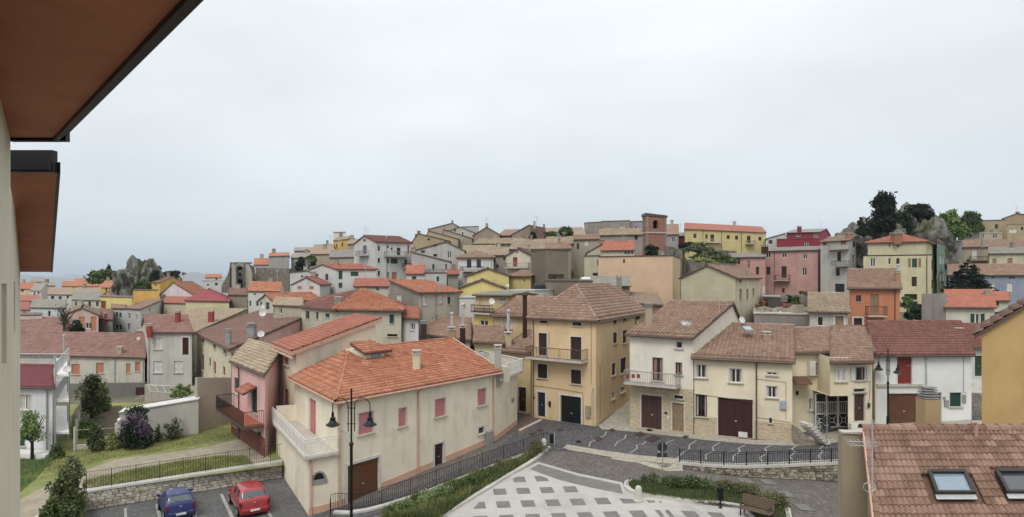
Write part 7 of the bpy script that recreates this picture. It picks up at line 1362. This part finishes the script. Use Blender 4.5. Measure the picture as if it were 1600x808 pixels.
# rubble stone by the bench, bags on the steps
# ---------------------------------------------------------------- cars
def car(label, px, py, heading, paint, Lc, Wc, Hc):
    x, y, z = gP(px, py); root = empty('parked_car', (x, y, z), label, 'car', rz=heading); hl, w = Lc/2, Wc/2; ml = hl-1.5
    st = [(-hl, .80, .42, .42), (-hl+.03, .93, .60, .60), (-hl+.07, .96, .86, .86), (-hl+.12, .97, .94, .955), (-hl+.16, .97, .95, .985), (-hl+.46, .99, .955, Hc*.945), (-hl+.54, 1, .955, Hc*.975), (-hl+.62, 1, .955, Hc*.985), (-hl+1.2, 1, .95, Hc), (-hl+1.28, 1, .95, Hc),
          (hl-1.72, 1, .93, Hc*.985), (hl-1.62, 1, .93, Hc*.97), (hl-1.52, 1, .93, Hc*.945), (hl-1.0, 1, .93, .96), (hl-.92, 1, .92, .94), (hl-.42, .97, .82, .82), (hl-.12, .92, .68, .68), (hl-.02, .84, .5, .5), (hl, .8, .4, .4)]
    V, n = [], 17
    for s in st:
        ww = w*s[1]; cab = s[3] > s[2]+.06; b = s[2]; rw = ww*.78
        pts = [(ww*.9, .2), (ww*.97, .3), (ww, b*.66), (ww*.985, b-.05), (ww*.95, b)]
        pts += [(ww*.95+(rw-ww*.95)*.5, b+(s[3]-.08-b)*.5), (rw, s[3]-.08), (rw*.84, s[3]-.01), (0, s[3]+.02)] if cab else [(ww*.86, b+.012), (ww*.74, b+.025), (ww*.45, b+.04), (0, b+.05)]
        V += [(a, s[0], c) for a, c in pts]+[(-a, s[0], c) for a, c in pts[-2::-1]]
    Fc, Mi = [], []
    for i in range(len(st)-1):
        for k in range(n-1):
            kk = min(k, 15-k); m = 0
            if i == 4 and kk >= 5: m = 1
            if i == 12 and kk >= 5: m = 2
            if kk in (4, 5) and i in (7, 9): m = 3
            Fc.append((i*n+k, (i+1)*n+k, (i+1)*n+k+1, i*n+k+1)); Mi.append(m)
    Fc.append(tuple(range(n))); Mi.append(0); Fc.append(tuple((len(st)-1)*n+k for k in range(n))[::-1]); Mi.append(0)
    me = bpy.data.meshes.new('body'); me.from_pydata(V, [], Fc); glass = flat('1d2226', .1, 0, .1, .6); rear = flat('4f5a60', .12, 0, .15, .6)
    for m in (paint, rear, glass, glass): me.materials.append(m)
    me.polygons.foreach_set('material_index', Mi); tmp = bpy.data.objects.new('body', me); COL.objects.link(tmp); sb = tmp.modifiers.new('s', 'SUBSURF'); sb.levels = 2
    dg = bpy.context.evaluated_depsgraph_get(); dg.update(); ev = tmp.evaluated_get(dg).to_mesh(); P = [tuple(v.co) for v in ev.vertices]; polys = [(p.material_index, tuple(p.vertices)) for p in ev.polygons]; nrm = [tuple(v.normal) for v in ev.vertices]; bpy.data.objects.remove(tmp)
    for mi, nm in ((0, 'body'), (1, 'rear_window'), (2, 'windscreen'), (3, 'side_window')):
        for side in ((0,) if mi < 3 else (1, -1)):
            F_ = [f for m, f in polys if m == mi and (not side or P[f[0]][0]*side > 0)]; ids = sorted({i for f in F_ for i in f}); mp_ = {i: j for j, i in enumerate(ids)}; off = -.0 if mi == 0 else .0
            q = bpy.data.meshes.new(nm); q.from_pydata([P[i] for i in ids], [], [tuple(mp_[i] for i in f) for f in F_]); q.materials.append((paint, rear, glass, glass)[mi]); q.polygons.foreach_set('use_smooth', [True]*len(F_)); o = bpy.data.objects.new(nm, q); COL.objects.link(o); o.parent = root
    def lp(name, m_, mt, par=None, smooth=False):
        q = bpy.data.meshes.new(name); q.from_pydata(m_.V, [], m_.F); q.materials.append(mt); o = bpy.data.objects.new(name, q); COL.objects.link(o); o.parent = par or root; return o
    m_ = MB(); m_.tube([(0, -hl+.16, 1.0), (-w*.35, -hl+.24, 1.12)], .012, 4); lp('wiper', m_, M['black']); m_ = MB(); m_.lathe((0, -hl+.06, .78), [(0, 0), (.05, 0), (.05, .05), (0, .05)], 10); lp('badge', m_, M['lgrey'])
    for s in (-1, 1):
        m_ = MB(); m_.box((s*w*.97-(.06 if s > 0 else .0), -hl+.035, .62), (.06, 0, 0), (0, .16, 0), (0, 0, .3)); m_.box((s*w*.8-(.0 if s > 0 else .14)*1, -hl+.0, .64), (.14, 0, 0), (0, .1, 0), (0, 0, .2)); lp('tail_light', m_, flat('7a1414', .2))
        m_ = MB(); m_.cbox((s*(w*.7), hl-.12, .52), .34, .16, .14); lp('headlight', m_, flat('c0c4c6', .15)); m_ = MB(); m_.cbox((s*(w+.07), hl-1.3, .95), .16, .1, .12); lp('mirror', m_, paint)
        for yy in (-hl+.6, hl-.68):
            m_ = MB(); r = .28; rr = [m_.v(*[(s*(w-.07)+xx, yy+r*math.cos(t), .28+r*math.sin(t)) for t in np.linspace(0, 2*math.pi, 18, endpoint=False)]) for xx in (-.09, .085)]
            for k in range(18): m_.F.append((rr[0]+k, rr[0]+(k+1) % 18, rr[1]+(k+1) % 18, rr[1]+k))
            for q in rr: m_.F.append(tuple(q+k for k in range(18)))
            wh = lp('wheel', m_, M['black']); m_ = MB(); m_.F = []; a0 = m_.v(*[(s*(w+.022), yy+.16*math.cos(t), .28+.16*math.sin(t)) for t in np.linspace(0, 2*math.pi, 12, endpoint=False)]); m_.F.append(tuple(range(12))); lp('hubcap', m_, M['lgrey'], wh)
    m_ = MB(); m_.cbox((0, -hl+.02, .3), Wc*.86, .14, .2); o = lp('rear_bumper', m_, paint); bv = o.modifiers.new('b', 'BEVEL'); bv.width = .05; bv.segments = 3
    m_ = MB(); m_.cbox((0, -hl-.06, .36), .5, .015, .11); lp('number_plate', m_, M['white']); return root
cpn = NT('car_paint_red'); cpn.b.inputs['Coat Weight'].default_value = .6; cpn.b.inputs['Coat Roughness'].default_value = .08; RED = cpn.fin(cpn.mix(.0, lin('a3121f'), lin('a3121f')), .35, None, spec=.5)
cb_ = NT('car_paint_blue'); sp_ = cb_.n('ShaderNodeSeparateXYZ'); cb_.l(cb_.geo.outputs['Position'], sp_.inputs[0]); top = cb_.rng(cb_.n('ShaderNodeSeparateXYZ').outputs[2], 0, 1)
nz = cb_.n('ShaderNodeSeparateXYZ'); cb_.l(cb_.geo.outputs['Normal'], nz.inputs[0]); pe = cb_.n('ShaderNodeMath', operation='MULTIPLY'); cb_.l(cb_.rng(nz.outputs[2], .8, .95), pe.inputs[0]); cb_.l(cb_.rng(cb_.noise(2.2, 6, rough=.7), .56, .6), pe.inputs[1])
BLUE = cb_.fin(cb_.mix(pe.outputs[0], lin('1f2d66'), lin('8d95b8')), .35, None, spec=.5)
car("small dark blue hatchback with peeling roof paint, parked nose to the stone wall", 275, 800, math.radians(36), BLUE, 3.4, 1.55, 1.42)
car("red five door hatchback parked nose to the stone wall", 388, 792, math.radians(33), RED, 3.75, 1.66, 1.46)
# far cars (a few pixels)
for lbl, px, py, Y, c in (("dark car on the terrace beside the bare rendered building", 843, 455, 83.5, '22262b'), ("white car parked behind the flat brown terrace", 914, 444, 92, 'c9ccce')):
    p = Pt(px, Y); z = Z(py+4, Y); root = empty('parked_car', (*p, z), lbl, 'car'); mb = MB()
    prof = [(-.78, .35), (-.8, .8), (-.72, 1.0), (-.6, 1.4), (.6, 1.4), (.72, 1.0), (.8, .8), (.78, .35)]; mb.V = []; n = len(prof); r0_ = mb.v(*[(p[0]+x, p[1]-1.7, z+h*(1 if h < 1.1 else .8)) for x, h in prof]); r1_ = mb.v(*[(p[0]+x, p[1]-1.2, z+h) for x, h in prof]); r2_ = mb.v(*[(p[0]+x, p[1]+.6, z+h) for x, h in prof]); r3_ = mb.v(*[(p[0]+x, p[1]+1.9, z+min(h, .85)) for x, h in prof])
    for a, b in ((r0_, r1_), (r1_, r2_), (r2_, r3_)):
        for k in range(n): mb.F.append((a+k, a+(k+1) % n, b+(k+1) % n, b+k)); mb.M.append(0)
    mb.F.append(tuple(range(n))); mb.M.append(0)
    mb.build('body', flat(c, .3), root); mb = MB(); mb.f([(p[0]-.62, p[1]-1.73, z+.98), (p[0]+.62, p[1]-1.73, z+.98), (p[0]+.52, p[1]-1.3, z+1.34), (p[0]-.52, p[1]-1.3, z+1.34)]); mb.build('rear_window', M['glass'], root)
    for dx in (-.7, .7): mb = MB(); mb.tube([(p[0]+dx-.1, p[1]-1.1, z+.3), (p[0]+dx+.1, p[1]-1.1, z+.3)], .3, 12); mb.build('wheel', M['black'], root)
# ---------------------------------------------------------------- near roof bottom right
def nearroof():
    root = empty('near_house', (*Pt(1450, 20), 3), "nearest house at the bottom right, brown red tiled roof with two skylights", 'house'); s, k = .33, .42
    yR, zR, y0, xR = 20.0, 8.28, 14.0, 22.0
    vx = lambda y: 11.02+.486*(y-yR)                                   # left verge
    def S_(x, y): return np.array([x, y, zR-s*(yR-y)])
    wm = plaster('a39479', .3); mb = MB(); P1, P2, P3 = (vx(yR)+.1, yR), (vx(y0)+.1, y0), (vx(y0)+9, y0)
    mb.prism([P2, P3, (xR, yR), P1], -2, [S_(0, y0)[2]-.3, S_(0, y0)[2]-.3, zR-.3, zR-.3]); mb.prism([(P1[0], yR+.01), (xR, yR+.01), (xR+2, yR+5), (P1[0]+2, yR+5)], -2, [zR-.3, zR-.3, zR-1.9, zR-1.9]); mb.build('wall', wm, root)
    a, b = Pt(1316, 20.4), Pt(1376, 20.15); mb = MB(); zt = Z(678, 20.3); mb.prism([tuple(a), tuple(b), (b[0]+2, b[1]+4), (a[0]+1.9, a[1]+4)], -2, [zt, zt-.05, zt-.9, zt-.9]); mb.build('side_wing', wm, root)
    mb = MB(); mb.prism([(a[0]-.05, a[1]-.05), (b[0], b[1]-.05), (b[0]+.1, b[1]+.25), (a[0], a[1]+.25)], zt+.003, zt+.06); mb.build('wing_coping', M['stone'], root)
    mb = MB(); A, B_ = S_(vx(y0), y0), S_(vx(yR), yR); mb.box(A+[0, 0, -.22], (xR-vx(yR), 0, 0), B_-A, (0, 0, .17)); mb.box(B_+[0, .005, -.22], (xR-vx(yR), 0, 0), (2, 5, -1.6), (0, 0, .17)); ro = mb.build('roof', [T['near']], root)
    mb = MB(); mb.box(A+[-.07, 0, -.25], (.065, 0, 0), B_-A, (0, 0, .27)); mb.build('verge', M['gpink'], root)
    tw, tl = .285, .36; u = np.array([1., 0, 0]); v = np.array([k, 1., s]); v /= np.linalg.norm(v); n = np.cross(u, v); n /= np.linalg.norm(n); meshes = []
    for q in range(5):
        seg = 8; mb = MB(); xs_ = np.linspace(-.5, .5, seg*2+1)*tw*1.03; pr = [.042*abs(math.sin((x/tw+.5)*2*math.pi)) for x in xs_]
        a = mb.v(*[u*x-v*.02+n*(h+.035) for x, h in zip(xs_, pr)]); b = mb.v(*[u*x+v*(tl+.03)+n*(h+.002) for x, h in zip(xs_, pr)]); c = mb.v(*[u*x-v*.02-n*.02 for x in xs_])
        for j in range(seg*2): mb.F += [(a+j, a+j+1, b+j+1, b+j), (c+j, c+j+1, a+j+1, a+j)]; mb.M += [0, 0]
        me = bpy.data.meshes.new('tile'); me.from_pydata(mb.V, [], mb.F); me.materials.append(T['near']); at = me.attributes.new('tint', 'FLOAT', 'FACE'); at.data.foreach_set('value', [(.15, .35, .5, .7, .9)[q]]*len(mb.F)); meshes.append(me)
    rl = np.array(root.location); rg = random.Random(4); cand = []
    O2 = S_(vx(yR)+.12, yR); sks = []
    for px, py, w, hgt in ((1448, 741, 1.06, 1.06), (1553, 740, 1.06, 1.06)):      # top left corner on the roof plane
        kk, ss = (py-HOR)/F, (px-800)/F; Y = (CAM_Z-zR+s*yR)/(kk+s); sks.append((np.array([ss*Y, Y, CAM_Z-kk*Y]), w, hgt))
    def loc(p): d = p-O2; bb = d[1]/v[1]; return d[0]-bb*v[0], bb
    for r in range(1, int((yR-y0)/v[1]/tl)+1):
        for c in range(-3, 42):
            p = O2+u*tw*(c+.5)-v*tl*r
            if p[0] < vx(p[1])+.1 or p[0] > xR: continue
            px = p[0]/p[1]*F+800; py = (13-p[2])/p[1]*F+HOR
            if px > 1650 or py > 850: continue
            a, b = loc(p); skip = False
            for P, w, hg in sks:
                a0, b0 = loc(P)
                if a0-.1 < a < a0+w+.1 and b0-hg-tl-.12 < b < b0-.05: skip = True
            if not skip: cand.append(p)
    for p in cand[:298]:
        o = bpy.data.objects.new('tile', meshes[rg.choice((0, 1, 2, 2, 3, 1, 4))]); COL.objects.link(o); o.parent = root; o.location = p-rl+n*rg.uniform(0, .006)+u*rg.uniform(-.006, .006); o.rotation_euler = (rg.uniform(-.01, .01), rg.uniform(-.01, .01), rg.uniform(-.01, .01))
    rest = cand[298:]
    if rest:
        m0 = meshes[2]; Vm = np.array([v_.co for v_ in m0.vertices]); Fm = np.array([list(f_.vertices) for f_ in m0.polygons])
        o = npmesh('roof_tiles', np.concatenate([Vm+p for p in rest]), np.concatenate([Fm+i*len(Vm) for i in range(len(rest))]), T['near'], root, np.clip(np.repeat(np.random.default_rng(1).normal(.5, .2, len(rest)), len(Fm)), 0, 1)); o['kind'] = 'stuff'
    V, Fc, Tn = [], [], []; ridgecap(S_(vx(yR)-.1, yR)+[0, 0, .03], S_(xR, yR)+[0, 0, .03], .17, RNG, V, Fc, Tn, 7); ridgecap(S_(vx(y0)+.06, y0), S_(vx(yR)+.06, yR), .1, RNG, V, Fc, Tn, 6)
    npmesh('ridge_tiles', np.concatenate(V), np.concatenate(Fc), T['near'], root, np.concatenate(Tn))['kind'] = 'stuff'
    for i, (P, w, hg) in enumerate(sks):
        d = -v*hg; o3 = n*.03; mb = MB(); U = lambda x: u*x
        mb.box(P+o3, U(.09), d, n*.13); mb.box(P+o3+U(w-.09), U(.09), d, n*.13); mb.box(P+o3+U(.09), U(w-.18), d*.13, n*.15); mb.box(P+o3+U(.09)+d*.93, U(w-.18), d*.07, n*.13); sko = mb.build('skylight', flat('34342f', .4, .3), root)
        mb = MB(); mb.box(P+o3+U(.09)+d*.13, U(w-.18), d*.8, n*.07); mb.build('pane', flat('3a4044' if i else '74899a', .06, 0, .1, .9), sko)
        mb = MB(); mb.box(P+d+n*.05, U(w), -v*.2, n*.02); mb.build('flashing', M['lgrey'], root)
    p = S_(Pt(1529, 19.4)[0], 19.5); mb = MB(); mb.tube([p, p+[0, 0, .45], p+[-.05, -.02, .5], p+[-.14, 0, .48]], .05, 8); mb.build('vent_pipe', flat('b58a78'), root)
    xc, yc = Pt(1450, 21.2)[0], 21.2; mb = MB(); mb.cbox((xc, yc, 6.8), .5, .5, Z(623, 21.2)-6.8); ch = mb.build('chimney', plaster('a48a62', .8), root); mb = MB(); zt = Z(622, 21.2)
    for j in range(5): mb.cbox((xc, yc, zt+j*.085), .5-.04*abs(j-1), .46-.03*j, .045)
    mb.build('cap', M['grey'], ch)
    x, y = Pt(1363, 16.9)[0], 16.9; z = S_(x, y)[2]; mb = MB(); mb.tube([(x, y, z-.1), (x, y, z+2.0)], .02, 6)
    for zz, l in ((z+1.95, .5), (z+1.45, .65), (z+1.35, .6)):
        mb.tube([(x-l, y-.05, zz), (x+.15, y+.02, zz-.05)], .01, 4)
        for j in range(8): q = x-l+(l+.1)*j/7; mb.tube([(q, y-.12, zz-.02), (q, y+.12, zz+.02)], .005, 4)
    for j in range(10): t0, t1 = j*.63, (j+1)*.63; mb.tube([(x-.1+.17*math.cos(t0), y-.05, z+.25+.13*math.sin(t0)), (x-.1+.17*math.cos(t1), y-.05, z+.25+.13*math.sin(t1))], .008, 4)
    mb.build('antenna', M['lgrey'], root)
nearroof()
# ---------------------------------------------------------------- the building the photo was taken from
def own():
    root = empty('own_building', (-6, 8, 0), "building of the viewpoint: cream side wall under a wide brown soffit at the upper left", 'building'); wm = plaster('d3ccb4', .15)
    soff = NT('soffit'); c = soff.mix(soff.rng(soff.noise(.9, 5, (1, 1, 1), .65), .35, .65), lin('b0653f'), lin('c4764e')); SO = soff.fin(c, .7, soff.noise(30, 2), .1, .005, .3); BK = flat('1b1c22', .45)
    A, B_, C_ = np.array([-5.0, 6.25]), np.array([-6.27, 8.0]), np.array([-12.45, 16.2]); Z0 = 14.76; cen = np.array([-20, 3.0])
    f1 = Face(A+(A-B_)*1.5, B_, cen); f2 = Face(B_+np.array([-.02, .02]), C_, cen); mb = MB()
    for s in ("6.5 509 8 132 w",): a = s.split(); opening(f1, root, *map(float, a[:4]), a[4], 8, plain=True)
    opening(f2, root, 22.6, 480, 2.6, 80, 'w', 8, plain=True)
    rect_wall(mb, f1.P, f1.u, f1.n, f1.L, -2, Z0, f1.holes); rect_wall(mb, f2.P, f2.u, f2.n, f2.L, -2, Z0-.6, f2.holes); e = C_+np.array([-8, 0]); mb.f([(*C_, -2), (*e, -2), (*e, Z0-.6), (*C_, Z0-.6)]); mb.build('wall', wm, root)
    mb = MB(); P = [(-6.3, 8.02), (-5.74, 8.0), (-2.10, 4.05), (2.36, -.9), (-3.5, -2.5), (-12, 8.0)]; mb.prism(P, Z0, Z0+.22); mb.build('soffit', SO, root)
    mb = MB(); d = np.array([3.64, -3.95]); d /= np.linalg.norm(d); n_ = np.array([-d[1], d[0]]); n_ = n_ if n_[0] > 0 else -n_; o = np.array([-5.74, 8.0])-d*.02
    mb.box((*(o), Z0-.05), (*(d*12), 0), (*(n_*.05), 0), (0, 0, .34)); mb.box((*(o+n_*.05), Z0+.02), (*(d*12), 0), (*(n_*.075), 0), (0, 0, .12)); mb.box((-6.3, 8.0, Z0-.04), (.72, 0, 0), (0, .08, 0), (0, 0, .3)); mb.build('fascia', BK, root)
    # the second, sloping eave further along
    P0, P1 = [(-7.5, 9.05), (-6.40, 9.0)], [(-13.0, 16.3), (-11.75, 16.3)]; z0, z1 = Z(270, 9), Z(425, 16.3); mb = MB()
    mb.prism([P0[0], P0[1], P1[1], P1[0]], [z0, z0, z1, z1], [z0+.3, z0+.3, z1+.14, z1+.14]); mb.build('soffit', SO, root)
    mb = MB(); mb.box((-7.1, 8.9, z0-.0), (.71, 0, 0), (0, .1, 0), (0, 0, .3)); mb.box((-7.1, 8.84, z0+.02), (.70, 0, 0), (0, .06, 0), (0, 0, .12)); a, b = np.array([*P0[1], z0-.01]), np.array([*P1[1], z1-.01]); mb.box(a, b-a, (.05, 0, 0), (0, 0, .16)); mb.build('fascia', BK, root)
own()
# ---------------------------------------------------------------- haze
HZ = True
if HZ:
    mb = MB(); mb.box((-31000, -21000, -178), (62000, 0, 0), (0, 62000, 0), (0, 0, 178+260)); o = mb.build('haze', [bpy.data.materials.new('haze_air')]); o['kind'] = 'stuff'; m = o.data.materials[0]; m.use_nodes = True; m.node_tree.nodes.clear()
    v = m.node_tree.nodes.new('ShaderNodeVolumePrincipled'); v.inputs['Density'].default_value = .00013; v.inputs['Color'].default_value = (.78, .89, 1, 1); v.inputs['Anisotropy'].default_value = 0
    oo = m.node_tree.nodes.new('ShaderNodeOutputMaterial'); m.node_tree.links.new(v.outputs[0], oo.inputs['Volume'])
